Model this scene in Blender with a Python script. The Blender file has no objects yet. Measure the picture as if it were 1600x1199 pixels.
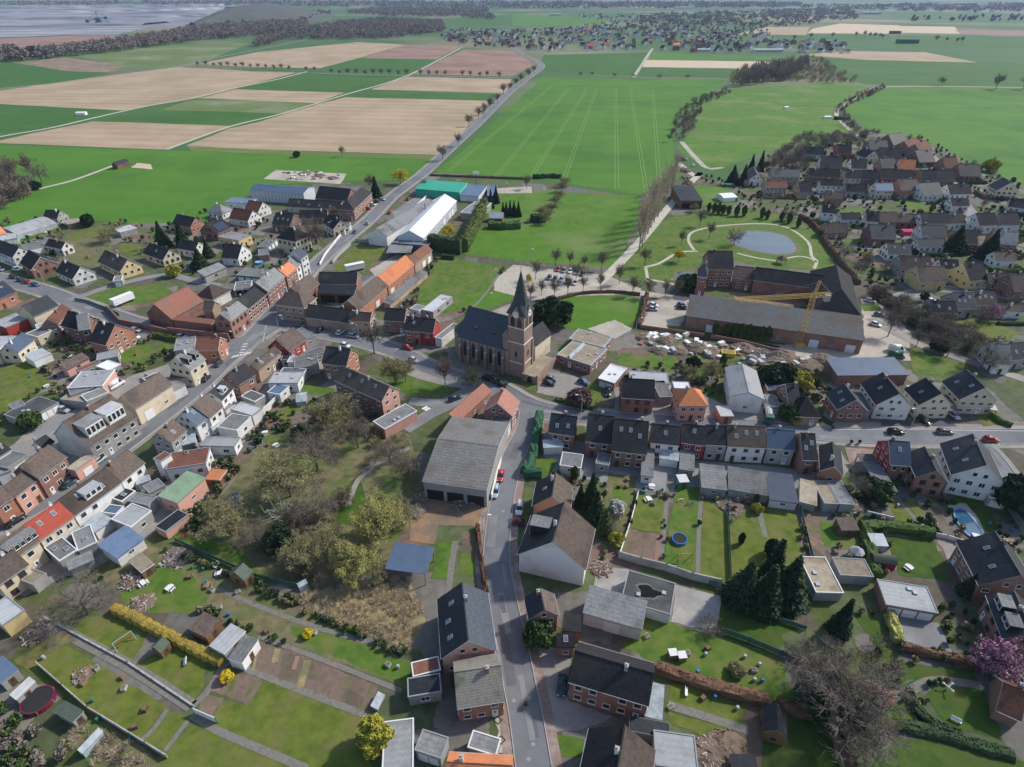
import bpy, math, random
import numpy as np
from mathutils import Vector, Matrix
random.seed(7); rng=np.random.default_rng(7)
S=bpy.context.scene
# ---------------------------------------------------------------- camera, sky, sun, exposure
CAMH=105.0; PIT=math.radians(33.5); FPX=930.0
cam_d=bpy.data.cameras.new('camera'); cam=bpy.data.objects.new('camera',cam_d); S.collection.objects.link(cam)
cam_d.sensor_width=36; cam_d.lens=36*FPX/1600; cam_d.clip_start=1; cam_d.clip_end=40000
cam.location=(0,0,CAMH); cam.rotation_euler=(math.radians(90)-PIT,0,0); S.camera=cam
W=bpy.data.worlds.new('World'); S.world=W; W.use_nodes=True
nt=W.node_tree; nt.nodes.clear()
sky=nt.nodes.new('ShaderNodeTexSky'); sky.sky_type='NISHITA'; sky.sun_disc=False
SUN_AZ=math.atan2(.85,.42); SUN_EL=math.radians(40)
sky.sun_elevation=SUN_EL; sky.sun_rotation=SUN_AZ
bg=nt.nodes.new('ShaderNodeBackground'); bg.inputs[1].default_value=.125
wo=nt.nodes.new('ShaderNodeOutputWorld'); nt.links.new(sky.outputs[0],bg.inputs[0]); nt.links.new(bg.outputs[0],wo.inputs[0])
sd=bpy.data.lights.new('sun','SUN'); so=bpy.data.objects.new('sun',sd); S.collection.objects.link(so)
sd.energy=3.0; sd.angle=math.radians(3.5); sd.color=(1,.95,.87)
sv=Vector((math.sin(SUN_AZ)*math.cos(SUN_EL),math.cos(SUN_AZ)*math.cos(SUN_EL),math.sin(SUN_EL)))
so.rotation_euler=sv.to_track_quat('Z','Y').to_euler(); so.location=(200,100,300)
S.view_settings.view_transform='Standard'; S.view_settings.look='None'; S.view_settings.gamma=1; S.view_settings.exposure=.52
S.cycles.use_denoising=True; S.cycles.max_bounces=6; S.cycles.diffuse_bounces=2; S.cycles.glossy_bounces=2
S.cycles.transmission_bounces=3; S.cycles.volume_bounces=0; S.cycles.transparent_max_bounces=6
S.render.use_persistent_data=False
# ---------------------------------------------------------------- helpers
def P(x,y,z=0.0):
    """ground survey: the world point at height z seen at pixel x,y of the 1600x1199 photograph"""
    up=599.5-y; dy=FPX*math.cos(PIT)+up*math.sin(PIT); dz=-FPX*math.sin(PIT)+up*math.cos(PIT)
    t=(CAMH-z)/-dz
    return Vector(((x-800)*t,dy*t,z))
def PP(s,z=0.0):
    v=[float(a) for a in s.split()]
    return [P(v[i],v[i+1],z) for i in range(0,len(v),2)]
COL=S.collection
class MB:
    def __init__(s): s.v=[]; s.f=[]; s.m=[]
    def add(s,vs,fs,m=0):
        o=len(s.v); s.v.extend([tuple(p) for p in vs]); s.f.extend([tuple(o+i for i in f) for f in fs])
        s.m.extend([m]*len(fs)); return s
    def quad(s,a,b,c,d,m=0): return s.add([a,b,c,d],[(0,1,2,3)],m)
    def box(s,x0,x1,y0,y1,z0,z1,m=0):
        return s.add([(x0,y0,z0),(x1,y0,z0),(x1,y1,z0),(x0,y1,z0),(x0,y0,z1),(x1,y0,z1),(x1,y1,z1),(x0,y1,z1)],
            [(0,3,2,1),(4,5,6,7),(0,1,5,4),(1,2,6,5),(2,3,7,6),(3,0,4,7)],m)
    def prism(s,prof,x0,x1,m=0,mc=None):
        """profile of (y,z) swept along x"""
        n=len(prof); vs=[(x0,y,z) for y,z in prof]+[(x1,y,z) for y,z in prof]
        s.add(vs,[(i,(i+1)%n,n+(i+1)%n,n+i) for i in range(n)],m)
        return s.add(vs,[tuple(range(n))[::-1],tuple(range(n,2*n))],m if mc is None else mc)
    def tube(s,p0,p1,r0,r1=None,n=5,m=0,cap=True):
        p0=Vector(p0);p1=Vector(p1); r1=r0 if r1 is None else r1
        d=(p1-p0); 
        if d.length<1e-6: return s
        d.normalize(); u=d.orthogonal().normalized(); w=d.cross(u)
        a=[2*math.pi*i/n for i in range(n)]
        vs=[p0+(u*math.cos(t)+w*math.sin(t))*r0 for t in a]+[p1+(u*math.cos(t)+w*math.sin(t))*r1 for t in a]
        fs=[(i,(i+1)%n,n+(i+1)%n,n+i) for i in range(n)]
        if cap: fs.append(tuple(range(n,2*n))); fs.append(tuple(range(n))[::-1])
        return s.add(vs,fs,m)
    def lathe(s,prof,n=10,m=0,c=(0,0,0),sx=1,sy=1):
        vs=[]
        for r,z in prof:
            for i in range(n):
                a=2*math.pi*i/n; vs.append((c[0]+r*sx*math.cos(a),c[1]+r*sy*math.sin(a),c[2]+z))
        fs=[(k*n+i,k*n+(i+1)%n,(k+1)*n+(i+1)%n,(k+1)*n+i) for k in range(len(prof)-1) for i in range(n)]
        fs.append(tuple(range(n))[::-1]); fs.append(tuple(range((len(prof)-1)*n,len(prof)*n)))
        return s.add(vs,fs,m)
    def mesh(s,name,mats,smooth=False):
        me=bpy.data.meshes.new(name); me.from_pydata(s.v,[],s.f)
        for mt in mats: me.materials.append(mt)
        if len(mats)>1: me.polygons.foreach_set('material_index',s.m)
        if smooth: me.polygons.foreach_set('use_smooth',[True]*len(s.f))
        me.update(); return me
    def build(s,name,mats,parent=None,smooth=False,loc=None,rz=0):
        if not isinstance(mats,(list,tuple)): mats=[mats]
        return obj(name,s.mesh(name,mats,smooth),parent,loc,rz)
def obj(name,me,parent=None,loc=None,rz=0):
    o=bpy.data.objects.new(name,me); COL.objects.link(o)
    if parent is not None: o.parent=parent
    if loc is not None: o.location=loc
    if rz: o.rotation_euler=(0,0,rz)
    return o
def tag(o,label,cat,group=None,kind=None):
    if label: o['label']=label
    if cat: o['category']=cat
    if group: o['group']=group
    if kind: o['kind']=kind
    return o
def thing(name,label,cat,loc=(0,0,0),rz=0,group=None):
    o=obj(name,None,None,loc,rz); o.empty_display_size=.5
    return tag(o,label,cat,group)
def copy_tree(o,parent=None):
    c=o.copy(); COL.objects.link(c)
    if parent is not None: c.parent=parent
    for ch in list(o.children): copy_tree(ch,c)
    return c
def npmesh(name,V,Fq,mats,mi=None,smooth=False):
    """mesh from numpy verts and quads"""
    me=bpy.data.meshes.new(name); n=len(V); k=Fq.shape[1]; q=len(Fq)
    me.vertices.add(n); me.vertices.foreach_set('co',np.asarray(V,np.float32).ravel())
    me.loops.add(q*k); me.loops.foreach_set('vertex_index',np.asarray(Fq,np.int32).ravel())
    me.polygons.add(q); me.polygons.foreach_set('loop_start',np.arange(0,q*k,k,dtype=np.int32))
    me.polygons.foreach_set('loop_total',np.full(q,k,np.int32))
    for mt in mats: me.materials.append(mt)
    if mi is not None: me.polygons.foreach_set('material_index',np.asarray(mi,np.int32))
    me.update(calc_edges=True); me.validate(); return me
# ---------------------------------------------------------------- materials
MATS={}
def mat(name,c1,c2=None,scale=1.0,rough=.85,bump=0.0,c3=None,scale2=.06,world=False,stripes=None,metal=0.0,rnd=.0,detail=6,lo=.35,hi=.65,spec=.3,parcels=0):
    """noise-mixed procedural surface. c1/c2 fine mix, c3 blotches; stripes=(axis 0/1, period m, depth, angle)"""
    if name in MATS: return MATS[name]
    m=bpy.data.materials.new(name); m.use_nodes=True; n=m.node_tree; L=n.links
    b=n.nodes['Principled BSDF']; b.inputs['Roughness'].default_value=rough; b.inputs['Metallic'].default_value=metal
    b.inputs['Specular IOR Level'].default_value=spec
    if world: co=n.nodes.new('ShaderNodeNewGeometry').outputs['Position']
    else: co=n.nodes.new('ShaderNodeTexCoord').outputs['Object']
    def noise(sc,det):
        t=n.nodes.new('ShaderNodeTexNoise'); t.inputs['Scale'].default_value=sc; t.inputs['Detail'].default_value=det
        t.inputs['Roughness'].default_value=.62
        L.new(co,t.inputs['Vector']); return t.outputs['Fac']
    def ramp(src,a,b_):
        r=n.nodes.new('ShaderNodeMapRange'); r.inputs[1].default_value=a; r.inputs[2].default_value=b_; L.new(src,r.inputs[0]); return r.outputs[0]
    def mix(f,a,b_,typ='MIX'):
        x=n.nodes.new('ShaderNodeMix'); x.data_type='RGBA'; x.blend_type=typ
        if isinstance(f,float): x.inputs[0].default_value=f
        else: L.new(f,x.inputs[0])
        for s_,i in ((a,6),(b_,7)):
            if isinstance(s_,tuple): x.inputs[i].default_value=(*s_,1)
            else: L.new(s_,x.inputs[i])
        return x.outputs[2]
    c2=c2 or tuple(v*.8 for v in c1)
    nf=noise(scale,detail); out=mix(ramp(nf,lo,hi),c1,c2)
    if c3: out=mix(ramp(noise(scale2,4),.48,.66),out,c3)
    if stripes:
        ax,per,dep,ang=stripes
        mp=n.nodes.new('ShaderNodeMapping'); mp.inputs['Rotation'].default_value=(0,0,ang); L.new(co,mp.inputs[0])
        w=n.nodes.new('ShaderNodeTexWave'); w.bands_direction='XYZ'[ax]; w.inputs['Scale'].default_value=1/per*.314*1.0
        w.inputs['Distortion'].default_value=.6; w.inputs['Detail'].default_value=1
        L.new(mp.outputs[0],w.inputs['Vector'])
        out=mix(ramp(w.outputs['Fac'],0,1),out,mix(1.0,out,(dep,dep,dep),'MULTIPLY'))
    if parcels:
        nd=n.nodes.new('ShaderNodeTexNoise'); nd.inputs['Scale'].default_value=.25; L.new(co,nd.inputs['Vector'])
        va=n.nodes.new('ShaderNodeVectorMath'); va.operation='MULTIPLY_ADD'; va.inputs[1].default_value=(3,3,0); L.new(nd.outputs['Color'],va.inputs[0]); L.new(co,va.inputs[2])
        vo=n.nodes.new('ShaderNodeTexVoronoi'); vo.distance='CHEBYCHEV'; vo.inputs['Scale'].default_value=parcels; L.new(va.outputs[0],vo.inputs['Vector'])
        sx=n.nodes.new('ShaderNodeSeparateColor'); L.new(vo.outputs['Color'],sx.inputs[0])
        cr=n.nodes.new('ShaderNodeValToRGB'); cr.color_ramp.interpolation='CONSTANT'; L.new(sx.outputs[0],cr.inputs[0])
        e=cr.color_ramp.elements; pal=((0,(.10,.15,.03)),(.2,(.22,.2,.18)),(.34,(.07,.11,.025)),(.5,(.13,.1,.075)),(.6,(.29,.265,.235)),(.7,(.085,.125,.02)),(.84,(.17,.165,.155)),(.93,(.24,.14,.11)))
        e[0].color=(*pal[0][1],1); e[1].position=pal[1][0]; e[1].color=(*pal[1][1],1)
        for p_,c_ in pal[2:]: k_=e.new(p_); k_.color=(*c_,1)
        x=mix(.62,out,cr.outputs[0]); out=mix(ramp(nf,.2,.8),x,mix(1.0,x,(.62,.62,.6),'MULTIPLY'))
    if rnd:
        oi=n.nodes.new('ShaderNodeObjectInfo'); hv=n.nodes.new('ShaderNodeHueSaturation'); L.new(out,hv.inputs['Color'])
        r=n.nodes.new('ShaderNodeMapRange'); r.inputs[3].default_value=1-rnd; r.inputs[4].default_value=1+rnd; L.new(oi.outputs['Random'],r.inputs[0]); L.new(r.outputs[0],hv.inputs['Value'])
        out=hv.outputs[0]
    L.new(out,b.inputs['Base Color'])
    if bump:
        bp=n.nodes.new('ShaderNodeBump'); bp.inputs['Strength'].default_value=bump; bp.inputs['Distance'].default_value=.1; L.new(nf,bp.inputs['Height']); L.new(bp.outputs[0],b.inputs['Normal'])
    MATS[name]=m; return m
def glassy(name,c,rough=.1):
    m=mat(name,c,tuple(v*.6 for v in c),.8,rough,spec=.6); return m
# roofs
RO={}
def roofm(k,c1,c2,c3=None,per=.34,dep=.8,rough=.75,metal=0,ax=1,sc=1.6):
    RO[k]=mat('roof_'+k,c1,c2,sc,rough,.25,c3,.18,stripes=(ax,per,dep,0),rnd=.28,metal=metal,spec=.06 if rough>.7 else .2)
roofm('dk',(.03,.031,.035),(.048,.047,.049),(.06,.056,.05))
roofm('bk',(.02,.024,.031),(.034,.038,.047),(.05,.052,.055),rough=.6)
roofm('sl',(.045,.058,.075),(.075,.088,.105),(.06,.07,.07),rough=.55)
roofm('gr',(.17,.175,.18),(.25,.25,.245),(.12,.12,.11),.9,.85)
roofm('ea',(.125,.122,.117),(.19,.185,.175),(.13,.115,.1),.9,.82)
roofm('gd',(.095,.1,.105),(.14,.14,.14),(.12,.095,.08),1.0,.8)
roofm('fd',(.085,.09,.095),(.11,.112,.115),(.16,.155,.145),2.5,.95)
roofm('lg',(.34,.355,.37),(.42,.43,.43),(.27,.27,.25),1.0,.9,.6)
roofm('br',(.10,.076,.064),(.15,.118,.1),(.07,.056,.047))
roofm('rb',(.19,.08,.055),(.26,.125,.09),(.13,.085,.07))
roofm('rd',(.42,.085,.06),(.48,.12,.085),(.33,.08,.06))
roofm('or',(.55,.19,.085),(.62,.25,.12),(.46,.17,.09))
roofm('pk',(.42,.2,.155),(.5,.26,.2),(.36,.18,.14))
roofm('wh',(.68,.69,.7),(.76,.77,.78),(.58,.58,.57),1.0,.93,.5)
roofm('bl',(.1,.15,.235),(.125,.175,.26),(.09,.125,.19),.5,.88,.45)
roofm('db',(.05,.075,.12),(.065,.09,.135),(.045,.06,.09),.5,.85,.5)
roofm('tg',(.06,.42,.28),(.07,.47,.32),(.06,.37,.25),.5,.9,.5)
roofm('gn',(.2,.3,.2),(.25,.35,.24),(.16,.22,.15),1.0,.95)
roofm('dg',(.08,.115,.09),(.12,.15,.12),(.1,.11,.08),.6,.9)
roofm('tn',(.3,.25,.18),(.38,.33,.25),(.2,.16,.11),1.2,.97)
roofm('ms',(.2,.19,.165),(.29,.27,.23),(.1,.09,.06),.34,.8,sc=3)
roofm('rm',(.3,.115,.08),(.38,.19,.14),(.24,.17,.13),.34,.8,sc=2.5)
glassy('roof_gl',(.42,.47,.5),.2); RO['gl']=MATS['roof_gl']
WA={}
def wallm(k,c1,c2,c3=None,**kw): WA[k]=mat('wall_'+k,c1,c2,kw.get('sc',3),.9,.15,c3,.25,rnd=.1,stripes=kw.get('st'))
bs=(2,.22,.86,0)
wallm('br',(.28,.145,.11),(.35,.195,.15),(.22,.12,.095),st=bs); wallm('db',(.2,.11,.088),(.26,.15,.12),(.15,.09,.075),st=bs)
wallm('or',(.40,.175,.11),(.46,.22,.14),(.34,.16,.105),st=bs); wallm('pb',(.38,.28,.2),(.46,.35,.26),(.3,.22,.16),st=bs)
wallm('wh',(.72,.71,.68),(.66,.65,.62),(.55,.54,.5)); wallm('cr',(.66,.57,.42),(.6,.51,.37),(.5,.43,.32))
wallm('ye',(.66,.5,.24),(.6,.45,.21),(.5,.39,.2)); wallm('pk',(.62,.34,.27),(.57,.3,.235),(.5,.29,.22))
wallm('gy',(.36,.35,.33),(.3,.29,.275),(.25,.24,.22)); wallm('wd',(.2,.1,.05),(.27,.15,.08),(.14,.08,.05),st=(0,.3,.75,0))
wallm('rd',(.34,.05,.045),(.28,.045,.04)); wallm('bb',(.055,.085,.14),(.07,.1,.16)); wallm('gn',(.05,.17,.11),(.06,.2,.13)); wallm('tg',(.04,.33,.22),(.05,.36,.25))
wallm('hl',(.5,.53,.57),(.44,.47,.51),st=(0,2.2,.7,0)); WA['gl']=RO['gl']
M=dict(
 trim=mat('trim_white',(.72,.72,.7),(.62,.62,.6),2), trimg=mat('trim_grey',(.3,.31,.32),(.25,.26,.27),2), zinc=mat('zinc_grey',(.4,.42,.44),(.33,.35,.37),2,.5),
 glass=glassy('window_glass',(.035,.042,.05),.08), dark=mat('near_black',(.02,.02,.022),(.03,.03,.03)),
 doorw=mat('door_white',(.74,.74,.73),(.68,.68,.67),1.5,rnd=.08), doorb=mat('door_brown',(.13,.07,.04),(.09,.05,.03),1.5), brick=mat('chimney_brick',(.3,.14,.1),(.22,.1,.075),5,rnd=.2),
 gravelroof=mat('roof_gravel',(.3,.26,.2),(.2,.17,.13),2.5,.95,c3=(.38,.3,.17),scale2=.3),
 conc=mat('concrete',(.42,.41,.38),(.34,.33,.31),.8,.9,.1,(.27,.26,.24),.2), wood=mat('timber',(.3,.2,.12),(.22,.14,.08),4), woodo=mat('timber_orange',(.5,.25,.1),(.42,.2,.08),4),
 steel=mat('steel_grey',(.3,.31,.32),(.25,.26,.27),3,.45), black=mat('black_rubber',(.02,.02,.022),(.03,.03,.03),4), yellow=mat('crane_yellow',(.62,.42,.1),(.52,.35,.1),2,.5),
 white=mat('white_paint',(.8,.8,.79),(.72,.72,.71),2,.5), red=mat('red_paint',(.5,.05,.05),(.42,.04,.04),2,.5), blue=mat('blue_plastic',(.04,.2,.5),(.03,.15,.4),2,.4), green=mat('green_paint',(.04,.2,.12),(.03,.15,.09),2,.6))
# ---------------------------------------------------------------- ground sheets
Zl={}
def sheet(name,pts,z,m,kind='structure',label=None,jit=None):
    """flat ground sheet from world points"""
    if jit:
        out=[]
        for a,b_ in zip(pts,pts[1:]+pts[:1]):
            k=max(1,int((b_-a).length/jit[0])); q=Vector((-(b_-a).y,(b_-a).x,0)).normalized()
            for i in range(k): out.append(a+(b_-a)*i/k+q*random.gauss(0,jit[1]))
        pts=out
    c=sum(pts,Vector())/len(pts); c.z=0
    b=MB(); vs=[(p.x-c.x,p.y-c.y,0) for p in pts]
    ar=sum(vs[i][0]*vs[(i+1)%len(vs)][1]-vs[(i+1)%len(vs)][0]*vs[i][1] for i in range(len(vs)))
    if ar<0: vs=vs[::-1]
    b.add(vs,[tuple(range(len(vs)))])
    o=b.build(name,m,loc=(c.x,c.y,z)); o['kind']=kind
    if label: o['label']=label
    return o
def strip(name,pts,w,z,m,w2=None,kind='structure',h=0):
    """ribbon of width w (to w2) along world points, h>0 makes it a raised kerb or slab"""
    n=len(pts); b=MB(); Ls=[];Rs=[]
    for i,p in enumerate(pts):
        d=(pts[min(i+1,n-1)]-pts[max(i-1,0)]); d.z=0; d.normalize(); q=Vector((-d.y,d.x,0)); ww=(w if w2 is None else w+(w2-w)*i/(n-1))/2
        Ls.append(p+q*ww); Rs.append(p-q*ww)
    c=pts[n//2].copy(); c.z=0
    for i in range(n-1):
        a,b_,c_,d_=[(q.x-c.x,q.y-c.y,h) for q in (Rs[i],Rs[i+1],Ls[i+1],Ls[i])]
        b.quad(a,b_,c_,d_)
        if h:
            for (s,t) in ((a,b_),(c_,d_)): b.quad((s[0],s[1],0),(t[0],t[1],0),t,s)
    o=b.build(name,m,loc=(c.x,c.y,z)); o['kind']=kind; return o
def smooth(pts,k=4):
    out=[]; n=len(pts)
    for i in range(n-1):
        p0=pts[max(i-1,0)];p1=pts[i];p2=pts[i+1];p3=pts[min(i+2,n-1)]
        for j in range(k):
            t=j/k; out.append(.5*((2*p1)+(p2-p0)*t+(2*p0-5*p1+4*p2-p3)*t*t+(3*p1-p0-3*p2+p3)*t**3))
    out.append(pts[-1]); return out
wm=dict(world=True)
G=dict(
 land=mat('far_farmland',(.045,.115,.03),(.065,.13,.035),.004,.95,c3=(.27,.22,.15),scale2=.0011,**wm),
 village=mat('village_ground',(.185,.17,.145),(.115,.105,.085),.45,.95,.3,(.085,.095,.035),.09,detail=10,parcels=.085,**wm),
 crop=mat('young_wheat',(.06,.165,.010),(.08,.19,.014),.03,.95,0,(.045,.135,.011),.012,stripes=(1,26,.95,.12),**wm),
 crop2=mat('dark_winter_crop',(.036,.11,.014),(.048,.13,.017),.03,.95,0,(.055,.135,.022),.012,stripes=(1,30,.94,.1),**wm),
 crop3=mat('mixed_crop',(.095,.15,.03),(.13,.165,.045),.03,.95,0,(.2,.22,.12),.01,**wm),
 meadow=mat('meadow_grass',(.085,.185,.011),(.06,.145,.01),.12,.95,.2,(.14,.19,.05),.02,**wm),
 lawn=mat('lawn_grass',(.14,.165,.026),(.07,.105,.013),.4,.95,.5,(.15,.14,.045),.16,detail=9,**wm),
 lawn2=mat('lush_grass',(.05,.115,.013),(.105,.165,.022),.4,.95,.5,(.14,.15,.04),.15,detail=9,**wm),
 lawn3=mat('dark_lawn',(.03,.075,.007),(.062,.11,.012),.4,.95,.3,(.07,.09,.018),.12,detail=9,**wm),  # deeper green lawn tone
 rough=mat('rough_garden',(.1,.11,.04),(.2,.16,.09),.5,.95,.4,(.085,.13,.03),.12,detail=10,**wm),
 dry=mat('dry_reed_grass',(.34,.27,.15),(.2,.17,.08),.7,.95,.5,(.12,.13,.05),.15,detail=10,**wm),
 soil=mat('ploughed_soil',(.44,.335,.22),(.355,.262,.165),.02,.95,0,(.33,.245,.15),.011,stripes=(1,22,.88,.1),detail=9,**wm),
 soil2=mat('brown_soil',(.25,.15,.115),(.31,.19,.145),.02,.95,0,(.2,.125,.09),.012,detail=9,**wm),
 soil3=mat('sandy_soil',(.55,.43,.3),(.5,.39,.27),.05,.95,**wm),
 bed=mat('garden_bed_soil',(.15,.105,.08),(.2,.145,.11),.8,.95,.4,(.11,.09,.06),.15,detail=9,**wm),
 scrub=mat('heath_scrub',(.2,.12,.09),(.3,.22,.16),.05,.95,0,(.13,.16,.06),.02,**wm),
 asph=mat('asphalt',(.155,.16,.172),(.185,.19,.2),.35,.85,.05,(.125,.13,.14),.05,**wm),
 asph2=mat('old_asphalt',(.21,.21,.215),(.25,.25,.25),.3,.85,.05,(.17,.17,.17),.07,**wm),
 asphd=mat('fresh_asphalt',(.06,.065,.075),(.075,.08,.09),.5,.8,**wm),
 pave=mat('paving_stones',(.28,.255,.235),(.22,.2,.185),1.2,.9,.1,(.33,.29,.25),.1,**wm),
 cobble=mat('cobble_strip',(.3,.2,.165),(.2,.15,.13),1.8,.9,.2,(.36,.31,.27),.25,detail=9,**wm),
 kerb=mat('kerb_stone',(.42,.41,.39),(.34,.33,.32),1.5),
 gravel=mat('pale_gravel',(.46,.41,.34),(.38,.335,.275),.6,.95,.15,(.31,.27,.22),.06,**wm),
 sand=mat('clay_yard',(.3,.19,.11),(.22,.15,.095),.4,.95,.2,(.17,.135,.1),.1,**wm),
 track=mat('farm_track',(.5,.46,.38),(.42,.38,.3),.3,.95,**wm),
 path=mat('garden_path',(.21,.195,.165),(.15,.14,.12),1.5,.95,.2,**wm),
 water=mat('pond_water',(.10,.115,.11),(.07,.085,.08),.05,.03,0,spec=1.0,**wm),
 pit=mat('mine_spoil',(.40,.39,.40),(.22,.23,.27),.004,.95,0,(.12,.13,.17),.0022,stripes=(1,120,.6,.05),**wm),
 mark=mat('road_paint',(.75,.75,.73),(.66,.66,.64),1),
)
g=MB(); g.add([(-15000,-350,0),(15000,-350,0),(15000,15000,0),(-15000,15000,0)],[(0,1,2,3)])
gr=g.build('ground',G['land']); gr['kind']='structure'
sheet('village_ground',PP('-320 470 0 395 120 345 260 340 330 355 400 292 560 285 640 285 700 265 800 285 880 290 1000 310 1060 260 1130 285 1250 215 1440 200 1530 270 1640 300 1900 420 1900 1300 -320 1300'),.02,G['village'])
fields='''crop2|0 100 20 101 175 115 100 128 0 138 -120 142 -120 100
scrub|20 98 100 90 205 102 170 113 110 112
crop3|110 90 200 76 360 65 392 68 300 103 200 105 140 92
soil2|-150 66 120 56 210 55 100 76 -150 84
soil|-200 150 0 142 120 125 250 108 282 105 400 112 462 114 400 130 310 153 190 173 0 163 -200 160
crop2|-200 165 0 163 190 173 140 187 0 214 -200 240
soil|310 154 366 140 400 141 540 145 495 161 400 158
crop3|300 156 400 158 495 161 450 178 250 172
crop2|250 172 450 178 400 194 365 198 150 189
soil|145 190 360 197 260 234 0 224 -100 250 -60 232
soil|540 152 765 158 750 181 683 242 400 234 288 228 360 201 402 192 500 162
crop2|570 142 775 147 768 157 541 151
soil|637 120 800 124 790 146 578 140
crop2|490 115 630 119 542 145 400 140 370 139
soil|310 100 400 82 560 66 632 70 560 91 500 107 400 105
crop2|560 91 682 93 640 116 500 109
soil2|632 70 722 72 682 93 565 91
soil2|724 78 800 80 838 100 800 120 645 116
crop|683 270 850 120 985 123 1135 125 1110 150 1055 190 1050 215 1060 280 1000 305 870 285 790 275
crop2|850 86 1015 82 990 119 840 111
crop|1017 82 1240 90 1250 96 1014 93
soil3|1010 94 1250 97 1230 108 1003 105
crop2|1003 106 1205 109 1140 122 993 120
meadow|1085 160 1145 140 1290 130 1355 135 1310 170 1310 185 1350 212 1280 225 1200 235 1110 268 1058 232 1088 200
crop|1320 165 1390 135 1600 138 1780 142 1780 330 1600 290 1530 262 1440 216 1380 210 1330 186
crop2|1290 90 1330 82 1600 100 1900 110 1900 142 1600 136 1350 132 1285 112
soil|1325 80 1447 82 1527 98 1355 94 1247 86
soil|1200 42 1265 42 1260 55 1150 54
soil3|1270 45 1312 37 1407 40 1395 53 1262 52
soil3|1407 41 1492 42 1502 53 1394 51
soil2|1492 47 1600 48 1700 50 1700 58 1502 54
crop2|1400 55 1600 58 1800 62 1800 78 1400 74
crop2|1210 54 1390 54 1390 62 1215 62
crop|0 227 260 236 400 236 690 243 670 262 640 282 560 283 400 290 330 352 180 348 120 342 0 390 -300 440 -300 250
crop3|290 228 400 234 560 240 683 242 676 250 400 240 300 236
meadow|865 300 1000 306 1003 336 985 372 962 420 830 410 850 346
meadow|745 356 850 350 830 411 725 398
meadow|757 306 870 296 855 345 765 350
lawn2|1000 360 1060 336 1180 326 1250 345 1300 385 1300 425 1180 415 1120 400 1085 420 1055 445 955 434
meadow|835 482 900 458 990 462 1010 478 1003 500 960 520 880 512
crop2|320 33 400 29 470 32 600 36 560 40 420 42
crop2|690 30 800 22 800 40 720 40
crop|800 22 940 28 950 38 800 41'''.split('\n')
FM=dict(land=0)
for i,l in enumerate(fields):
    k,p=l.split('|'); o=sheet('water' if k=='water' else 'field',PP(p),.03+.006*(i%7),G[k],jit=(25,.7))
TRAML=mat('tramline_soil',(.2,.27,.09),(.16,.24,.07),.2,.95,world=True)
# tramlines of the big wheat field
for a in ('862 135 700 268','888 139 775 276','917 140 826 283','932 140 877 292','962 139 964 296','985 140 1010 300','1020 140 1030 290'):
    q=PP(a); d=(q[1]-q[0]); d.normalize(); s=Vector((-d.y,d.x,0))
    for e in (-1.1,1.1): strip('wheel_track',[q[0]+s*e,q[1]+s*e],.45,.085,TRAML)
sheet('mine_floor',PP('-500 9 0 8.5 370 6 362 17 300 38 225 45 180 55 100 55 0 59 -500 64'),.12,G['pit'])
# ---------------------------------------------------------------- roads
ROADS=[]
def road(pts,w,walk=1.8,m='asph',name='road',k=4,pv='pave'):
    q=smooth(PP(pts),k); i=len(ROADS)
    if walk: strip('pavement',q,w+2*walk,.085+.0005*i,G[pv])
    strip(name,q,w,.1+.0008*i,G[m]); ROADS.append((q,w,walk))
road('-40 838 60 788 110 755 170 712 250 652 310 604 352 565 383 538 405 515 428 488 455 455 500 408 530 382 575 345 612 308 660 272 700 235 750 190 790 150 822 124 846 106 840 96 815 84 800 72',7.0,1.6)
road('-40 425 60 452 110 470 170 491 215 506 290 522 350 534 390 536',6.5,1.6)
road('400 528 440 507 490 516 560 531 620 549 660 570 720 592 775 606 815 628 850 641 900 649 960 655 1040 660 1120 665 1200 670 1300 679 1400 683 1500 684 1640 682',6.5,1.7)
road('828 640 822 672 806 705 795 735 785 780 778 830 776 880 782 920 792 970 803 1020 812 1070 822 1120 835 1205 850 1290',5.6,1.9,pv='cobble')
road('1515 686 1540 706 1568 742 1600 790 1640 850',6,1.5)
road('640 627 690 630 725 614 742 606',4,0,'asph2')
road('722 616 700 634 676 645 655 658 632 672',4.5,0,'asph2')
road('108 470 160 452 200 441 258 430 300 438 345 448',4.2,0,'asph2')
road('640 583 662 590 700 600 720 602',3,0,'pave')
road('830 466 890 457 945 443 1000 458 1080 470 1150 478',5,0,'gravel')
road('1360 498 1388 515 1440 540 1500 560 1560 580 1640 606',4.5,0,'pave')
road('1440 228 1470 262 1500 310 1525 345',5,1,'asph2')
road('1395 470 1440 455 1480 452 1560 462 1650 474',5,1,'asph2')
road('390 112 450 113 560 117 650 119 800 122 830 122',5,0,'asph2')
road('0 139 100 129 190 116 280 104 350 88 420 74 480 62',5,0,'asph2')
road('-60 228 0 214 80 200 145 185 230 166 300 154 366 138 430 125 480 112',4,0,'track')
road('260 234 360 198 440 178 540 148 640 117 722 74',3.5,0,'track')
road('990 121 1000 106 1014 84 1020 76',5,0,'gravel')
road('10 314 60 296 115 282 180 258',3,0,'track')
road('1060 255 1085 275 1095 270 1070 295 1040 330 1005 372 960 420 930 448',4.5,0,'track')
road('1065 222 1085 245 1105 263 1130 262',4,0,'gravel')
road('1340 214 1315 190 1308 172 1340 152 1385 136 1600 137',4,0,'track')
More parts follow.
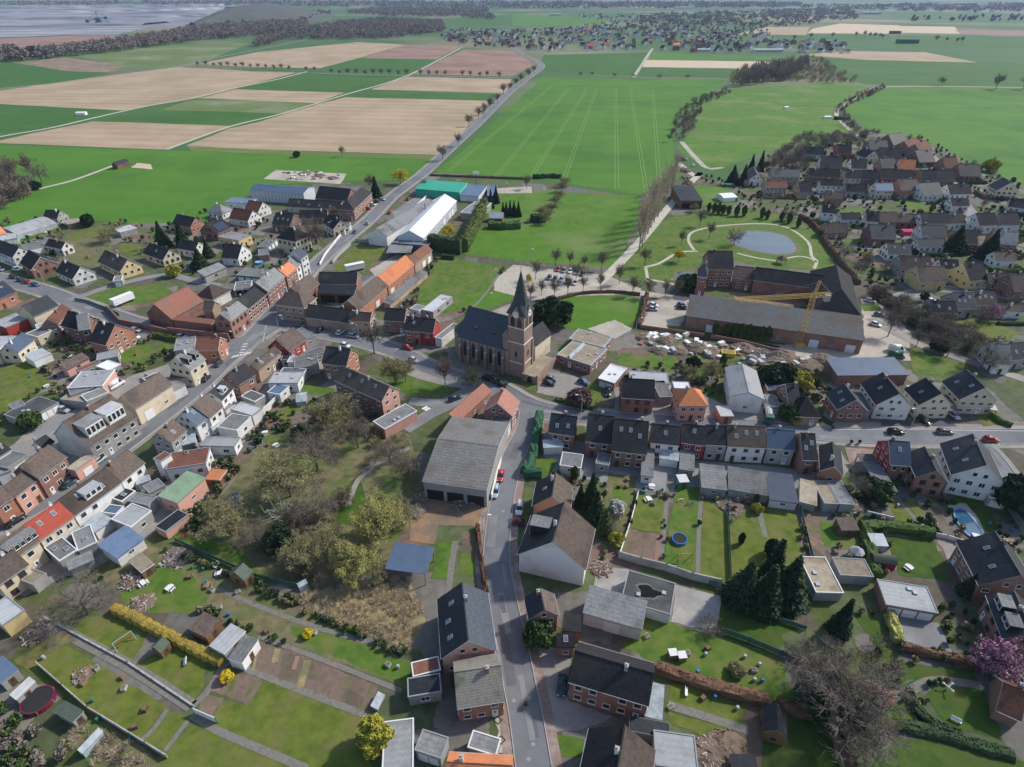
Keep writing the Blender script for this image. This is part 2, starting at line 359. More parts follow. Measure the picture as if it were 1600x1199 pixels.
# raised kerbs
def inroad(p,skip):
    for j,(q,w,wk) in enumerate(ROADS):
        if j==skip: continue
        for a,b in zip(q,q[1:]):
            ab=b-a; t=max(0,min(1,(p-a).dot(ab)/max(ab.length_squared,1e-6)))
            if (p-(a+ab*t)).length<w/2+1.0: return True
    return False
for j,(q,w,wk) in enumerate(ROADS):
    if not wk: continue
    run={1:[], -1:[]}
    dense=smooth(q,2)
    for sgn in (1,-1):
        cur=[]
        for i,p in enumerate(dense):
            d=dense[min(i+1,len(dense)-1)]-dense[max(i-1,0)]; d.normalize(); c=p+Vector((-d.y,d.x,0))*sgn*(w/2+.1)
            if inroad(c,j) or p.y>420:
                if len(cur)>1: strip('kerb',cur,.16,.085,G['kerb'],h=.14)
                cur=[]
            else: cur.append(c)
        if len(cur)>1: strip('kerb',cur,.16,.085,G['kerb'],h=.14)
ZG=.1
G['asphp']=mat('patched_asphalt',(.11,.114,.122),(.13,.133,.14),.4,.85,world=True)
G['conc']=mat('yard_concrete',(.36,.34,.31),(.28,.265,.245),.3,.9,.1,(.23,.22,.2),.12,world=True)
# ---------------------------------------------------------------- lawns, beds, yards and paths
PATCHP=[]
PATCH='''
pave|0 712 60 660 120 640 200 590 300 556 356 545 330 575 200 670 100 745 0 815
pave|130 862 250 762 330 690 420 600 500 556 520 566 480 592 420 642 384 690 330 730 322 786 240 832 180 884 100 902 40 930 -40 930 20 860
asph2|36 664 96 634 124 646 60 690
asph2|480 446 560 446 600 420 660 394 644 436 562 490 500 470
asph2|850 676 960 704 1060 718 1200 728 1290 740 1290 792 1140 782 1000 766 850 738
pave|960 606 1060 600 1130 632 1240 640 1240 662 1120 660 960 648
pave|1290 640 1330 660 1570 664 1560 672 1280 668
lawn|84 994 20 1032 88 1080 132 1112 212 1158 262 1106 176 1052
lawn|110 986 140 964 180 960 232 986 222 1010 200 1040 150 1010
lawn|204 1040 266 1008 322 1034 320 1072 300 1098
lawn|267 1109 294 1124 258 1172 219 1160
lawn|303 1133 380 1160 480 1202 330 1260 220 1215 258 1174
lawn|347 1095 387 1102 415 1062 572 1118 560 1160 610 1240 480 1200 325 1130
bed|346 1048 415 1060 387 1102 335 1082
bed|320 1086 350 1092 325 1128 303 1130
bed|402 1000 592 1072 572 1117 392 1048
lawn2|266 830 320 846 392 858 492 892 472 912 400 897 320 866 274 842
rough|140 890 230 850 330 890 480 962 650 1040 640 1078 400 988 330 950 200 938
lawn2|455 975 560 1005 648 1040 636 1074 560 1042 460 995
lawn2|190 905 240 880 300 900 330 930 300 960 240 960 190 940
dry|470 925 640 905 665 970 640 1015 560 988 470 952
rough|330 800 400 700 520 640 640 680 660 760 600 890 480 930 400 890
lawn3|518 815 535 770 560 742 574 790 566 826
lawn2|478 600 520 608 524 622 470 616
lawn|424 650 455 630 470 638 448 658
bed|455 655 475 640 494 648 476 664
lawn2|400 676 470 682 482 692 420 694
lawn2|592 572 650 582 712 606 690 617 644 622 610 602
lawn|998 770 1044 782 1033 834 984 824
bed|980 826 1033 836 1028 888 968 868
lawn2|1056 758 1093 762 1088 902 1036 888
lawn|1098 782 1136 784 1142 912 1094 906
lawn|1138 826 1172 790 1210 796 1246 802 1260 930 1250 965 1190 960 1144 930
rough|950 740 996 745 980 826 968 866 940 850
lawn2|958 756 990 762 982 790 956 795
bed|1251 796 1280 800 1292 872 1262 852
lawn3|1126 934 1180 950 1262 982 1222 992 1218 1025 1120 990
lawn2|1008 962 1048 974 1120 996 1218 1028 1242 1094 1198 1098 1022 1034 970 1012
lawn|1048 1068 1170 1092 1160 1132 1046 1098
lawn|1044 1112 1136 1138 1132 1162 1050 1132
lawn3|1384 838 1458 842 1488 910 1406 900
lawn|1388 784 1404 784 1436 816 1400 820
lawn|1412 780 1438 786 1448 796 1434 812
bed|1446 798 1468 792 1482 824 1460 826
lawn3|1486 772 1546 778 1558 832 1534 836 1526 806 1510 788
gravel|1481 790 1510 787 1528 810 1540 832 1512 838 1500 828
lawn2|1280 814 1314 818 1346 846 1344 862 1284 852
pave|1462 838 1494 846 1502 876 1482 880
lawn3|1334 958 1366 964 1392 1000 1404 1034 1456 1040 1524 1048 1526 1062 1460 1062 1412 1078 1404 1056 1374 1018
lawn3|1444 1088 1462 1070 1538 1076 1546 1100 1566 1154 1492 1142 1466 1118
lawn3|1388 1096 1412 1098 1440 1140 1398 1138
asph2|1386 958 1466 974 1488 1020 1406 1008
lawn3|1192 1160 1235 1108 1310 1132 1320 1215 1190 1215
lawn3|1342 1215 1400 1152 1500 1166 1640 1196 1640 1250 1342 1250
lawn2|684 848 712 848 704 908 674 904
lawn2|720 866 746 868 750 900 718 902
bed|721 832 746 834 746 866 720 864
sand|660 768 758 784 752 822 686 820 678 850 640 846 640 800
lawn2|836 712 872 720 858 746 838 742
pave|836 1006 870 1014 890 1032 890 1056 888 1096 958 1120 920 1136 864 1146 848 1058
lawn2|868 1150 912 1155 908 1184 870 1181
gravel|772 1112 790 1112 800 1178 778 1176
lawn|0 578 40 562 62 580 50 592 0 604
lawn|0 610 70 582 82 600 45 622 0 650 -40 660 -60 620
lawn2|190 528 200 520 240 545 225 570 190 566
lawn2|250 536 270 540 266 552 246 550
lawn2|118 462 180 450 250 443 272 457 242 472 165 482 122 472
lawn|180 382 200 378 226 388 214 400 190 396
lawn|100 368 160 352 170 360 110 378
lawn|40 366 90 354 96 361 52 372
rough|90 378 170 365 178 400 150 420 110 412
lawn|522 416 556 384 602 388 596 400 570 422 530 426
gravel|578 422 620 398 640 402 610 424 590 436
lawn2|655 452 690 400 786 418 780 430 748 478 700 490 652 488
meadow|718 462 800 452 806 468 768 480 738 484
gravel|773 437 803 414 945 430 1002 452 990 460 880 464 832 470 772 454
pave|764 490 806 470 822 476 804 502
pave|848 580 898 588 914 604 886 612 880 622 838 614
lawn2|920 600 940 602 942 637 914 633
lawn2|818 598 840 596 836 613 822 610
gravel|918 514 960 500 988 514 962 530
gravel|1010 470 1074 464 1070 500 1050 522 1000 512 1016 482
sand|1140 456 1262 468 1262 480 1150 471
gravel|1180 540 1350 534 1420 545 1424 564 1210 562 1150 552
gravel|1345 466 1384 480 1424 522 1420 560 1352 536
rough|985 516 1180 546 1240 560 1292 582 1130 578 1000 532
lawn2|1040 508 1108 516 1230 528 1226 540 1150 530 1046 520
lawn2|972 552 1010 556 1008 578 964 570
lawn2|1014 550 1034 552 1030 581 1011 577
lawn2|1038 554 1058 558 1052 582 1034 580
lawn2|1088 570 1106 572 1104 592 1086 590
lawn2|1418 544 1516 572 1482 590 1428 582
lawn2|1344 474 1372 476 1376 486 1350 487
lawn|1520 640 1554 640 1572 663 1536 667
asphd|1376 656 1420 656 1430 669 1378 671
asphd|1436 646 1482 648 1496 669 1458 669
lawn|1460 500 1540 500 1592 520 1560 542 1490 526
lawn2|1395 316 1430 312 1470 330 1430 331
lawn2|1318 327 1346 326 1350 336 1320 337
lawn2|1545 305 1610 308 1610 315 1548 312
lawn2|1568 327 1610 328 1610 337 1565 335
lawn2|1320 373 1345 373 1350 380 1318 382
lawn2|1455 392 1480 390 1490 400 1460 403
lawn2|1545 415 1575 413 1580 425 1550 426
lawn2|1300 350 1345 352 1340 358 1302 357
meadow|1085 290 1140 294 1150 320 1060 322
gravel|430 266 542 272 532 288 412 280
asph2|612 332 655 304 676 312 622 348
gravel|740 296 830 292 832 302 760 303
asph2|742 318 760 306 778 306 758 326
pave|1220 700 1310 704 1330 730 1312 750 1296 700
soil3|215 255 236 257 238 265 205 262
conc|1048 972 1120 990 1126 931 1057 914
conc|928 884 984 890 974 930 930 915
cobble|1320 700 1372 702 1376 742 1330 738
rough|60 1000 100 985 120 1000 80 1020
rough|110 1160 145 1120 230 1170 260 1215 180 1230'''
for i,l in enumerate(PATCH.strip().split('\n')):
    k,p=l.split('|'); nm={'lawn':'lawn','lawn2':'lawn','lawn3':'lawn','bed':'garden_bed','gravel':'gravel_yard','pave':'paved_yard','sand':'clay_yard','asph2':'asphalt_yard','asphd':'asphalt_drive','rough':'rough_ground','dry':'dry_ground','meadow':'meadow','soil3':'riding_ground','cobble':'paved_yard','conc':'concrete_yard'}[k]
    PATCHP.append(PP(p)); sheet(nm,PATCHP[-1],.0405+.0004*i,G[k],jit=(1.6,.17))
PATHS='''path 2.2|66 970 200 1040 300 1104
path 1.2|300 1104 322 1084 346 1046 358 1034
path 1.2|385 1046 480 1083 572 1118
path 1.3|300 1118 340 1142 400 1168 480 1202
conc 1.0|340 920 400 946 480 976 572 1003
conc 1.0|404 994 500 1030 628 1080
path .8|262 1108 240 1140 216 1160
path .8|294 1126 276 1150 258 1174
path 1.1|1047 742 1040 800 1031 888
path 1.0|1096 766 1092 830 1090 906
path 1.2|1186 792 1190 815 1196 840
path 1.6|1044 1102 1090 1116 1170 1142
path 1.6|1388 1090 1416 1082 1448 1066 1480 1064 1534 1072
path 1.0|1404 784 1420 800 1436 818
path 1.4|712 846 706 880 700 930
cobble 2.4|768 930 780 1000 790 1060 800 1130 812 1199
cobble 2.4|834 1060 842 1100 852 1150 862 1199
track 1.6|1054 445 1030 440 1009 436
track 1.6|1007 418 1030 412 1050 400 1064 394 1090 393
track 1.4|1086 393 1077 380 1076 370 1084 362 1108 356 1140 352 1190 350 1230 356 1262 378 1268 400 1276 408 1272 420
track 1.2|1152 396 1180 403 1212 408
track 1.2|1230 404 1248 401 1266 404 1276 410
track 1.4|1009 418 1012 436 1016 444
path .9|576 712 580 725 572 735
path 1.0|780 428 762 455 745 475 732 485
pave 1.4|640 700 600 720 560 750 545 790'''
for l in PATHS.split('\n'):
    k,p=l.split('|'); m,w=k.split(); strip('path',smooth(PP(p),3),float(w),.081,G['path'] if m=='conc' else G[m])
# raised concrete edging of the allotment path
# water
def pond(pts,name,z,m): return sheet(name,smooth(PP(pts)+[PP(pts)[0]],4)[:-1],z,m)
pond('1138 376 1148 366 1165 361 1200 362 1228 368 1244 381 1248 392 1240 397 1215 399 1180 394 1150 385','pond',.09,G['water'])
pond('1056 425 1066 424 1083 426 1082 440 1066 442 1052 440','pond',.09,G['water'])
dw=mat('ditch_water',(.03,.04,.025),(.045,.05,.03),.4,.1,world=True)
sheet('ditch',PP('1066 518 1150 531 1218 541 1220 549 1150 541 1064 526'),.09,dw)
for pts,w in (('1138 376 1148 366 1165 361 1200 362 1228 368 1244 381 1248 392 1240 397 1215 399 1180 394 1150 385 1138 376',1.6),('1056 425 1066 424 1083 426 1082 440 1066 442 1052 440 1056 425',.8)):
    strip('pond_bank',smooth(PP(pts),4),w*1.4,.095,G['rough'])
NP_=[]
for j,(q,w,wk) in enumerate(ROADS):
    if not wk: continue
    L_=[p for p in q if p.y<330]
    for i in range(len(L_)//4):
        NP_.append(1)
        k=random.randrange(len(L_)-1); a,b_=L_[k],L_[k+1]; d=(b_-a).normalized(); s=Vector((-d.y,d.x,0)); c=a+s*random.uniform(-w*.3,w*.3); l=random.uniform(1.5,7); hw_=random.uniform(.4,1.1)
        sheet('road_patch',[c-d*l-s*hw_,c+d*l-s*hw_,c+d*l+s*hw_,c-d*l+s*hw_],.117+.0003*len(NP_),G['asphp' if i%2 else 'asph2'],jit=(1.5,.06))
def rows(a0,a1,b0,b1,n):
    A0,A1,B0,B1=[P(*q) for q in (a0,a1,b0,b1)]; t=.02
    while t<.97:
        wd=random.uniform(.3,1.6); L=(A1-A0).length; p=A0+(A1-A0)*t; q=B0+(B1-B0)*t; m=p.lerp(q,.04); e=p.lerp(q,random.choice((.96,.96,.5)))
        strip('planting_row',[m,m.lerp(e,.3)+Vector((random.gauss(0,.1),0,0)),m.lerp(e,.7),e],wd,.089,G[random.choice(('dry','rough','bed','soil2','rough','bed'))]); t+=(wd+random.uniform(.4,1.8))/L
rows((402,1000),(592,1072),(392,1048),(572,1117),0); rows((346,1048),(415,1060),(335,1082),(387,1102),0); rows((980,826),(1033,836),(968,868),(1028,888),0); rows((1251,796),(1262,852),(1280,800),(1292,872),0)
# road paint
def mark(a,b,w=.16): 
    p=PP(f'{a[0]} {a[1]} {b[0]} {b[1]}'); o=strip('road_marking',p,w,.125,G['mark'])
for i in range(6):
    mark((362+i*5.2,560-i*1.2),(367+i*5.2,556-i*1.2),.5)
for i in range(5): mark((372+i*2,556-i*4.4),(381+i*1.6,555.5-i*4.4),.45)
for i in range(7): mark((411+i*.7,534-i*3.6),(411.4+i*.7,532-i*3.6),.3)
for i in range(12): mark((1540+i*9,695-i*.1),(1545+i*9,695-i*.1),.15)
mark((1300,671.5),(1640,674.5),.14)
for (a,b) in (((660,640),(668,636)),((664,642),(672,638))): mark(a,b,.9)
# ---------------------------------------------------------------- buildings
def window_mesh(kind):
    b=MB(); fw=.5
    b.box(-.5,.5,-.05,.03,-.5,.5,0)                     # frame block
    g=.07; n=2 if kind else 1
    for i in range(n):
        x0=-.5+g+i*(1-2*g)/n+(.03 if i else 0); x1=-.5+g+(i+1)*(1-2*g)/n-(.03 if i<n-1 else 0)
        b.quad((x0,-.054,-.5+g),(x1,-.054,-.5+g),(x1,-.054,.5-g),(x0,-.054,.5-g),1)
    b.box(-.56,.56,-.14,.0,-.56,-.5,0)                  # sill
    return b.mesh('window',[M['trim'],M['glass']])
WM=[window_mesh(0),window_mesh(1)]
WMD=[]
for k in (0,1):
    me=WM[k].copy(); me.materials[0]=M['doorb']; WMD.append(me)
def gdoor_mesh():
    b=MB(); b.box(-.5,.5,-.06,.02,-.5,.5,0)
    for i in range(4): b.box(-.47,.47,-.075,-.06,-.47+i*.24,-.47+i*.24+.2,0)
    return b.mesh('garage_door',[M['doorw']])
GD=gdoor_mesh()
def door_mesh(m):
    b=MB(); b.box(-.5,.5,-.05,.03,-.5,.5,0); b.quad((-.2,-.055,.05),(.2,-.055,.05),(.2,-.055,.38),(-.2,-.055,.38),1)
    return b.mesh('door',[m,M['glass']])
DM=[door_mesh(M['doorw']),door_mesh(M['doorb'])]
def skyl_mesh():
    b=MB(); b.box(-.5,.5,-.5,.5,0,.09,0); b.quad((-.4,-.4,.094),(.4,-.4,.094),(.4,.4,.094),(-.4,.4,.094),1)
    return b.mesh('roof_window',[M['zinc'],glassy('skylight_glass',(.16,.2,.24),.05)])
SK=skyl_mesh()
def chim_mesh(m):
    b=MB(); b.box(-.3,.3,-.3,.3,-1,.9,0); b.box(-.36,.36,-.36,.36,.9,1.02,1); b.box(-.14,.14,-.14,.14,1.02,1.25,1)
    return b.mesh('chimney',[m,M['conc']])
CH=[chim_mesh(M['brick']),chim_mesh(M['trimg']),chim_mesh(M['trim'])]
def part(name,me,parent,loc,rz=0,sc=(1,1,1),rx=0):
    o=obj(name,me,parent,loc); o.rotation_euler=(rx,0,rz); o.scale=sc; return o
REPORT=[]; FOOT=[]
LABELS={}; PUD=[]
def building(nm,ty,roof,wall,ze,zr,E1,E2,R,opts,label):
    o=dict((t[:2],t[2:]) for t in opts.split(',') if t and t!='-')
    zb=0
    a=P(*E1,ze); b_=P(*E2,ze)
    ax=b_-a; ax.z=0; L=ax.length; ax.normalize(); q=Vector((-ax.y,ax.x,0))
    flat=ty in 'f'
    def wid(z):
        r=P(*R,z); return (r-a).dot(q)
    if flat: zr=ze; w=wid(ze); Wd=abs(w)
    else:
        pit=.84 if ty in 'gh' else .2
        if zr<=0:
            lo_,hi_=ze+.6,ze+8.5
            for _ in range(30):
                zr=(lo_+hi_)/2
                if ze+pit*abs(wid(zr))>zr and wid(zr)*wid(ze)>0: lo_=zr
                else: hi_=zr
            zr=min(max(zr,ze+1),ze+7)
        w=wid(zr); Wd=abs(w)*(2 if ty in 'gha' else 1)
    sg=1 if w>=0 else -1
    if sg<0:       # keep local y pointing away from the surveyed eave with x to the right of it
        a,ax=b_,-ax; q=Vector((-ax.y,ax.x,0))
    REPORT.append((label[:40],ty,round(L,1),round(Wd,1),ze,round(zr,1)))
    Wd=min(max(Wd,1.2),34); L=max(L,1.2)
    cen=a+ax*(L/2)+q*(Wd/2); rz=math.atan2(ax.y,ax.x)
    small=nm in('garden_shed','greenhouse','carport')
    FOOT.append((cen.x,cen.y,L/2,Wd/2,rz))
    T=thing(nm,label,nm.replace('_',' '),(cen.x,cen.y,.0),rz,o.get('gp'))
    x0,x1,y0,y1=-L/2,L/2,-Wd/2,Wd/2
    ie=.12 if flat or small else .38; ig=.1 if flat or small else .22   # wall inset under eaves / gables
    rm=RO[roof]; wmt=WA.get(wall,WA['gy']); tr=M['trim'] if random.random()<.45 else M['trimg']
    if wall=='gl': tr=M['trim']
    if 'tb' in o: tr=mat('fascia_pale_blue',(.42,.52,.66),(.38,.47,.6),2)
    th=.22 if not small else .1
    wb=MB(); rb=MB()
    h0=ze-th
    if ty=='g' or ty=='a':
        n=1 if ty=='g' else 6
        prof=[]
        for i in range(2*n+1):
            t=i/(2*n); y=y0+t*Wd
            z=ze+(zr-ze)*(1-abs(2*t-1)) if ty=='g' else ze+(zr-ze)*math.sin(math.pi*t)
            prof.append((y,z))
        for (ya,za),(yb,zb_) in zip(prof,prof[1:]):
            rb.prism([(ya,za-th),(yb,zb_-th),(yb,zb_),(ya,za)],x0,x1,3 if 'r2' in o and ya>=-.01 else 0,1)
        if ty=='g' and not small: rb.prism([(-.16,zr-.02),(.16,zr-.02),(.1,zr+.07),(-.1,zr+.07)],x0+.01,x1-.01,0,1)
        sl=(zr-ze)/(Wd/2)
        wp=[(y0+ie,-.1),(y1-ie,-.1),(y1-ie,ze+sl*ie-th+.01)]+[(y,z-th+.01) for y,z in prof[::-1][1:-1]]+[(y0+ie,ze+sl*ie-th+.01)]
        wb.prism(wp,x0+ig,x1-ig,0)
        if 'gw' in o:  # painted gable at the surveyed end
            xx=(x0+ig-.03,x0+ig+.02) if sg>0 else (x1-ig-.02,x1-ig+.03)
            wb.prism([(y,max(z,.0)) for y,z in wp],xx[0],xx[1],1)
        # gutters
        if not small:
            for yy in (y0-.05,y1+.05): rb.tube((x0,yy,ze-.1),(x1,yy,ze-.1),.07,n=4,m=2)
    elif ty=='h':
        k=min(Wd*.45,L*.48); rx0,rx1=x0+k,x1-k
        vs=[(x0,y0,ze),(x1,y0,ze),(x1,y1,ze),(x0,y1,ze),(rx0,0,zr),(rx1,0,zr)]
        rb.add(vs,[(0,1,5,4),(2,3,4,5),(1,2,5),(3,0,4)],0)
        vl=[(x,y,ze-th) for x,y,_ in vs[:4]]; rb.add(vs[:4]+vl,[(0,4,5,1),(1,5,6,2),(2,6,7,3),(3,7,4,0),(7,6,5,4)],1)
        wb.box(x0+ie,x1-ie,y0+ie,y1-ie,-.1,ze-th+.01)
    elif ty=='s':
        rb.prism([(y0,ze-th),(y1,zr-th),(y1,zr),(y0,ze)],x0,x1,0,1)
        sl=(zr-ze)/Wd
        if wall!='no': wb.prism([(y0+ie,-.1),(y1-ie,-.1),(y1-ie,zr-sl*ie-th+.01),(y0+ie,ze+sl*ie-th+.01)],x0+ig,x1-ig)
    else:
        if 'pd' in o: PUD.append((nm,x0,x1,y0,y1,ze))
        rb.box(x0,x1,y0,y1,ze-.28,ze-.06,1)
        if L>2.5 and Wd>2.5 and not small:
            e=.22
            for bx in ((x0,x1,y0,y0+e),(x0,x1,y1-e,y1),(x0,x0+e,y0+e,y1-e),(x1-e,x1,y0+e,y1-e)): rb.box(*bx,ze-.06,ze+.06,1)
            rb.quad((x0+e,y0+e,ze-.055),(x1-e,y0+e,ze-.055),(x1-e,y1-e,ze-.055),(x0+e,y1-e,ze-.055),0)
            if Wd*L>50:
                for _ in range(2):
                    ux,uy=random.uniform(x0+1,x1-1),random.uniform(y0+1,y1-1); rb.box(ux-.4,ux+.4,uy-.4,uy+.4,ze-.05,ze+.25,2)
        else: rb.quad((x0+.02,y0+.02,ze-.055),(x1-.02,y0+.02,ze-.055),(x1-.02,y1-.02,ze-.055),(x0+.02,y1-.02,ze-.055),0)
        if wall!='no': wb.box(x0+.12,x1-.12,y0+.12,y1-.12,-.1,ze-.27)
    if wall=='no':
        for px in (x0+.3,x1-.3):
            for py in (y0+.3,y1-.3): wb.box(px-.09,px+.09,py-.09,py+.09,-.1,ze-.2)
        wb.build('post',[M['wood']],T)
    elif wb.f: wb.build('wall',[wmt,WA.get(o.get('gw',''),wmt)],T)
    rmats=[rm,tr,M['zinc'],RO[o.get('r2') or roof]]  # r2 colours the far slope; with slate, its sunlit lightness is painted in
    if 'rv' in o: rmats[0]=M['gravelroof']
    ro=rb.build('roof',rmats,T)
    # --- openings on the walls the photograph could show
    toc=Vector((0,0,CAMH))-cen; toc.z=0
    c_,s_=math.cos(-rz),math.sin(-rz); lc=Vector((toc.x*c_-toc.y*s_,toc.x*s_+toc.y*c_,0)).normalized()
    WMk=WMD if (wall in('wd','tn') or random.random()<.12) else WM
    kind=random.randrange(2)
    sides=[('e',Vector((0,-1,0)),0,L,(0,y0+ie)),('e',Vector((0,1,0)),math.pi,L,(0,y1-ie)),('g',Vector((-1,0,0)),-math.pi/2,Wd,(x0+ig,0)),('g',Vector((1,0,0)),math.pi/2,Wd,(x1-ig,0))]
    if flat: sides=[('e',sides[0][1],0,L,(0,y0+.12)),('e',sides[1][1],math.pi,L,(0,y1-.12)),('e',sides[2][1],-math.pi/2,Wd,(x0+.12,0)),('e',sides[3][1],math.pi/2,Wd,(x1-.12,0))]
    if ty=='h': sides=[(k_ if i<2 else 'e',n_,r_,l_,(p_[0] if i<2 else (x0+ie if i==2 else x1-ie),p_[1])) for i,(k_,n_,r_,l_,p_) in enumerate(sides)]
    def put(name,me,side,u,z,w,h):
        _,n_,r_,l_,p_=side
        lx=p_[0]+math.cos(r_)*u; ly=p_[1]+math.sin(r_)*u
        return part(name,me,T,(lx+n_.x*.02,ly+n_.y*.02,z),r_,(w,1,h))
    dist=cen.length
    if wall not in('no','gl') and 'w0' not in o:
        house=nm in('house','villa','manor_house')
        for si,sd_ in enumerate(sides):
            if sd_[1].dot(lc)<-.15 and si!=0: continue
            if sd_[0]=='g' and 'rr' in o: continue
            if sd_[3]<2: continue
            l_=sd_[3]-1
            if nm in('garage','garden_shed') or 'gd' in o:
                if si==(int(o.get('ds',0))):
                    n=int(o.get('gd') or 1); w=min(2.5 if nm!='garden_shed' else .95,l_/n*.9)
                    for i in range(n): put('garage_door' if nm!='garden_shed' else 'door',GD if nm!='garden_shed' else DM[1],sd_,-l_/2+(i+.5)*l_/n,(2.1 if ze>2.6 else ze-.5)/2,w,(2.1 if ze>2.6 else ze-.5))
                elif nm=='garden_shed' and sd_[3]>2.2 and random.random()<.6: put('window',WMk[0],sd_,0,min(1.3,ze*.6),.8,.6)
                if nm!='house': continue
                if si==int(o.get('ds',0)): continue
            if nm in('barn','hall','outbuilding'):
                if si==0 or sd_[1].dot(lc)>.5:
                    n=max(1,int(l_/5.5))
                    if 'op' in o and si==int(o['op']): 
                        n=max(2,int(l_/5))
                        for i in range(n): 
                            b=MB(); b.box(-.5,.5,-.03,.02,-.5,.5); put('bay_shade_panel',b.mesh('bay_shade_panel',[M['dark']]),sd_,-l_/2+(i+.5)*l_/n,1.6,l_/n*.82,3.2)  # solid panel, shade inside the open bay put into its near-black colour
                        continue
                    for i in range(n):
                        u=-l_/2+(i+.5)*l_/n
                        if random.random()<.22 and ze>3.4: put('gate',GD,sd_,u,1.5,min(3,l_/n*.8),3)
                        else: put('window',WMk[1],sd_,u,min(ze-1.2,2.0),1.2,.8)
                continue
            if nm in ('annex','garage'):
                if l_<2.2: continue
                n=max(1,int(l_/3.6))
                for i in range(n):
                    if random.random()<.7: put('window',WMk[kind],sd_,-l_/2+(i+.5)*l_/n,1.55,random.choice((.9,1.2,1.6)),1.1)
                continue
            ns=3 if ze>7.6 else 2 if ze>=4.9 else 1
            fh=(ze-th)/ns
            n=max(1,int(round(l_/(2.7 if ns>1 else 3.1))))
            di=random.randrange(n) if (si==0 or random.random()<.4) else -1
            for f in range(ns):
                for i in range(n):
                    u=-l_/2+(i+.5)*l_/n
                    if f==0 and i==di: put('door',DM[random.randrange(2)],sd_,u,1.1,1.05,2.1); continue
                    if random.random()<.08: continue
                    wz=f*fh+fh*.56
                    put('window',WMk[kind],sd_,u,wz,1.35 if l_/n>2.2 else .95,1.35 if fh>2.4 else 1.0)
            if sd_[0]=='g' and ty=='g' and zr-ze>2.4 and Wd>5:
                for u in ((-1.1,1.1) if Wd>7.5 else (0,)): put('window',WMk[0],sd_,u,ze+(zr-ze)*.28,1.0,1.15)
    # --- roof details
    if ty in 'gh' and nm in('house','villa','manor_house') and 'nc' not in o:
        u=random.uniform(-.3,.3)*L; 
        part('chimney',CH[random.randrange(3)],ro,(u,random.choice((-.5,.4)),zr-.15),0)
    if ty in 'gs' and not small:
        n=int(o['sk']) if 'sk' in o else (random.choice((0,0,1,2,3)) if nm=='house' and dist<330 else 0)
        ang=math.atan2(zr-ze,Wd/2 if ty=='g' else Wd); run=Wd/2 if ty=='g' else Wd
        far=(ty=='g' and sides[1][1].dot(lc)>.1)
        for i in range(n):
            t=random.uniform(.35,.7); u=(-.5+(i+.5)/n)*L*.8
            part('roof_window',SK,ro,(u,y0+t*run,ze+(zr-ze)*t+.005),0,(.85,1.2,1),ang)
        dn=int(o.get('dm',0))
        for i in range(dn):
            u=(-.5+(i+.5)/dn)*L*.86; w=float(o.get('dw',1.6))
            d=MB(); t=.22; yb=y0+run*t; zb=ze+(zr-ze)*t; yt=y0+run*.78; zt=ze+(zr-ze)*.78+.25
            d.prism([(yb,zb-.1),(yt,zt-.4),(yt,zt),(yb,zt-.15)],u-w/2,u+w/2,0)
            d.prism([(yb-.2,zt-.17),(yt+.1,zt),(yt+.1,zt+.12),(yb-.2,zt-.05)],u-w/2-.12,u+w/2+.12,1)
            dd=d.build('dormer',[WA['wh'] if 'dg' not in o else RO['dk'],RO['lg'] if 'dg' not in o else RO['gr']],ro)
            k=max(1,int(w/1.1))
            for j in range(k): part('window',WM[0],dd,(u-w/2+(j+.5)*w/k,yb-.02,(zb+zt)/2-.02),0,(w/k*.8,1,max(.5,(zt-zb)*.62)))
        if 'pv' in o:
            b=MB(); nx=max(2,int(L*.8/1.7)); 
            for i in range(nx):
                for j in range(max(2,int(run*.75/1.05))):
                    b.box(-nx*.85+i*1.7+.03,-nx*.85+i*1.7+1.67,run*.12+j*1.05,run*.12+j*1.05+1.0,0,.06)
            pv=b.build('solar_panel',[glassy('solar_glass',(.03,.05,.09),.12)],ro); pv.location=(0,y0,ze+.05); pv.rotation_euler=(ang,0,0)
    elif ty=='f' and 'sl' in o:
        for i in range(int(o['sl'])):
            part('roof_window',SK,ro,((-.5+(i+.5)/int(o['sl']))*L*.8,random.uniform(-.2,.2)*Wd,ze-.04),0,(1.0,1.3,2))
    if 'pd' in o:
        b=MB(); pts=[((1.9+.35*math.sin(3*t+1)+.25*math.sin(5*t))*1.15*math.cos(t),(1.5+.35*math.sin(3*t+1)+.25*math.sin(5*t))*math.sin(t)) for t in [i*2*math.pi/18 for i in range(18)]]
        b.add([(x,y,ze-.046) for x,y in pts],[tuple(range(18))]); b.add([(x*1.25,y*1.25,ze-.0505) for x,y in pts],[tuple(range(18))],1); b.build('puddle',[mat('wet_stain',(.012,.012,.012),(.02,.02,.02),1,.95,spec=.05),mat('moss_rim',(.15,.145,.11),(.12,.12,.105),2)],ro)
    if label in LABELS: print('DUPLABEL',label)
    LABELS[label]=1
    return T
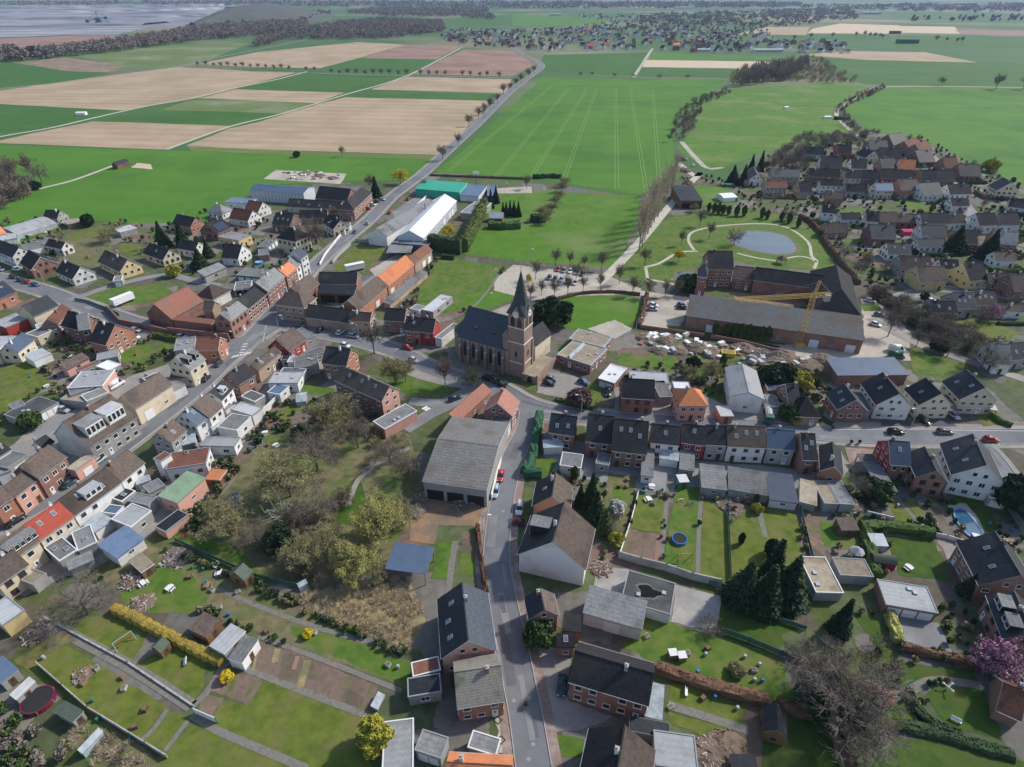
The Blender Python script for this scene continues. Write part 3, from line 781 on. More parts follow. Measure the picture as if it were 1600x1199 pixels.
HOUSES='''
house g or pb 3.5 0 -8 369 10 364 -8 349 - ; orange tiled house at the left edge beside the long barrel vaulted tunnel
greenhouse a lg gl 2.2 4.6 27 368 89 349 18 354 w0 ; long pale barrel vaulted tunnel greenhouse in the western gardens
house g dk gy 3.2 0 66 342 89 343 73 328 - ; grey gabled dark roofed house behind the long barrel vaulted tunnel
outbuilding f tn wd 2.6 0 104 351 132 346 104 343 w0 ; low brown flat shed by the field above the barrel vaulted tunnel
outbuilding f lg gy 3 0 187 363 214 356 185 356 - ; pale flat roofed outbuilding at the field edge beside the two dark firs
annex f lg wh 3 0 0 377 28 372 0 366 - ; small white flat extension below the long barrel vaulted tunnel
annex f gr wh 3.2 0 43 391 80 382 36 382 - ; long white flat roofed rear wing behind the white terrace at the left edge
house g dk wh 5.5 0 19 403 -15 390 37 389 sk0 ; big white dark roofed house at the left edge with rear wing behind
house g dk br 4 0 48 423 30 411 55 397 sk0,nc ; red brick gabled house with two white openings next to the white left edge house
house g dk wh 3.2 0 113 437 86 425 124 417 sk1 ; white gabled house, leftmost of three along the small lane by the red brick farm
house g br ye 3.6 0 187 425 152 409 198 405 sk1 ; yellow gabled house, middle one of three along the small lane
house g dk cr 3.4 0 254 407 223 396 264 390 sk1 ; cream gabled house at the east end of the small lane, beside the dark firs
house g dk wh 3.6 0 275 388 304 393 281 374 sk0 ; white dark roofed house behind the cream gabled house, hidden partly by firs
house g dk or 4 0 297 356 268 350 299 339 - ; dark roofed house with orange brick gable at the field edge right of the firs
house g bk or 4.5 0 26 456 -8 470 8 438 pv ; dark house with rooftop solar panels at the left edge of the west street
stable g dk wd 2.6 0 183 259 203 253 182 252 w0 ; dark wooden field stable standing alone in the green meadow
outbuilding g rm br 2.4 0 22 303 49 297 19 296 w0 ; low brick red tiled outbuilding under the bare trees at the left edge
hall g bl hl 6.5 8.2 389 297 474 303 403 288 w0 ; big blue grey metal hall with panelled walls on the builders merchant yard
hall g dk br 5 0 492 310 542 315 491 290 - ; wide dark roofed hall between the blue grey metal hall and the road
house h dk br 6 0 553 328 582 301 541 313 - ; long brick office building with hipped dark roof facing the northern road
annex g dk cr 3.4 0 448 323 531 328 450 310 nc,sk4 ; long low cream wing with dark roof in front of the wide dark hall
house g dk br 3 0 467 342 511 341 466 329 - ; dark roofed brick bungalow behind the big bare tree by the north road
house g dk cr 4 0 520 359 503 348 528 342 - ; cream gabled house with dark roof beside the road, near the flat white annex
annex f lg wh 3 0 538 359 549 350 531 350 - ; small flat white annex by the north road fence
house g dk db 3.6 0 424 351 453 354 430 332 - ; dark brick house with dark roof in the northern estate centre
house g rb wh 3.4 0 403 332 381 328 409 316 - ; white gabled house with reddish brown roof, the rear one of two below the metal hall
house g rb wh 3.4 0 387 346 357 341 394 329 - ; white gabled house with reddish brown roof, the front one of two below the metal hall
house h gr wh 3 0 322 332 347 335 331 318 - ; white bungalow with grey hipped roof at the field edge
outbuilding f bl wh 4 0 350 316 387 318 357 308 - ; flat blue grey outbuilding at the field edge behind the hipped bungalow
house g dk br 4 0 340 365 362 355 320 349 pv,sk0 ; brick house with solar panels on its grey roof near the yellow flat cube house
house f gr ye 4.5 0 372 376 393 367 355 364 - ; yellow flat roofed cube house in the northern estate
house g dk wh 3.6 0 345 403 372 405 352 381 sk0 ; white house with large dark roof beside the round garden pool
villa h dk cr 7 0 431 372 462 378 438 352 - ; tall cream villa with steep dark roof and red brick base
garage f gr gn 2.7 0 418 387 434 373 411 378 gd3 ; row of green garages beside the cream villa
house g db wh 8.6 0 471 404 482 397 456 393 rr,sk0 ; tall white house with blue black roof on the north street
house g gr wh 6 0 464 419 475 409 452 405 rr,sk0 ; small white house with grey roof between tall white house and orange roofed house
house g or br 6 0 448 432 464 419 434 422 rr,sk0 ; brick street house with bright orange roof on the north street
house g gr br 6.5 0 418 456 446 432 392 447 rr,sk4 ; grey slate roofed brick house with dormer windows on the north street
house g dk br 5.5 0 386 485 420 457 372 468 rr,sk0 ; long dark roofed brick wing along the street down to the junction
house g gr br 7 0 360 503 387 482 342 492 sk0 ; grey roofed red brick corner house at the village junction
barn h br wh 4 0 333 469 361 454 318 450 - ; brown hipped barn in the courtyard behind the corner house
outbuilding f gr gn 3 0 368 430 416 434 372 417 gd4 ; long low dark shed row with green gates beside the courtyard
outbuilding f gr gy 3 0 365 454 392 451 366 441 op0 ; open black fronted shed behind the brown hipped barn
outbuilding s gr gy 3.5 5 320 432 354 418 319 419 - ; grey corrugated shed left of the long green gated shed row
barn g br br 5 0 472 464 501 443 449 452 - ; reddish brown barn roof closing the west side of the big farm court
barn g dk br 5 0 496 444 557 445 490 425 - ; mossy dark barn at the back of the big farm court
barn s bk wd 4 5.5 495 459 553 461 495 444 op0 ; black open cart shed inside the big farm court
barn g or or 5.5 0 607 447 648 413 592 431 - ; long barn wing with bright orange tiled roof
barn g br or 5.5 0 562 486 606 447 542 470 - ; long brown roofed barn wing continuing the orange roofed one
barn g rb pb 5 0 649 413 676 391 638 402 - ; rusty brown barn with pale side wall at the end of the orange wing
villa h br pb 6.5 0 428 476 475 482 438 453 - ; pale brick hipped corner villa opposite the red brick corner house
house g dk pb 4 0 475 496 545 505 486 476 w0,sk0 ; long dark low house with blank ochre wall along the village square
house g br pb 5.5 0 543 501 578 504 547 486 sk0,gwwh ; brick house with white gable at the end of the long ochre wall
house g dk br 5 0 599 501 632 503 601 481 sk0 ; dark red brick house left of the orange and red pair
house g dk or 5.4 0 630 516 657 519 634 494 rr,sk1 ; bright orange fronted half of the pair left of the church
house g dk rd 5.4 0 657 519 677 521 661 497 rr,sk0 ; dark red fronted half of the pair left of the church
annex f gr wh 3.5 0 679 527 690 530 700 503 w0 ; flat grey annex with long white wall behind the red fronted house
hall s tg tg 4.6 6.4 648 295 718 301 657 280 - ; turquoise green hall at the northern edge of the village
outbuilding s bl wh 3.6 4.4 718 305 748 307 729 288 - ; white outbuilding with blue grey roof right of the turquoise hall
outbuilding f bl bb 4 0 761 306 776 306 775 289 w0 ; long blue container building right of the turquoise hall
hall g gr wh 5.5 8.6 573 365 655 317 590 356 w0 ; grey roofed workshop hall with white gable beside the north road
hall g wh hl 5.5 9 662 373 714 314 643 357 - ; long white roofed workshop hall with short chimney pipe
annex f gr bb 4 0 612 379 669 384 614 371 w0 ; dark blue flat front building of the white workshop hall
outbuilding f gr gy 4 0 719 332 746 335 728 313 - ; dark flat roofed house among conifers right of the white workshop hall
carport f gr no 3.4 0 603 395 641 395 607 382 - ; wide grey carport roof by the lawn in front of the workshop
garden_shed g lg wd 2.4 0 764 341 785 342 768 331 - ; pale roofed garden house behind the big evergreen hedge
outbuilding s gr pb 2.6 3.4 610 476 669 425 601 468 w0 ; long row of low grey pens along the orange roofed barn
outbuilding f wh gy 3 0 658 484 677 488 676 457 - ; long low white roofed shed in the gardens left of the church
annex f gr wh 3 0 640 482 655 486 646 474 - ; small grey annex with white wall beside the long white roofed shed
kindergarten f gr br 3.6 0 870 554 923 571 889 527 rv,tb ; front wing of the flat roofed brick kindergarten with pale blue edge
kindergarten f gr br 3.8 0 889 529 943 543 901 513 rv,tb ; rear wing of the flat roofed brick kindergarten with pale blue edge
greenhouse g gl gl 3 4.6 893 563 916 542 888 556 w0 ; glazed gabled entrance of the kindergarten
garage f wh br 3 0 934 591 960 599 950 567 gd2 ; white roofed brick garage right of the kindergarten car park
barn g ea gy 6 8.6 659 752 761 766 672 684 op0 ; huge grey fibre cement barn with two open bays beside the lane
barn s rm br 4.2 6 716 660 769 611 696 651 - ; long stained brown tiled outbuilding with orange end beside the pink roofed house
house g pk br 5 0 801 651 812 627 777 630 - ; brick corner house with pinkish tiled roof opposite the church
annex f gr wh 4 0 764 668 794 671 772 648 w0 ; flat grey annex between the pink roofed house and the huge barn
house g br db 6.5 0 596 628 521 594 609 604 gwpk,sk3 ; long brown roofed brick house with pink gable by the village green
annex f gr pk 3.6 0 601 671 652 642 582 659 w0 ; low pink walled annex with grey roof below the pink gabled house
house g dk br 6 0 541 573 502 568 551 546 gwor,sk0 ; dark roofed brick house with orange rendered gable behind the pink gabled house
house g br rd 4 0 452 550 479 530 424 535 sk0 ; brown roofed house with dark red gable at the church road corner
outbuilding f gr gy 4 0 476 531 493 524 448 521 - ; low grey roofed outbuilding beside the dark red gabled house
house g br pb 4.6 0 404 580 440 550 389 573 sk2 ; long brown roofed house parallel to the street at the junction
annex f bk gy 3 0 438 563 454 562 440 552 - ; small black roofed annex behind the long brown house
outbuilding f gr gy 3.4 0 460 576 498 570 454 559 - ; dark corrugated outbuilding in the courts behind the junction
annex f lg wh 3.5 0 418 599 465 599 425 581 - ; pale grey flat roof in the courts left of the white garden wall
house g dk br 6 0 373 602 400 586 354 584 sk0 ; dark grey roofed house with brick rear on the street south of the junction
house g dk wh 6 0 347 626 366 606 329 612 dm1 ; dark roofed white house with dormer on the street south of the junction
house g br wh 6 0 328 654 349 635 304 631 - ; brown roofed white house, third south of the junction on the east side
house g db wh 6 0 307 666 328 651 281 647 - ; blue black roofed white house, fourth south of the junction on the east side
house g br gy 6 0 268 693 293 672 250 672 sk1 ; brown tiled house with roof window, fifth south of the junction on the east side
outbuilding s gl gy 3 4 272 699 306 691 290 673 w0 ; pale translucent roof over a court behind the brown tiled street house
annex f lg wh 3.6 0 394 650 411 637 362 638 - ; white flat roofed rear wing, northern one in the white courts
annex f gr wh 3.4 0 370 673 393 651 346 660 - ; grey flat roofed rear wing, middle one in the white courts
annex f lg wh 3.2 0 366 698 376 683 321 684 - ; long white flat roofed rear wing, southern one in the white courts
outbuilding f bl wh 3 0 417 613 437 617 424 598 - ; blue roofed shed against the long white garden wall
hall g bk cr 5.5 0 52 495 92 477 20 484 - ; dark roofed hall with long cream wall near the west street
outbuilding f lg rd 4 0 8 512 48 496 -3 500 w0 ; pale grey roofed building with red edge at the left side
house g rb br 5 0 90 507 113 483 72 500 sk0 ; rusty red roofed brick house beside the cream walled hall
house g dk db 5.6 0 94 509 121 516 108 486 sk0 ; dark roofed dark brick house with garden front facing the lawns
house g gr db 6 0 122 517 141 514 128 491 rr,sk0 ; grey roofed brick house squeezed beside the big orange brick gable
house g dk or 5.4 0 165 540 138 534 179 507 sk1 ; large orange brick gabled house on the west street
house g db cr 4.2 0 28 551 55 530 3 543 sk0 ; blue black roofed house with cream wall in the western gardens
house f lg cr 5 0 -6 550 27 525 -12 528 - ; plain cream walled flat building at the left edge
greenhouse s lg wh 2.6 3.2 52 565 81 553 35 556 w0 ; white shed with striped pale roof on the western lawn
outbuilding s br pk 3 4.4 104 578 140 559 92 569 - ; long brown roofed shed with pale pink end wall in the western gardens
outbuilding f rb gy 3 0 123 581 159 566 117 577 - ; narrow dark red roof strip between western sheds
annex f lg gy 3 0 150 564 184 557 139 554 - ; pale corrugated roof below the large orange brick gable
annex f wh gy 3 0 170 579 189 569 156 569 - ; white flat roof in the workshop court
outbuilding f lg pk 4 0 104 607 160 603 112 582 - ; big pale grey flat roofed workshop in the western court
outbuilding f gr gy 3.6 0 110 618 150 605 95 607 - ; dark grey flat roofed workshop below the big pale grey one
annex f tn gy 3 0 93 624 135 629 68 609 w0 ; low pale walled store next to the garage court
garage f fd gy 2.8 0 38 659 92 629 3 649 gd5 ; row of five white doored garages with dark roof
hall g br cr 6 0 211 639 270 601 187 620 w1 ; cream shop hall with long plain brown roof on the street
annex f gr wh 3.6 0 271 611 290 601 262 597 - ; small white annex between the cream shop hall and the grey roofed cream house
house g br gy 6 0 141 699 214 652 92 663 dm2,dw5,gwwh,rr,sk1 ; big grey brown shop house with two large white dormers
house g gr cr 6.6 0 297 578 322 561 275 557 dm2,dw1.8,dg ; cream house with grey roof and two dark dormers near the junction
house g rb or 4.8 0 304 548 341 548 307 527 sk0 ; small rusty roofed house with orange gable at the junction
annex f gr gy 3.4 0 271 549 303 544 280 529 sl1 ; dark flat roofed annex behind the rusty roofed junction house
outbuilding f rb gy 3 0 262 595 296 591 258 580 w0 ; low dark red roof behind the cream house near the junction
house g br br 6.5 0 60 749 105 714 32 727 rr,sk0 ; red brick house with brown roof and carriage gate, west side of the main street
house g br pk 6 0 24 777 60 749 4 761 rr,sk0 ; pale pink brick house with brown roof, west side of the main street
house g br or 6.4 0 -8 797 22 777 -22 777 rr,sk0 ; orange brick house with white windows at the left edge of the main street
garage f tn pk 3.6 0 117 736 148 713 110 727 gd1 ; pinkish gateway building with brown door on the main street
outbuilding f gr gy 4 0 12 732 44 710 -8 719 - ; grey flat roof behind the red brick house with carriage gate
house g dk wh 5 0 -5 716 18 702 -12 704 rr,sk0 ; white walled house behind the grey flat roof at the left edge
house g dk wh 4.4 0 68 702 86 690 52 692 sk0 ; small dark roofed white house below the garage row
house g br wh 6 0 190 753 227 723 165 728 rr,sk0 ; grey brown roofed white house opposite the big shop house
house g br wh 6 0 116 807 191 753 88 783 dm1,dw4,rr,sk2 ; very long brown roofed white row house with one big dormer
house g rd cr 6 0 62 845 117 807 31 824 sk2,rr ; bright red roofed house on the east side of the main street
house g br cr 6 0 26 872 63 846 -6 851 dm1,dw6,dg,rr,sk0 ; cream house with huge grey box dormer next to the red roofed house
house g br cr 5.4 0 -4 916 46 882 -32 894 rr,sk0 ; cream house with brown roof at the left edge below the box dormer house
annex f gr gy 3.6 0 92 877 121 859 66 857 sl2 ; dark flat roof with two skylights behind the red roofed house
annex f gr gy 3.5 0 121 861 152 847 98 838 sl1 ; dark flat extension with one skylight behind the red roofed house
annex f tn gy 3 0 51 914 73 896 30 903 w0 ; plain concrete flat roof in the dark yard at the left edge
outbuilding s gr gy 2.6 3.2 107 892 147 875 98 878 w0 ; grey corrugated lean-to beside the bare tree at lower left
outbuilding s bl wh 3.2 4.2 182 873 226 841 154 849 - ; blue grey metal roofed outbuilding with white walls in the lower left gardens
annex f lg gy 3.4 0 204 824 237 798 177 808 - ; grey green flat roof above the blue grey metal roof
annex f gr gy 3.6 0 231 790 246 776 205 777 - ; small grey upper storey with white side wall left of the green roof
annex f bk gy 3.4 0 190 784 212 767 170 772 sl1 ; black flat roof with skylight behind the very long row house
hall s gn pk 4.4 5 277 786 322 746 244 776 w1 ; pink walled hall with pale green roof
house f rb wh 4.4 0 258 734 322 724 238 712 w1 ; white parapet house with dark red flat terrace roof
annex f rb wh 6.2 0 250 722 268 710 240 716 - ; white penthouse box on the dark red terrace
annex f bk pk 2.5 0 258 832 295 804 245 820 w0 ; low pink walled playhouse with black roof in the lower left garden
garden_shed f tn wd 2.4 0 220 895 241 881 197 877 - ; rusty corrugated garden shed below the blue grey metal roof
garage f lg ye 3.8 0 3 978 39 953 -20 951 w0 ; pale yellow garage with grey roof at the lower left edge
garden_shed f bl gy 2.8 0 0 1068 29 1046 -20 1041 - ; blue grey flat garden shed at the lower left edge
garden_shed g lg gy 2.4 0 25 1094 56 1065 14 1086 - ; pale ridged garden shed above the round black pool
garden_shed f dg gy 2.3 0 113 1129 131 1111 87 1109 - ; dark glassy garden shed right of the round black pool
greenhouse g gl gl 1.8 2.6 128 1178 161 1143 122 1170 w0 ; glass greenhouse in the allotment at the bottom left
garden_shed g dg wd 2.2 0 250 1020 266 1004 239 1011 - ; green roofed garden hut on the lawn below the golden hedge
garden_shed s br wd 2.6 3.2 322 996 346 969 297 978 - ; brown flat roofed wooden hut above the golden hedge
garden_shed f lg gy 2.8 0 350 1022 384 986 326 1009 - ; pale grey flat roofed garden shed at the end of the golden hedge
garden_shed f gr wh 2.8 0 378 1036 404 999 360 1022 - ; dark flat roofed garden shed with white side, right of the pale grey one
greenhouse s gl gl .8 1.2 590 1109 602 1086 577 1106 w0 ; small glass cold frame beside the yellow leaved tree
garden_shed g dg wd 2.3 0 382 908 396 893 362 898 - ; green roofed red brown summer house by the long lawn strip
greenhouse g gl gl 1.7 2.3 467 919 481 911 463 913 w0 ; tiny glass greenhouse at the end of the long lawn strip
garden_shed f db gy 2.5 0 350 796 377 786 358 772 - ; blue roofed garden shed left of the dead white tree
garden_shed f or wd 2.5 0 343 750 355 734 324 742 - ; orange timber garden shed beside the red flat terrace
carport s bl no 3.8 4.4 601 889 665 898 611 846 - ; open carport with blue metal roof behind the huge grey barn
house g dk or 5 0 831 791 838 753 861 783 sk1,w0,r2br ; orange brick house with dark brown roof, first below the green covered hedge
house g bk wh 5.4 0 808 867 830 805 859 860 dm1,dw3,dg,sk1,w0,r2br ; large white gabled house with black and brown roof on the lane
house g bk or 5 0 826 969 819 934 852 958 sk0,r2br ; orange brick house with green bush at its gable on the lane
annex s dk br 4 5.2 880 986 908 988 868 958 w0 ; dark roofed brick wing behind the orange brick lane house
annex s dk br 3.6 4.8 870 1012 899 1012 876 989 sk1 ; small red brick wing with dark roof above the shaded yard
house g dk br 6 0 888 1066 1014 1104 898 1016 sk0 ; wide pale brick house with dark roof and glass conservatory on the lane
greenhouse s gl wh 2.7 3.6 1007 1119 1035 1126 1020 1066 w0 ; lean to glass conservatory on the wide pale brick house
annex f bk gy 3 0 983 1141 1047 1154 966 1114 - ; black flat roofed annex below the wide pale brick house
house g dk wd 6 0 903 1216 920 1138 965 1198 r2br ; dark brown gabled house at the bottom edge right of the lane
annex f lg wh 3.4 0 1024 1196 1092 1206 1036 1142 - ; pale flat roofed white annex at the bottom edge
house g bk pk 5 0 689 1030 683 937 731 998 sk3,r2sl ; long blue black roofed house with pinkish white gable on the lane
house g ms or 5 0 714 1108 789 1096 709 1050 sk0 ; lichen speckled brown roofed brick house with glass porch on the lane
annex f rb gy 3 0 645 1058 689 1047 656 1032 w0 ; brown gravel flat roof behind the lichen speckled house
annex f bk gy 3 0 637 1090 690 1081 642 1059 - ; black flat roofed annex with white doors behind the lichen speckled house
garage f lg gy 3 0 596 1212 646 1205 627 1124 w0 ; long pale grey garage roof at the bottom edge by the yellow tree
garage f gr gy 3 0 647 1172 689 1186 655 1137 gd2 ; dark grey garage roof right of the long pale grey one
garage f gr gy 3 0 730 1168 775 1182 727 1137 w0 ; grey garage roof beside the pale forecourt with two diamonds
house g or or 4.5 0 696 1222 800 1228 712 1190 sk0,w0 ; orange tiled house at the very bottom edge
house g bk br 5.4 0 856 676 898 682 859 645 rr,sk2 ; black roofed house with glass canopy, leftmost of the row south of the church road
annex s gl wh 2.8 3.2 849 700 881 699 853 687 w0 ; glass terrace canopy behind the leftmost row house
house g dk br 5.4 0 914 690 957 695 918 646 rr,sk1 ; dark roofed brick house, second in the row south of the church road
house g dk br 5.4 0 955 705 1011 711 966 654 rr,sk3 ; brick row house with three roof windows south of the church road
house g dk wh 5.4 0 1016 692 1062 697 1022 662 rr,sk1 ; white backed row house left of the dark red one
house g dk rd 5.4 0 1064 692 1103 697 1071 662 rr,sk1 ; dark red row house south of the church road
house g dk gy 5.4 0 1103 695 1137 697 1106 664 rr,sk0 ; grey backed row house between the dark red and the white one
house g br wh 5.4 0 1137 698 1198 701 1139 664 rr,sk3 ; white row house with brown roof and three roof windows
house g db gy 5.4 0 1199 701 1244 704 1200 670 rr,sk0 ; row house with plain blue black roof south of the church road
house g dk br 5 0 1254 719 1278 720 1258 677 rr,sk2 ; dark roofed house at the east end of the row south of the church road
house g bk or 4.6 0 1281 736 1279 697 1304 729 sk0,w1 ; steep black roofed cottage with orange gable at the east end of the row
outbuilding s gr wh 2.8 3.4 1001 743 1021 746 1016 694 w1 ; long narrow grey lean-to behind the white backed row house
annex s gl wh 2.8 3.3 1030 716 1061 721 1035 701 w0 ; white glazed pergola roof behind the row houses
outbuilding s gr gy 2.8 3.4 1061 733 1085 737 1065 702 - ; narrow grey lean-to behind the dark red row house
outbuilding s gr gy 2.8 3.6 1096 762 1137 767 1096 724 - ; broad weathered lean-to behind the grey backed row house
outbuilding s gr gy 2.8 3.6 1138 765 1203 776 1138 728 - ; broadest grey lean-to behind the white row house
outbuilding s db wh 2.8 3.6 1203 781 1248 787 1201 737 - ; blue black roofed outbuilding behind the plain blue black row house
outbuilding s tn gy 2.5 3 1249 784 1277 791 1245 746 w0 ; corrugated tan roof strip right of the blue black outbuilding
garden_shed f wh gn 2.4 0 1062 754 1078 753 1062 741 - ; small shed with white roof and green wall above the trampoline garden
outbuilding f gr wh 2.8 0 874 727 908 732 880 706 - ; small dark outbuilding with white front behind the second row house
outbuilding f tn gy 2.8 0 1288 787 1312 788 1281 751 w0 ; weathered tan flat roof below the steep orange gabled cottage
outbuilding f gr gy 2.8 0 1313 788 1336 789 1306 751 w0 ; smooth grey flat roof below the steep orange gabled cottage
outbuilding s gr wh 4 4.8 910 958 1004 985 922 914 w1 ; large grey corrugated roofed workshop behind the white gabled lane house
hall f fd wh 3.2 0 970 938 1048 961 982 891 w0,pd1 ; flat dark felt roof with a black stain on it
house g bk br 4.4 0 1308 641 1289 615 1337 623 sk2 ; red brick house with black roof, westernmost of four gabled houses by the east road
house g bk wh 5 0 1368 633 1344 599 1404 613 sk1 ; white house with black roof, second of four gabled houses by the east road
house g bk cr 5 0 1436 633 1412 608 1470 613 sk1 ; cream house with black roof, third of four gabled houses by the east road
house g bk cr 5 0 1499 625 1471 596 1535 601 sk2 ; cream brick house with black roof, easternmost of four gabled houses by the east road
hall s bl db 4 5 1309 587 1421 586 1297 559 w0 ; blue metal roofed hall with red wall beside the pale farm yard
barn s gd br 5.5 8.5 1072 494 1351 533 1080 460 - ; very long grey roofed barn behind the row of small thujas
manor_house g dk br 8 0 1107 421 1147 422 1116 392 - ; brick manor house with slate roof at the west end of the manor range
manor_house h sl br 8.5 0 1089 432 1106 434 1096 412 - ; slate capped brick tower wing at the west corner of the manor
manor_house g br br 5 0 1147 435 1177 438 1150 415 sk0,nc ; low brown roofed brick link between manor house and stable range
barn g dk br 6 0 1177 438 1291 453 1180 417 - ; long brick stable range with dark slate roof of the manor
barn h dk br 6.5 0 1346 494 1330 432 1319 470 - ; big dark hipped barn closing the east side of the manor court
hall g lg wh 5.5 7.4 1142 619 1133 574 1171 616 w1 ; pale metal gabled workshop hall with open yard in front
outbuilding f db br 3 0 1200 610 1243 612 1195 594 - ; blue flat roofed brick outbuilding right of the pale metal hall
garage f gr gy 3 0 1205 636 1222 636 1200 616 gd1 ; small dark garage with white door left of the half hipped house
house h dk pb 3.4 0 1243 651 1283 653 1254 620 nc ; dark half hipped house with pale brick front on the church road
house g bk db 4 0 1232 634 1252 634 1240 600 sk0 ; black roofed brick house behind the half hipped one
house h or pk 5.6 0 1060 635 1107 635 1064 606 - ; pink house with bright orange hipped roof
house g dk br 5.6 0 971 622 1023 625 974 591 - ; double red brick house with dark roof opposite the row houses
annex f gr gy 3 0 1031 621 1052 620 1030 595 - ; grey flat annex right of the double red brick house
annex f lg gy 3 0 984 596 1046 600 1000 580 - ; pale flat sheds behind the double red brick house
garden_shed f lg or 2.8 0 1126 650 1147 650 1125 634 - ; brick bin store with pale roof at the entrance of the pale metal hall
annex f wh gy 3 0 1053 607 1080 608 1055 596 - ; white lean-to roof behind the pink hipped house
house g bk br 5.4 0 1431 746 1414 708 1467 742 sk0 ; brick gabled house with black roof and white carport south of the east road
house g db br 5.2 0 1391 726 1425 729 1393 688 sk1,gwrd ; blue black roofed house with red side wall on the east road
house g bk wh 6 0 1486 742 1468 693 1540 722 sk2 ; tall white house with black roof at the bend of the east road
garage f gr gy 2.8 0 1546 777 1576 784 1558 754 gd1 ; dark garage beside the tall white house at the bend
carport f gr no 2.8 0 1377 767 1404 768 1358 709 - ; long grey carport roof left of the brick house with white carport
garden_shed s br wd 2.2 2.8 1315 829 1344 829 1315 808 - ; brown garden shed between the lawn and the tall hedge
garden_shed a dg rd 2 2.9 1366 878 1403 883 1362 866 - ; red garden shed with curved dark roof on the deep green lawn
greenhouse s gl gl 2 2.6 1364 853 1389 854 1360 833 w0 ; glass lean-to behind the red garden shed
house g bk br 5 0 1529 915 1494 847 1592 892 sk2 ; large black roofed brick house beside the kidney shaped pool
house g bk br 5 0 1566 998 1540 930 1612 986 dm2,dw3,dg ; black roofed brick house with two dormers at the right edge
garage f lg br 2.8 0 1384 945 1467 959 1392 908 gd3 ; triple garage with white doors and pale roof beside the asphalt court
annex f tn gy 2.8 0 1313 899 1366 902 1304 871 w0 ; tan gravel flat roof left of the red garden shed
annex f tn gy 2.8 0 1275 926 1319 927 1274 870 w0 ; tan gravel flat roof beside the long white strip wall
garden_shed g bk wd 2.6 0 1192 1143 1192 1101 1215 1144 - ; black roofed timber shed on the lawn below the beech hedge
garden_shed s bk wd 2.4 2.9 1146 1206 1186 1206 1150 1178 - ; black roofed shed at the bottom edge by the wood pile
house g rb br 3 0 1556 1110 1596 1128 1560 1062 w0,sk0 ; low red roofed building at the lower right edge
barn s bk wd 4.6 6.4 1064 314 1099 314 1070 290 op0 ; black open hay barn by the poplars
house g bk wh 4 0 1170 281 1164 268 1182 271 - ; white gabled house beside dark firs at the edge of the estate
barn g rm br 4.5 0 267 498 318 470 241 474 w0 ; big red tiled barn with tall brick gable, heart of the brick farm
barn s rm br 3.8 4.6 268 500 330 507 270 492 w0 ; low red tiled wing along the farm wall up to the corner house
barn g br pb 4 0 316 485 332 486 312 470 w0 ; small brown roofed stable inside the brick farm court
annex f fd gy 3.2 0 432 588 470 590 436 574 - ; dark flat roof in the courts behind the long brown roofed house
annex f lg wh 3.2 0 448 566 462 566 450 557 - ; pale small flat roof beside the black roofed annex
annex f fd gy 3 0 398 628 414 618 388 612 - ; dark court roof between the white rear wings
annex f gr cr 3.4 0 58 527 94 511 50 517 - ; grey flat roof behind the cream walled hall at the left
annex f lg wh 3 0 58 515 73 511 56 507 - ; small white flat roof behind the cream walled hall at the left
annex f gr gy 3.4 0 135 627 170 613 128 617 - ; flat grey roof between the big pale workshop and the shop house
annex f gr wh 3.4 0 -6 744 18 735 -12 733 - ; grey flat roof behind the pale pink brick house
annex s gl wh 2.8 3.3 213 758 236 750 207 750 w0 ; pale green glass roof behind the grey brown white house
annex f gr gy 3.2 0 233 771 258 758 218 762 - ; dark grey flat roof left of the pink walled hall
annex s gl wh 2.8 3.3 148 832 177 811 130 818 w0 ; glass terrace roof behind the very long row house
annex f bl wh 3 0 181 804 194 791 163 795 - ; blue grey flat roof behind the very long row house
annex s gl wh 2.8 3.3 100 843 128 827 93 832 w0 ; brownish glass roof behind the bright red roofed house
annex f fd gy 3 0 486 558 510 549 481 549 - ; dark flat roof beside the brick house with orange gable
greenhouse g gl gl 1.8 2.5 462 629 478 627 459 619 w0 ; small pale greenhouse on the lawn below the brick house with orange gable
annex f gr wh 3 0 352 640 364 632 344 634 - ; small grey flat roof behind the third white street house
annex f lg wh 3 0 330 668 350 655 322 660 - ; pale flat roof behind the fourth street house
annex f gr gy 3 0 310 700 330 690 306 694 - ; small grey flat roof behind the fifth street house
annex f gr gy 3 0 930 724 952 728 933 706 - ; grey flat annex behind the third row house
carport f lg no 2.8 0 1426 622 1440 624 1408 600 - ; white carport roof between the white and the cream gabled house
carport f gr no 2.8 0 1483 641 1499 643 1472 616 - ; grey carport roof between the two cream gabled houses
carport f lg no 2.8 0 1548 640 1560 642 1540 620 - ; pale carport roof right of the easternmost gabled house
annex f gr gy 2.8 0 1344 640 1362 642 1330 612 - ; grey flat roof between the brick and the white gabled house
annex f gr wh 3 0 20 640 40 632 8 634 - ; small white annex on the lawn above the garage row
annex f br gy 3 0 236 600 258 590 226 590 w0 ; low brown roof behind the cream shop hall
garage f gr gy 2.8 0 176 440 190 438 170 433 gd1 ; small grey garage beside the yellow gabled house
annex f gr wh 3 0 300 410 316 408 298 402 - ; white annex right of the cream gabled house
annex f gr br 3 0 404 400 420 398 400 390 - ; dark annex left of the tall cream villa
house g dk wh 3.4 0 70 384 96 390 76 373 - ; white house with dark roof behind the western allotments
house g gr pb 6 0 1205 276 1250 277 1207 264 - ; tan block of flats in the estate behind the white gabled house
'''
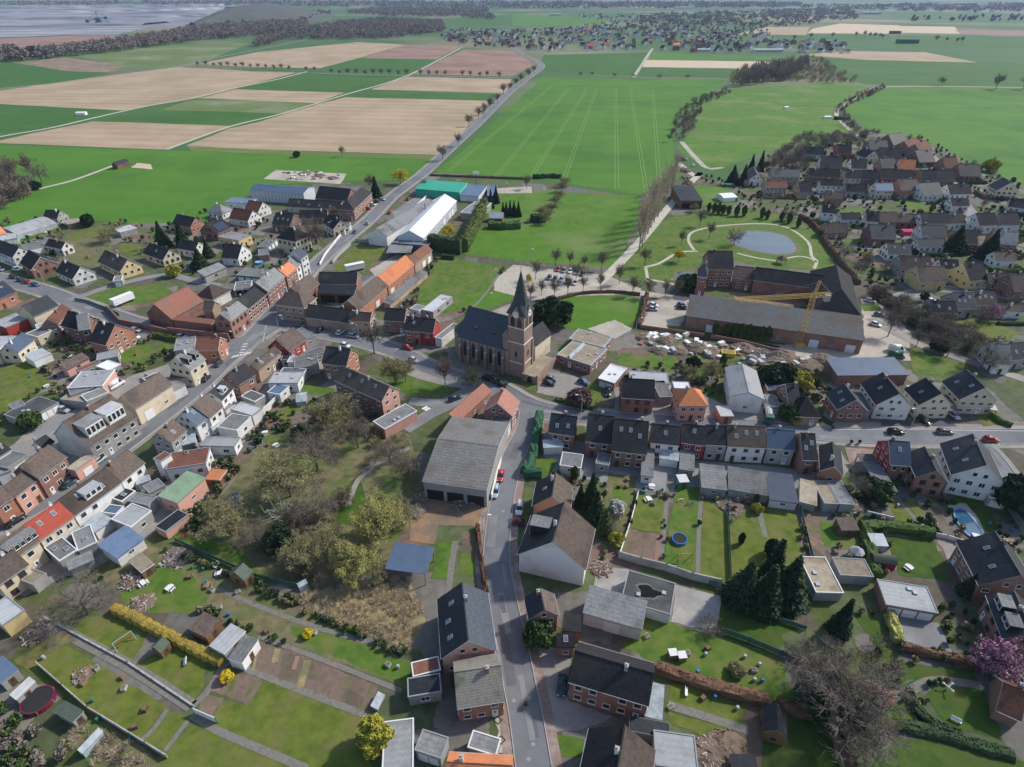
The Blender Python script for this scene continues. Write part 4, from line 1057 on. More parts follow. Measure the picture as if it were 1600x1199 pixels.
ESTATE='''
rb pb 5.5 1196 293 1231 293 1198 283|tan house with rusty roof below the tan block of flats
dk pb 4 1250 301 1270 301 1250 284|dark roofed pale house right of the rusty roofed tan house
bk wh 3.6 1281 263 1315 265 1286 244|wide black roofed bungalow
dk rd 3.6 1308 240 1331 241 1310 226|grey roofed house with red gable
dk wh 3.6 1254 241 1287 243 1258 229|white bungalow beside the bare wood
bk cr 3.6 1352 247 1336 241 1363 235|cream gabled house
bk br 3.6 1360 234 1389 234 1369 219|black roofed house at the wheat field
bk db 3.6 1396 227 1420 225 1409 208|steep black roofed house at the tip of the estate
rb br 3.6 1422 234 1441 229 1429 216|rusty roofed house, left one of two at the wheat field
rb br 3.6 1441 241 1459 235 1439 222|rusty roofed house, right one of two at the wheat field
dk db 3.6 1375 245 1409 246 1389 231|dark house behind the orange roofed one
dk wh 3.6 1330 263 1355 264 1339 248|dark roofed house left of the orange roofed one
or wh 3.6 1404 264 1430 266 1402 248|white house with vivid orange roof
bk br 3.6 1379 263 1402 263 1385 247|black roofed house touching the orange roofed one
bk db 3.6 1437 254 1462 253 1454 234|long black roof right of the orange roofed house
rb br 3.6 1477 263 1499 263 1485 246|rusty roofed house among dark shrubs
bk db 3.6 1500 275 1534 276 1510 256|black roofed house among dark shrubs near the pale willow
bk cr 5 1557 298 1543 290 1574 281|cream gabled house at the eastern field edge
dk br 5.5 1264 276 1313 278 1268 263|long dark roofed brick terrace, first from left in its row
dk cr 5.5 1320 279 1347 280 1323 266|cream terrace house in the middle of the brick row
dk br 5.5 1347 280 1374 281 1348 266|brick terrace house right of the cream terrace house
dk rd 5.5 1376 279 1428 280 1381 265|long red brick terrace under the orange roofed house
dk br 5.5 1440 282 1466 283 1444 266|brick terrace house, left one of the east pair
dk rd 5.5 1466 283 1493 283 1467 266|brick terrace house, right one of the east pair
dk wh 5 1282 290 1317 291 1286 281|pale house with car port at the left of the second row
dk gy 3.4 1322 300 1352 301 1326 287|dark bungalow in the second row
bl cr 5 1369 298 1397 298 1369 286|cream house with blue solar roof
br or 5 1408 298 1438 297 1403 281|orange brick house with brown roof in the second row
bk wh 3.6 1444 306 1475 304 1442 286|black roofed white bungalow in the second row
dk wh 3.6 1485 304 1520 303 1486 288|dark roofed white bungalow at the end of the second row
bk wh 3 1575 323 1606 327 1578 309|long white bungalow with window row at the right edge
dk wh 5 1284 332 1306 334 1284 321|white two storey house at the left of the third row
dk wh 3.4 1315 344 1347 343 1316 333|low white house with dark roof strip in the third row
dk wh 4 1354 346 1375 347 1352 331|white fronted house, first of the third row terrace
br br 4 1375 347 1405 347 1374 331|brick house, second of the dark roofed terrace in the third row
br br 3.6 1405 347 1440 348 1404 334|low brown house, third of the dark roofed terrace in the third row
dk wh 4.6 1441 350 1487 350 1442 333|dark roofed house with white verge in the third row
dk wh 4 1487 350 1510 348 1489 335|small dark house with white porch in the third row
dk wh 4.6 1531 353 1562 352 1532 333|white gabled half of the right hand pair in the third row
dk wh 4.6 1562 352 1596 352 1563 333|dark half of the right hand pair in the third row
br or 3.4 1292 363 1327 363 1301 348|brown roofed orange brick bungalow near the long beech hedge
bk db 4 1362 373 1401 374 1373 351|black roofed house left of the magenta awning
bk wh 3.6 1388 397 1425 398 1405 380|white house with black roof and skylight, behind the magenta awning
bk wh 4.6 1441 369 1481 370 1442 351|black roofed house with three roof windows above the big dark conifer
bk wh 3 1436 386 1477 386 1437 373|low black extension with white window band
dk db 4.6 1500 382 1529 383 1500 359|dark house between the two big conifers
gr br 4.6 1551 380 1591 384 1551 359|grey roofed brick terrace at the right
br gy 4.4 1407 418 1457 420 1406 399|brown roofed house with pale gable and terrace
br ye 4.2 1437 441 1481 441 1437 416|yellow house with chocolate brown roof
dk ye 4.2 1516 440 1546 437 1515 413|yellow house with dark roof and white bay
br br 3.6 1547 443 1585 443 1548 427|low brown roofed brick house
br db 4.6 1585 455 1610 455 1586 428|brick house at the right edge
br cr 4.4 1526 477 1560 477 1528 456|cream house with brown roof above the blossom tree
bk gy 4 1494 483 1527 483 1500 457|black roofed house with white conservatory
dk gy 3.2 1457 489 1497 490 1460 470|low dark slate roofed house at the wooded bank
br wh 3 1557 487 1602 488 1560 475|low white bungalow with brown roof
gr wh 4 1556 569 1582 571 1541 535|grey roofed white house beside the track at the right edge
bk gy 4 1583 563 1614 561 1577 536|black roofed house at the right edge above the track
dk wh 3.6 1488 322 1516 322 1490 310|small dark house hidden among shrubs between the rows
br wh 3.6 1556 408 1590 408 1558 394|brown bungalow below the grey roofed brick terrace
dk wh 3.6 1355 283 1362 300 1368 284|narrow dark house across the end of the first row
dk wh 3.6 1470 420 1500 421 1472 405|dark bungalow behind the yellow houses
br or 3.6 1294 310 1318 311 1296 299|brown bungalow under the bare trees at the left of the estate'''
for l in HOUSES.strip().split('\n'):
    d,lab=l.split(' ; '); t=d.split(); v=[float(x) for x in t[4:12]]
    building(t[0],t[1],t[2],t[3],v[0],v[1],v[2:4],v[4:6],v[6:8],t[12],lab.strip())
for l in ESTATE.strip().split('\n'):
    d,lab=l.split('|'); t=d.split(); v=[float(x) for x in t[2:]]
    building('house','g',t[0],t[1],v[0],0,v[1:3],v[3:5],v[5:7],'-',lab+', eastern estate' if len(lab.split())<14 else lab)
if __name__=='__main__' and False:
    pass
# ---------------------------------------------------------------- church
def church():
    ze,zr=9.2,17.0
    a=P(715,526,ze); b=P(789,547,ze); u=b-a; u.z=0; L=u.length; u.normalize(); v=Vector((-u.y,u.x,0))
    hw=(P(736,480,zr)-a).dot(v); hw=min(max(hw,6),9)
    T=thing('church','brick village church with slate roof, tall pointed spire and clock faces','church',(a.x,a.y,0),math.atan2(u.y,u.x))
    w,r=WA['db'],RO['sl']; stone=M['conc']
    WB=mat('wall_church',(.29,.2,.16),(.36,.26,.21),3,.9,.2,(.24,.165,.135),.2,stripes=(2,.22,.88,0))
    def loc(px,py,z): p=P(px,py,z)-a; return p.dot(u),p.dot(v)
    # nave
    wb=MB(); wb.prism([(.4,-.1),(2*hw-.4,-.1),(2*hw-.4,ze-.1),(hw,zr-.3),(.4,ze-.1)],.4,L+1.5); wb.box(.4,L,.25,.4,0,1.6)
    wb.build('nave_wall',[WB],T)
    rb=MB(); rb.prism([(0,ze-.15),(hw,zr-.15),(hw,zr+.05),(0,ze+.05)],-.1,L+1.2); rb.prism([(hw,zr-.15),(2*hw,ze-.15),(2*hw,ze+.05),(hw,zr+.05)],-.1,L+1.2)
    rb.prism([(hw-.2,zr),(hw+.2,zr),(hw,zr+.25)],-.1,L+1.2)
    ro=rb.build('nave_roof',[r],T)
    # apse to the far left
    ab=MB(); n=7
    for i in range(n):
        t0=-math.pi/2-math.pi*i/n; t1=-math.pi/2-math.pi*(i+1)/n; R_=hw*.72
        p=[(R_*math.cos(t)*1.0,hw+R_*math.sin(t)) for t in (t0,t1)]
        ab.quad((*p[1],-.1),(*p[0],-.1),(*p[0],ze-.4),(*p[1],ze-.4),0); ab.add([(*p[1],ze-.4),(*p[0],ze-.4),(.6,hw,zr-2.5)],[(0,1,2)],1)
    ab.build('apse',[WB,r],T)
    # buttresses and pointed windows along the street side
    k=6
    for i in range(k):
        x=.9+i*(L-1.6)/(k-1); bb=MB(); bb.box(x-.35,x+.35,-.75,.4,-.1,ze-3.2,0); bb.prism([(-.75,ze-3.2),(-.2,ze-2.6),(.4,ze-2.6),(.4,ze-3.2)],x-.35,x+.35,1)
        bb.box(x-.3,x+.3,-.25,.4,ze-3.2,ze-.7,0); bb.box(x-.38,x+.38,-.32,.4,ze-.7,ze-.5,1); bb.box(x-.4,x+.4,-.8,-.2,3.1,3.3,1); bb.build('buttress',[WB,stone],T)
    def lancet(x,y,z0,z1,w_,rz=0,parent=T):
        m=MB(); pts=[(-w_,z0),(w_,z0),(w_,z1-w_*1.6),(w_*.6,z1-w_*.6),(0,z1),(-w_*.6,z1-w_*.6),(-w_,z1-w_*1.6)]
        o_=[(p*1.25,z0-.15 if z==z0 else z+.15) for p,z in pts]
        m.add([(p,-.06,z) for p,z in o_]+[(p,.06,z) for p,z in o_],[tuple(range(7))]+[(i,i+7,(i+1)%7+7,(i+1)%7) for i in range(7)],0)
        m.add([(p,-.1,z) for p,z in pts],[tuple(range(7))],1)
        o=m.build('window',[WB,M['glass']],parent); o.location=(x,y,0); o.rotation_euler=(0,0,rz)
    for i in range(k-1): lancet(.9+(i+.5)*(L-1.6)/(k-1),.37,2.6,ze-1.0,.62)
    for i in range(2):   # small roof hatches
        m=MB(); x=L*(.3+.38*i); m.prism([(hw*.34,ze+(zr-ze)*.34),(hw*.5,ze+(zr-ze)*.5),(hw*.34,ze+(zr-ze)*.34+.9)],x-.4,x+.4); m.build('hatch',[r],ro)
    # tower
    nx,ny=loc(818,592,0); s=5.6; ht=22.6; x0,x1,y0,y1=nx-s,nx,ny,ny+s
    tb=MB(); tb.box(x0,x1,y0,y1,-.1,ht,0)
    for z in (5.2,12.4,17.6): tb.box(x0-.12,x1+.12,y0-.12,y1+.12,z,z+.28,1)
    for cx,cy in ((x0,y0),(x1,y0),(x1,y1),(x0,y1)): tb.box(cx-.35,cx+.35,cy-.35,cy+.35,-.1,12.4,0)
    tw=tb.build('tower',[WB,M['trim']],T)
    for rz,cx,cy in ((0,(x0+x1)/2,y0),(math.pi/2,x1,(y0+y1)/2),(-math.pi/2,x0,(y0+y1)/2),(math.pi,(x0+x1)/2,y1)):
        for e in (-1.2,1.2): lancet(cx+math.cos(rz)*e,cy+math.sin(rz)*e,18.2,21.6,.72,rz,tw)
        lancet(cx,cy,7.5,9.6,.4,rz,tw)
        g=MB(); g.prism([(-1.9,0),(1.9,0),(0,3.2)],-.35,.35); g.prism([(-1.9,0),(1.9,0),(0,3.2)],.3,2.6,1)
        gg=g.build('spire_gable',[WB,r],tw); n_=Vector((math.sin(rz),-math.cos(rz),0)); gg.location=(cx,cy,ht-.8); gg.rotation_euler=(0,0,rz+math.pi/2)
        c=MB(); 
        vs=[(1.05*math.cos(t*math.pi/10),0,1.05*math.sin(t*math.pi/10)) for t in range(20)]
        c.add([(x,-.12,z) for x,_,z in vs]+[(x,.1,z) for x,_,z in vs],[tuple(range(20))]+[(i,20+i,20+(i+1)%20,(i+1)%20) for i in range(20)],0)
        for ang,ln in ((.5,.6),(2.2,.85)): c.tube((0,-.16,0),(ln*math.cos(ang),-.16,ln*math.sin(ang)),.06,n=4,m=1)
        for t in range(12): c.box(.88*math.cos(t*math.pi/6)-.05,.88*math.cos(t*math.pi/6)+.05,-.15,-.12,.88*math.sin(t*math.pi/6)-.05,.88*math.sin(t*math.pi/6)+.05,1)
        cf=c.build('clock_face',[M['white'],M['dark']],tw); cf.location=(cx+n_.x*.35,cy+n_.y*.35,ht-.1); cf.rotation_euler=(0,0,rz)
    sp=MB(); cx,cy=(x0+x1)/2,(y0+y1)/2
    base=[(cx+(s/2+.45)*sx,cy+(s/2+.45)*sy,ht) for sx,sy in ((-1,-1),(1,-1),(1,1),(-1,1))]
    oc=[(cx+2.5*math.cos(math.pi/8+i*math.pi/4),cy+2.5*math.sin(math.pi/8+i*math.pi/4),ht+2.6) for i in range(8)]
    tip=P(816,420,0); d=(tip-cam.location); d.normalize()
    wt=a+u*cx+v*cy; dd=math.hypot(wt.x,wt.y); ztip=CAMH-dd*math.tan(PIT-math.atan((599.5-421)/FPX)); print('spire',ztip,L,hw)
    sp.add(oc+[(cx,cy,ztip)],[(i,(i+1)%8,8) for i in range(8)])
    # broached skirt: square eaves up to the octagon
    sp.add(base+oc,[(0,1,10,9),(1,2,4,11),(2,3,6,5),(3,0,8,7),(0,9,8),(1,11,10),(2,5,4),(3,7,6)])
    sp.add([(x,y,z-.25) for x,y,z in base]+base,[(0,1,5,4),(1,2,6,5),(2,3,7,6),(3,0,4,7),(3,2,1,0)])
    so_=sp.build('spire',[r],T)
    cr=MB(); cr.tube((cx,cy,ztip-.6),(cx,cy,ztip+1.5),.07); cr.tube((cx-.45,cy,ztip+.9),(cx+.45,cy,ztip+.9),.06); cr.lathe([(.05,-.2),(.25,0),(.05,.2)],8,c=(cx,cy,ztip)); cr.build('cross',[M['zinc']],so_)
    # stair turret, porch and south aisle
    st=MB(); st.lathe([(1.5,-.1),(1.5,13.6),(1.7,13.7),(.05,16.2)],8,c=(x0-.9,y0+1.0,0)); st.build('stair_turret',[WB],T)
    for i,(e1,e2,rr,z1) in enumerate((((836,540),(861,521),(828,527),7.0),)):
        ea=P(*e1,z1)-a; eb=P(*e2,z1)-a; A=Vector((ea.dot(u),ea.dot(v),0)); B=Vector((eb.dot(u),eb.dot(v),0)); ax=(B-A); ln=ax.length; 
        al=MB(); wd=7.0
        al.prism([(0,-.1),(wd,-.1),(wd,z1),(wd/2,z1+3.4),(0,z1)],0.2,ln-.2,0); 
        al.prism([(-.35,z1-.3),(wd/2,z1+3.4),(wd/2,z1+3.65),(-.35,z1-.05)],0,ln,1); al.prism([(wd/2,z1+3.4),(wd+.35,z1-.3),(wd+.35,z1-.05),(wd/2,z1+3.65)],0,ln,1)
        o=al.build('transept',[WA['cr'],RO['dk']],T); o.location=A; o.rotation_euler=(0,0,math.atan2(ax.y,ax.x))
    pb=MB(); px,py=loc(868,560,0); pb.box(x1+.1,x1+5.5,y0-1.0,y0+12,-.1,2.6,0); pb.box(x1+.0,x1+5.7,y0-1.2,y0+12.2,2.6,2.75,1)
    pb.box(x1+5.2,x1+5.6,y0-1.1,y0+12.1,2.75,3.4,0)
    pr=pb.build('porch_terrace',[WB,M['gravelroof']],T)
    lancet(x1+2.8,y0-1.05,.1,2.5,.9,0,pr)
church()
# ---------------------------------------------------------------- trees
TM=dict(
 bark=mat('bark_grey',(.13,.11,.09),(.09,.075,.06),3,.95,.3), barkw=mat('bark_pale',(.5,.47,.42),(.36,.33,.29),3,.9), barkt=mat('bark_tan',(.36,.29,.21),(.27,.21,.15),3,.9),
 twig=mat('bare_twigs',(.21,.175,.14),(.15,.125,.1),.6,.95), twigr=mat('reddish_twigs',(.19,.115,.095),(.13,.085,.07),.6,.95), twigp=mat('tan_twigs',(.5,.41,.3),(.4,.32,.23),.6,.95),
 olive=mat('olive_twigs',(.29,.25,.13),(.22,.19,.1),.6,.95),
 bud=mat('spring_buds',(.43,.41,.12),(.34,.32,.1),.35,.9,c3=(.27,.25,.09),scale2=.5), budp=mat('pale_buds',(.3,.275,.125),(.235,.215,.1),.35,.9),
 fir=mat('fir_needles',(.02,.045,.018),(.035,.062,.024),.5,.9,c3=(.05,.075,.03),scale2=.6), firb=mat('light_fir_needles',(.06,.10,.03),(.085,.125,.04),.5,.9),
 thuja=mat('thuja_scales',(.06,.09,.02),(.1,.13,.03),.6,.9), ever=mat('evergreen_leaves',(.045,.085,.022),(.08,.13,.03),.6,.8,c3=(.03,.06,.02),scale2=.8),
 yellow=mat('yellow_blossom',(.72,.55,.03),(.6,.47,.03),.8,.9), yel2=mat('golden_foliage',(.45,.4,.05),(.3,.29,.045),.5,.9,c3=(.2,.21,.04),scale2=.7), pink=mat('pink_blossom',(.5,.26,.36),(.36,.17,.25),.8,.9), whiteb=mat('white_blossom',(.7,.66,.6),(.5,.46,.4),.8,.9),
 beech=mat('beech_hedge_leaves',(.19,.10,.06),(.145,.08,.05),.5,.95,c3=(.11,.07,.04),scale2=.6), gold=mat('golden_thuja',(.36,.26,.045),(.28,.21,.04),.5,.9,c3=(.2,.17,.04),scale2=.8), hedge=mat('hedge_leaves',(.055,.1,.02),(.09,.14,.03),.6,.9,c3=(.035,.07,.018),scale2=.5), hedged=mat('dark_hedge_leaves',(.025,.05,.02),(.04,.07,.025),.6,.9), net=mat('green_privacy_net',(.022,.085,.045),(.035,.11,.06),.9,.8))
def cards(C,size,rg,asp=1.0,flat=0.0,dirs=None):
    """random oriented quads centred at C (n,3); returns verts, faces"""
    n=len(C); a=rg.normal(size=(n,3)) if dirs is None else dirs+rg.normal(size=(n,3))*.25
    a/=np.linalg.norm(a,axis=1)[:,None]; b=rg.normal(size=(n,3)); 
    if flat: b[:,2]*=1-flat
    b-=a*(a*b).sum(1)[:,None]; b/=np.linalg.norm(b,axis=1)[:,None]+1e-9
    s=(size*(.6+.8*rg.random(n)))[:,None] if np.isscalar(size) else size[:,None]
    a=a*s*asp; b=b*s
    V=np.stack([C-a-b,C+a-b,C+a+b,C-a+b],1).reshape(-1,3); F=np.arange(4*n).reshape(-1,4); return V,F
def tree_skeleton(rg,h=12,spread=.42,nl=9,up=.5,trunk=.28,split=.12,r0=.2):
    segs=[];tips=[]
    def grow(p,d,ln,r,lv):
        k=3 if lv<2 else 2; q=p
        for i in range(k):
            d=d+Vector(rg.normal(size=3))*.16+Vector((0,0,.08*up)); d.normalize(); e=q+d*(ln/k); segs.append((q,e,r*(1-.25*i/k),r*(1-.25*(i+1)/k),lv)); q=e
            if lv<3:
                nb=(2 if lv==0 else 2 if lv==1 else 3)
                for _ in range(nb):
                    ax=Vector(rg.normal(size=3)); ax=(ax-d*ax.dot(d)).normalized(); nd=(d*.62+ax*.8+Vector((0,0,up*.3))).normalized()
                    if lv<2: grow(q,nd,ln*rg.uniform(.5,.72),r*.5,lv+1)
                    else: tips.append((q,nd,ln*.6))
        tips.append((q,d,ln*.6))
    top=h*trunk; segs.append((Vector((0,0,-.3)),Vector((0,0,top)),r0*1.25,r0,0))
    for i in range(nl):
        a=i*2.4+rg.uniform(-.3,.3); z=top*rg.uniform(.75,1.0)+(h*split)*i/nl*1.5; tilt=rg.uniform(.35,1.0)*(1-.5*up*i/nl)
        d=Vector((math.cos(a)*spread*2*tilt,math.sin(a)*spread*2*tilt,.55+up)).normalized()
        if z>top: segs.append((Vector((0,0,top)),Vector((0,0,z)),r0*.8,r0*.6,0))
        grow(Vector((0,0,z)),d,h*rg.uniform(.3,.42),r0*.5,1)
    return segs,tips
def tree_proto(kind,seed):
    rg=np.random.default_rng(seed); tb=MB()
    spec=dict(bare=dict(spread=.45,up=.45),bareb=dict(spread=.6,up=.25,nl=11),poplar=dict(spread=.13,up=1.6,nl=12,trunk=.16,split=.5),birch=dict(spread=.3,up=.7,trunk=.3),bud=dict(spread=.62,up=.3,nl=12,trunk=.2),oliv=dict(spread=.55,up=.35,nl=11,trunk=.2),dead=dict(spread=.7,up=.2,nl=7,trunk=.22),willow=dict(spread=.5,up=.2,nl=10),pinkt=dict(spread=.6,up=.3,nl=9,trunk=.15))[kind]
    segs,tips=tree_skeleton(rg,12,**spec)
    for a,b,r0,r1,lv in segs: tb.tube(a,b,max(r0,.035),max(r1,.03),n=5 if lv<2 else 3,cap=False)
    bark={'birch':'barkw','dead':'barkw','poplar':'barkt'}.get(kind,'bark')
    tm=tb.mesh('trunk',[TM[bark]])
    pos=np.array([t[0] for t in tips]); dr=np.array([t[1] for t in tips]); ln=np.array([t[2] for t in tips]); n=len(pos)
    if kind=='dead':
        return tm,None
    nt_=max(1,int((900 if kind=='poplar' else 2600)/n)); C=np.repeat(pos,nt_,0); D=np.repeat(dr,nt_,0)+rg.normal(size=(n*nt_,3))*.5
    if kind=='willow': D[:,2]-=1.2
    D/=np.linalg.norm(D,axis=1)[:,None]
    l=np.repeat(ln,nt_)*rg.uniform(.25,.75,n*nt_); st=C+D*(l*rg.uniform(0,.4,n*nt_))[:,None]; en=st+D*l[:,None]
    D2=np.repeat(D,3,0)+rg.normal(size=(3*len(D),3))*.6+np.array([0,0,.15]); D2/=np.linalg.norm(D2,axis=1)[:,None]
    f2=rg.uniform(.2,1,len(D2))[:,None]; st2=np.repeat(st,3,0)*(1-f2)+np.repeat(en,3,0)*f2; l2=np.repeat(l,3)*rg.uniform(.3,.6,len(D2)); en2=st2+D2*l2[:,None]
    def blades(st,en,D,w_):
        sd_=np.cross(D,rg.normal(size=D.shape)); sd_/=np.linalg.norm(sd_,axis=1)[:,None]+1e-9; wv=sd_*w_
        return np.stack([st-wv,st+wv,en+wv*.4,en-wv*.4],1).reshape(-1,3)
    V=np.vstack([blades(st,en,D,.024),blades(st2,en2,D2,.017)]); F=np.arange(len(V)).reshape(-1,4); mi=np.zeros(len(F),int); en,D,l=en2,D2,l2
    mats=[TM[{'poplar':'twigp','bud':'olive','oliv':'olive','willow':'yel2','pinkt':'twigr','bare':'twig','bareb':'twig','birch':'twigr'}[kind]]]
    lf={'bud':(20000,.072,'bud'),'oliv':(9000,.065,'budp'),'willow':(4500,.14,'yellow'),'pinkt':(4200,.14,'pink')}.get(kind)
    if lf:
        k=rg.integers(0,len(en),lf[0]); c=en[k]+rg.normal(size=(lf[0],3))*.12-(D[k]*(l[k]*rg.random(lf[0])*.6)[:,None])
        V2,F2=cards(c,lf[1],rg); F=np.vstack([F,F2+len(V)]); mi=np.concatenate([mi,np.ones(len(F2),int)]); V=np.vstack([V,V2]); mats.append(TM[lf[2]])
    return tm,npmesh('crown',V,F,mats,mi)
def conifer_proto(seed,wide=.24,m='fir',h=12,n=5200):
    rg=np.random.default_rng(seed); tb=MB(); tb.tube((0,0,-.3),(0,0,h*.97),.24,.03,n=6)
    tm=tb.mesh('trunk',[TM['bark']])
    z=h*(.04+.95*(1-np.sqrt(rg.random(n)))); lay=np.round(z/.62)*.62+rg.normal(size=n)*.07
    lay=np.clip(lay,.3,h*.985)
    R=(h-lay)*wide*(1+.22*np.sin(lay*9.7+3)+.1*rg.normal(size=n)); br=np.floor(rg.random(n)*9); a=br*2*math.pi/9+lay*2.7+rg.normal(size=n)*.16
    t=rg.random(n)**.55; r=R*t; C=np.stack([r*np.cos(a),r*np.sin(a),lay-.28*r+.1*r*t],1)
    D=np.stack([np.cos(a),np.sin(a),np.full(n,-.32)],1)
    V,F=cards(C,.15+.1*rg.random(n),rg,2.2,.5,D)
    return tm,npmesh('crown',V,F,[TM[m]])
def bush_mesh(name,m,seed,prof='round',n=2400,ls=.11,h=2.0,core=True):
    """dense evergreen: lumpy core with leaf cards over and through the surface"""
    rg=np.random.default_rng(seed); u=rg.normal(size=(n,3)); u/=np.linalg.norm(u,axis=1)[:,None]; u[:,2]=np.where(u[:,2]<-.4,-u[:,2],u[:,2])
    ph=rg.uniform(0,6,6)
    def rad(d): return 1+.13*np.sin(3*np.arctan2(d[:,1],d[:,0])+ph[0]+4*d[:,2])+.09*np.sin(7*d[:,0]+ph[1])+.08*np.sin(8*d[:,1]+9*d[:,2]+ph[2])
    def shape(d,k):
        p=d*(rad(d)*k)[:,None]
        if prof=='round': return p*np.array([h*.55,h*.55,h*.5])+np.array([0,0,h*.48])
        if prof=='column':
            z=(d[:,2]*.5+.5); t=np.clip(z,0,1); w=h*.17*np.minimum(1,2.6*(1-t)**.75)*(.75+.25*np.minimum(1,t*5)); 
            ang=np.arctan2(d[:,1],d[:,0]); rr=w*rad(d)*k; return np.stack([rr*np.cos(ang),rr*np.sin(ang),t*h],1)
        if prof=='egg': return p*np.array([h*.33,h*.33,h*.5])+np.array([0,0,h*.5])
    V,F=cards(shape(u,rg.uniform(.86,1.06,n)),ls,rg); mats=[TM[m]]
    if core:
        cv=[];cf=[];A,B=12,7
        for i in range(B+1):
            for j in range(A):
                th=math.pi*i/B; cv.append((math.sin(th)*math.cos(2*math.pi*j/A),math.sin(th)*math.sin(2*math.pi*j/A),math.cos(th)))
        for i in range(B):
            for j in range(A): cf.append((i*A+j,(i+1)*A+j,(i+1)*A+(j+1)%A,i*A+(j+1)%A))
        cv=np.array(cv); cv=shape(cv,np.full(len(cv),.84)); F=np.vstack([F,np.array(cf)+len(V)]); V=np.vstack([V,cv])
    return npmesh(name,V,F,mats)
PROTO={}
def proto(k):
    if k in PROTO: return PROTO[k]
    if k=='fir': r=[conifer_proto(11),conifer_proto(12,.28),conifer_proto(13,.19)]
    elif k=='cedar': r=[conifer_proto(15,.42,n=7000)]
    elif k=='lfir': r=[conifer_proto(14,.2,'firb')]
    elif k in('thuja','cypress','gcone'): r=[(None,bush_mesh('crown',{'thuja':'thuja','cypress':'fir','gcone':'ever'}[k],s,'column',2600,.12,6)) for s in (21,22)]
    elif k in ('ball','dball','yball','bshrub','gball','wshrub','rshrub','oshrub'): r=[(None,bush_mesh('crown',{'ball':'ever','dball':'fir','yball':'yellow','bshrub':'beech','gball':'yel2','wshrub':'whiteb','rshrub':'twigr','oshrub':'budp'}[k],s,'round',1900,.1 if k!='dball' else .14,2,k not in('wshrub','rshrub','oshrub'))) for s in (31,32)]
    elif k in('egg','yegg'): r=[(None,bush_mesh('crown','fir' if k=='egg' else 'yel2',41,'egg',5200,.11,4))]
    else: r=[tree_proto(k,s) for s in {'bare':(51,52,53),'bareb':(54,55),'poplar':(56,57),'birch':(58,),'bud':(60,61),'oliv':(62,63),'dead':(65,),'willow':(66,),'pinkt':(67,)}[k]]
    if k not in NOM:      # scale every prototype to a true height of 12 m
        for tm,cm in r:
            zs=[v.co.z for me in (tm,cm) if me for v in me.vertices]; zs.sort(); f=12/zs[int(len(zs)*.995)]
            for me in (tm,cm):
                if me: me.transform(Matrix.Scale(f,4))
    PROTO[k]=r; return r
NOM={'thuja':6,'cypress':6,'gcone':6,'ball':2,'dball':2,'yball':2,'bshrub':2,'gball':2,'wshrub':2,'rshrub':2,'oshrub':2,'egg':4,'yegg':4}
SHR={'ball','dball','yball','bshrub','gball','wshrub','rshrub','oshrub'}
KN={'bare':'bare_tree','bareb':'bare_tree','poplar':'poplar_tree','birch':'birch_tree','bud':'budding_tree','oliv':'budding_tree','dead':'dead_tree','willow':'yellow_willow','pinkt':'blossom_tree','fir':'fir_tree','cedar':'cedar_tree','lfir':'fir_tree','thuja':'thuja_tree','cypress':'cypress_tree','gcone':'thuja_tree','egg':'clipped_yew','yegg':'golden_tree'}
def tree(k,x,y,h,label,group=None,sx=1.0,world=None):
    pr=proto(k); tm,cm=pr[random.randrange(len(pr))]; p=world or P(x,y,0)
    nm='shrub' if k in SHR else KN[k]; s=h/NOM.get(k,12)
    T=thing(nm,label,'shrub' if k in SHR else 'tree',(p.x,p.y,.02),random.uniform(0,6.28),group); T.scale=(s*sx,s*sx,s)
    if k in SHR and tm is None: obj('foliage',cm,T)
    else:
        if tm: obj('trunk',tm,T)
        if cm: obj('crown',cm,T)
    return T
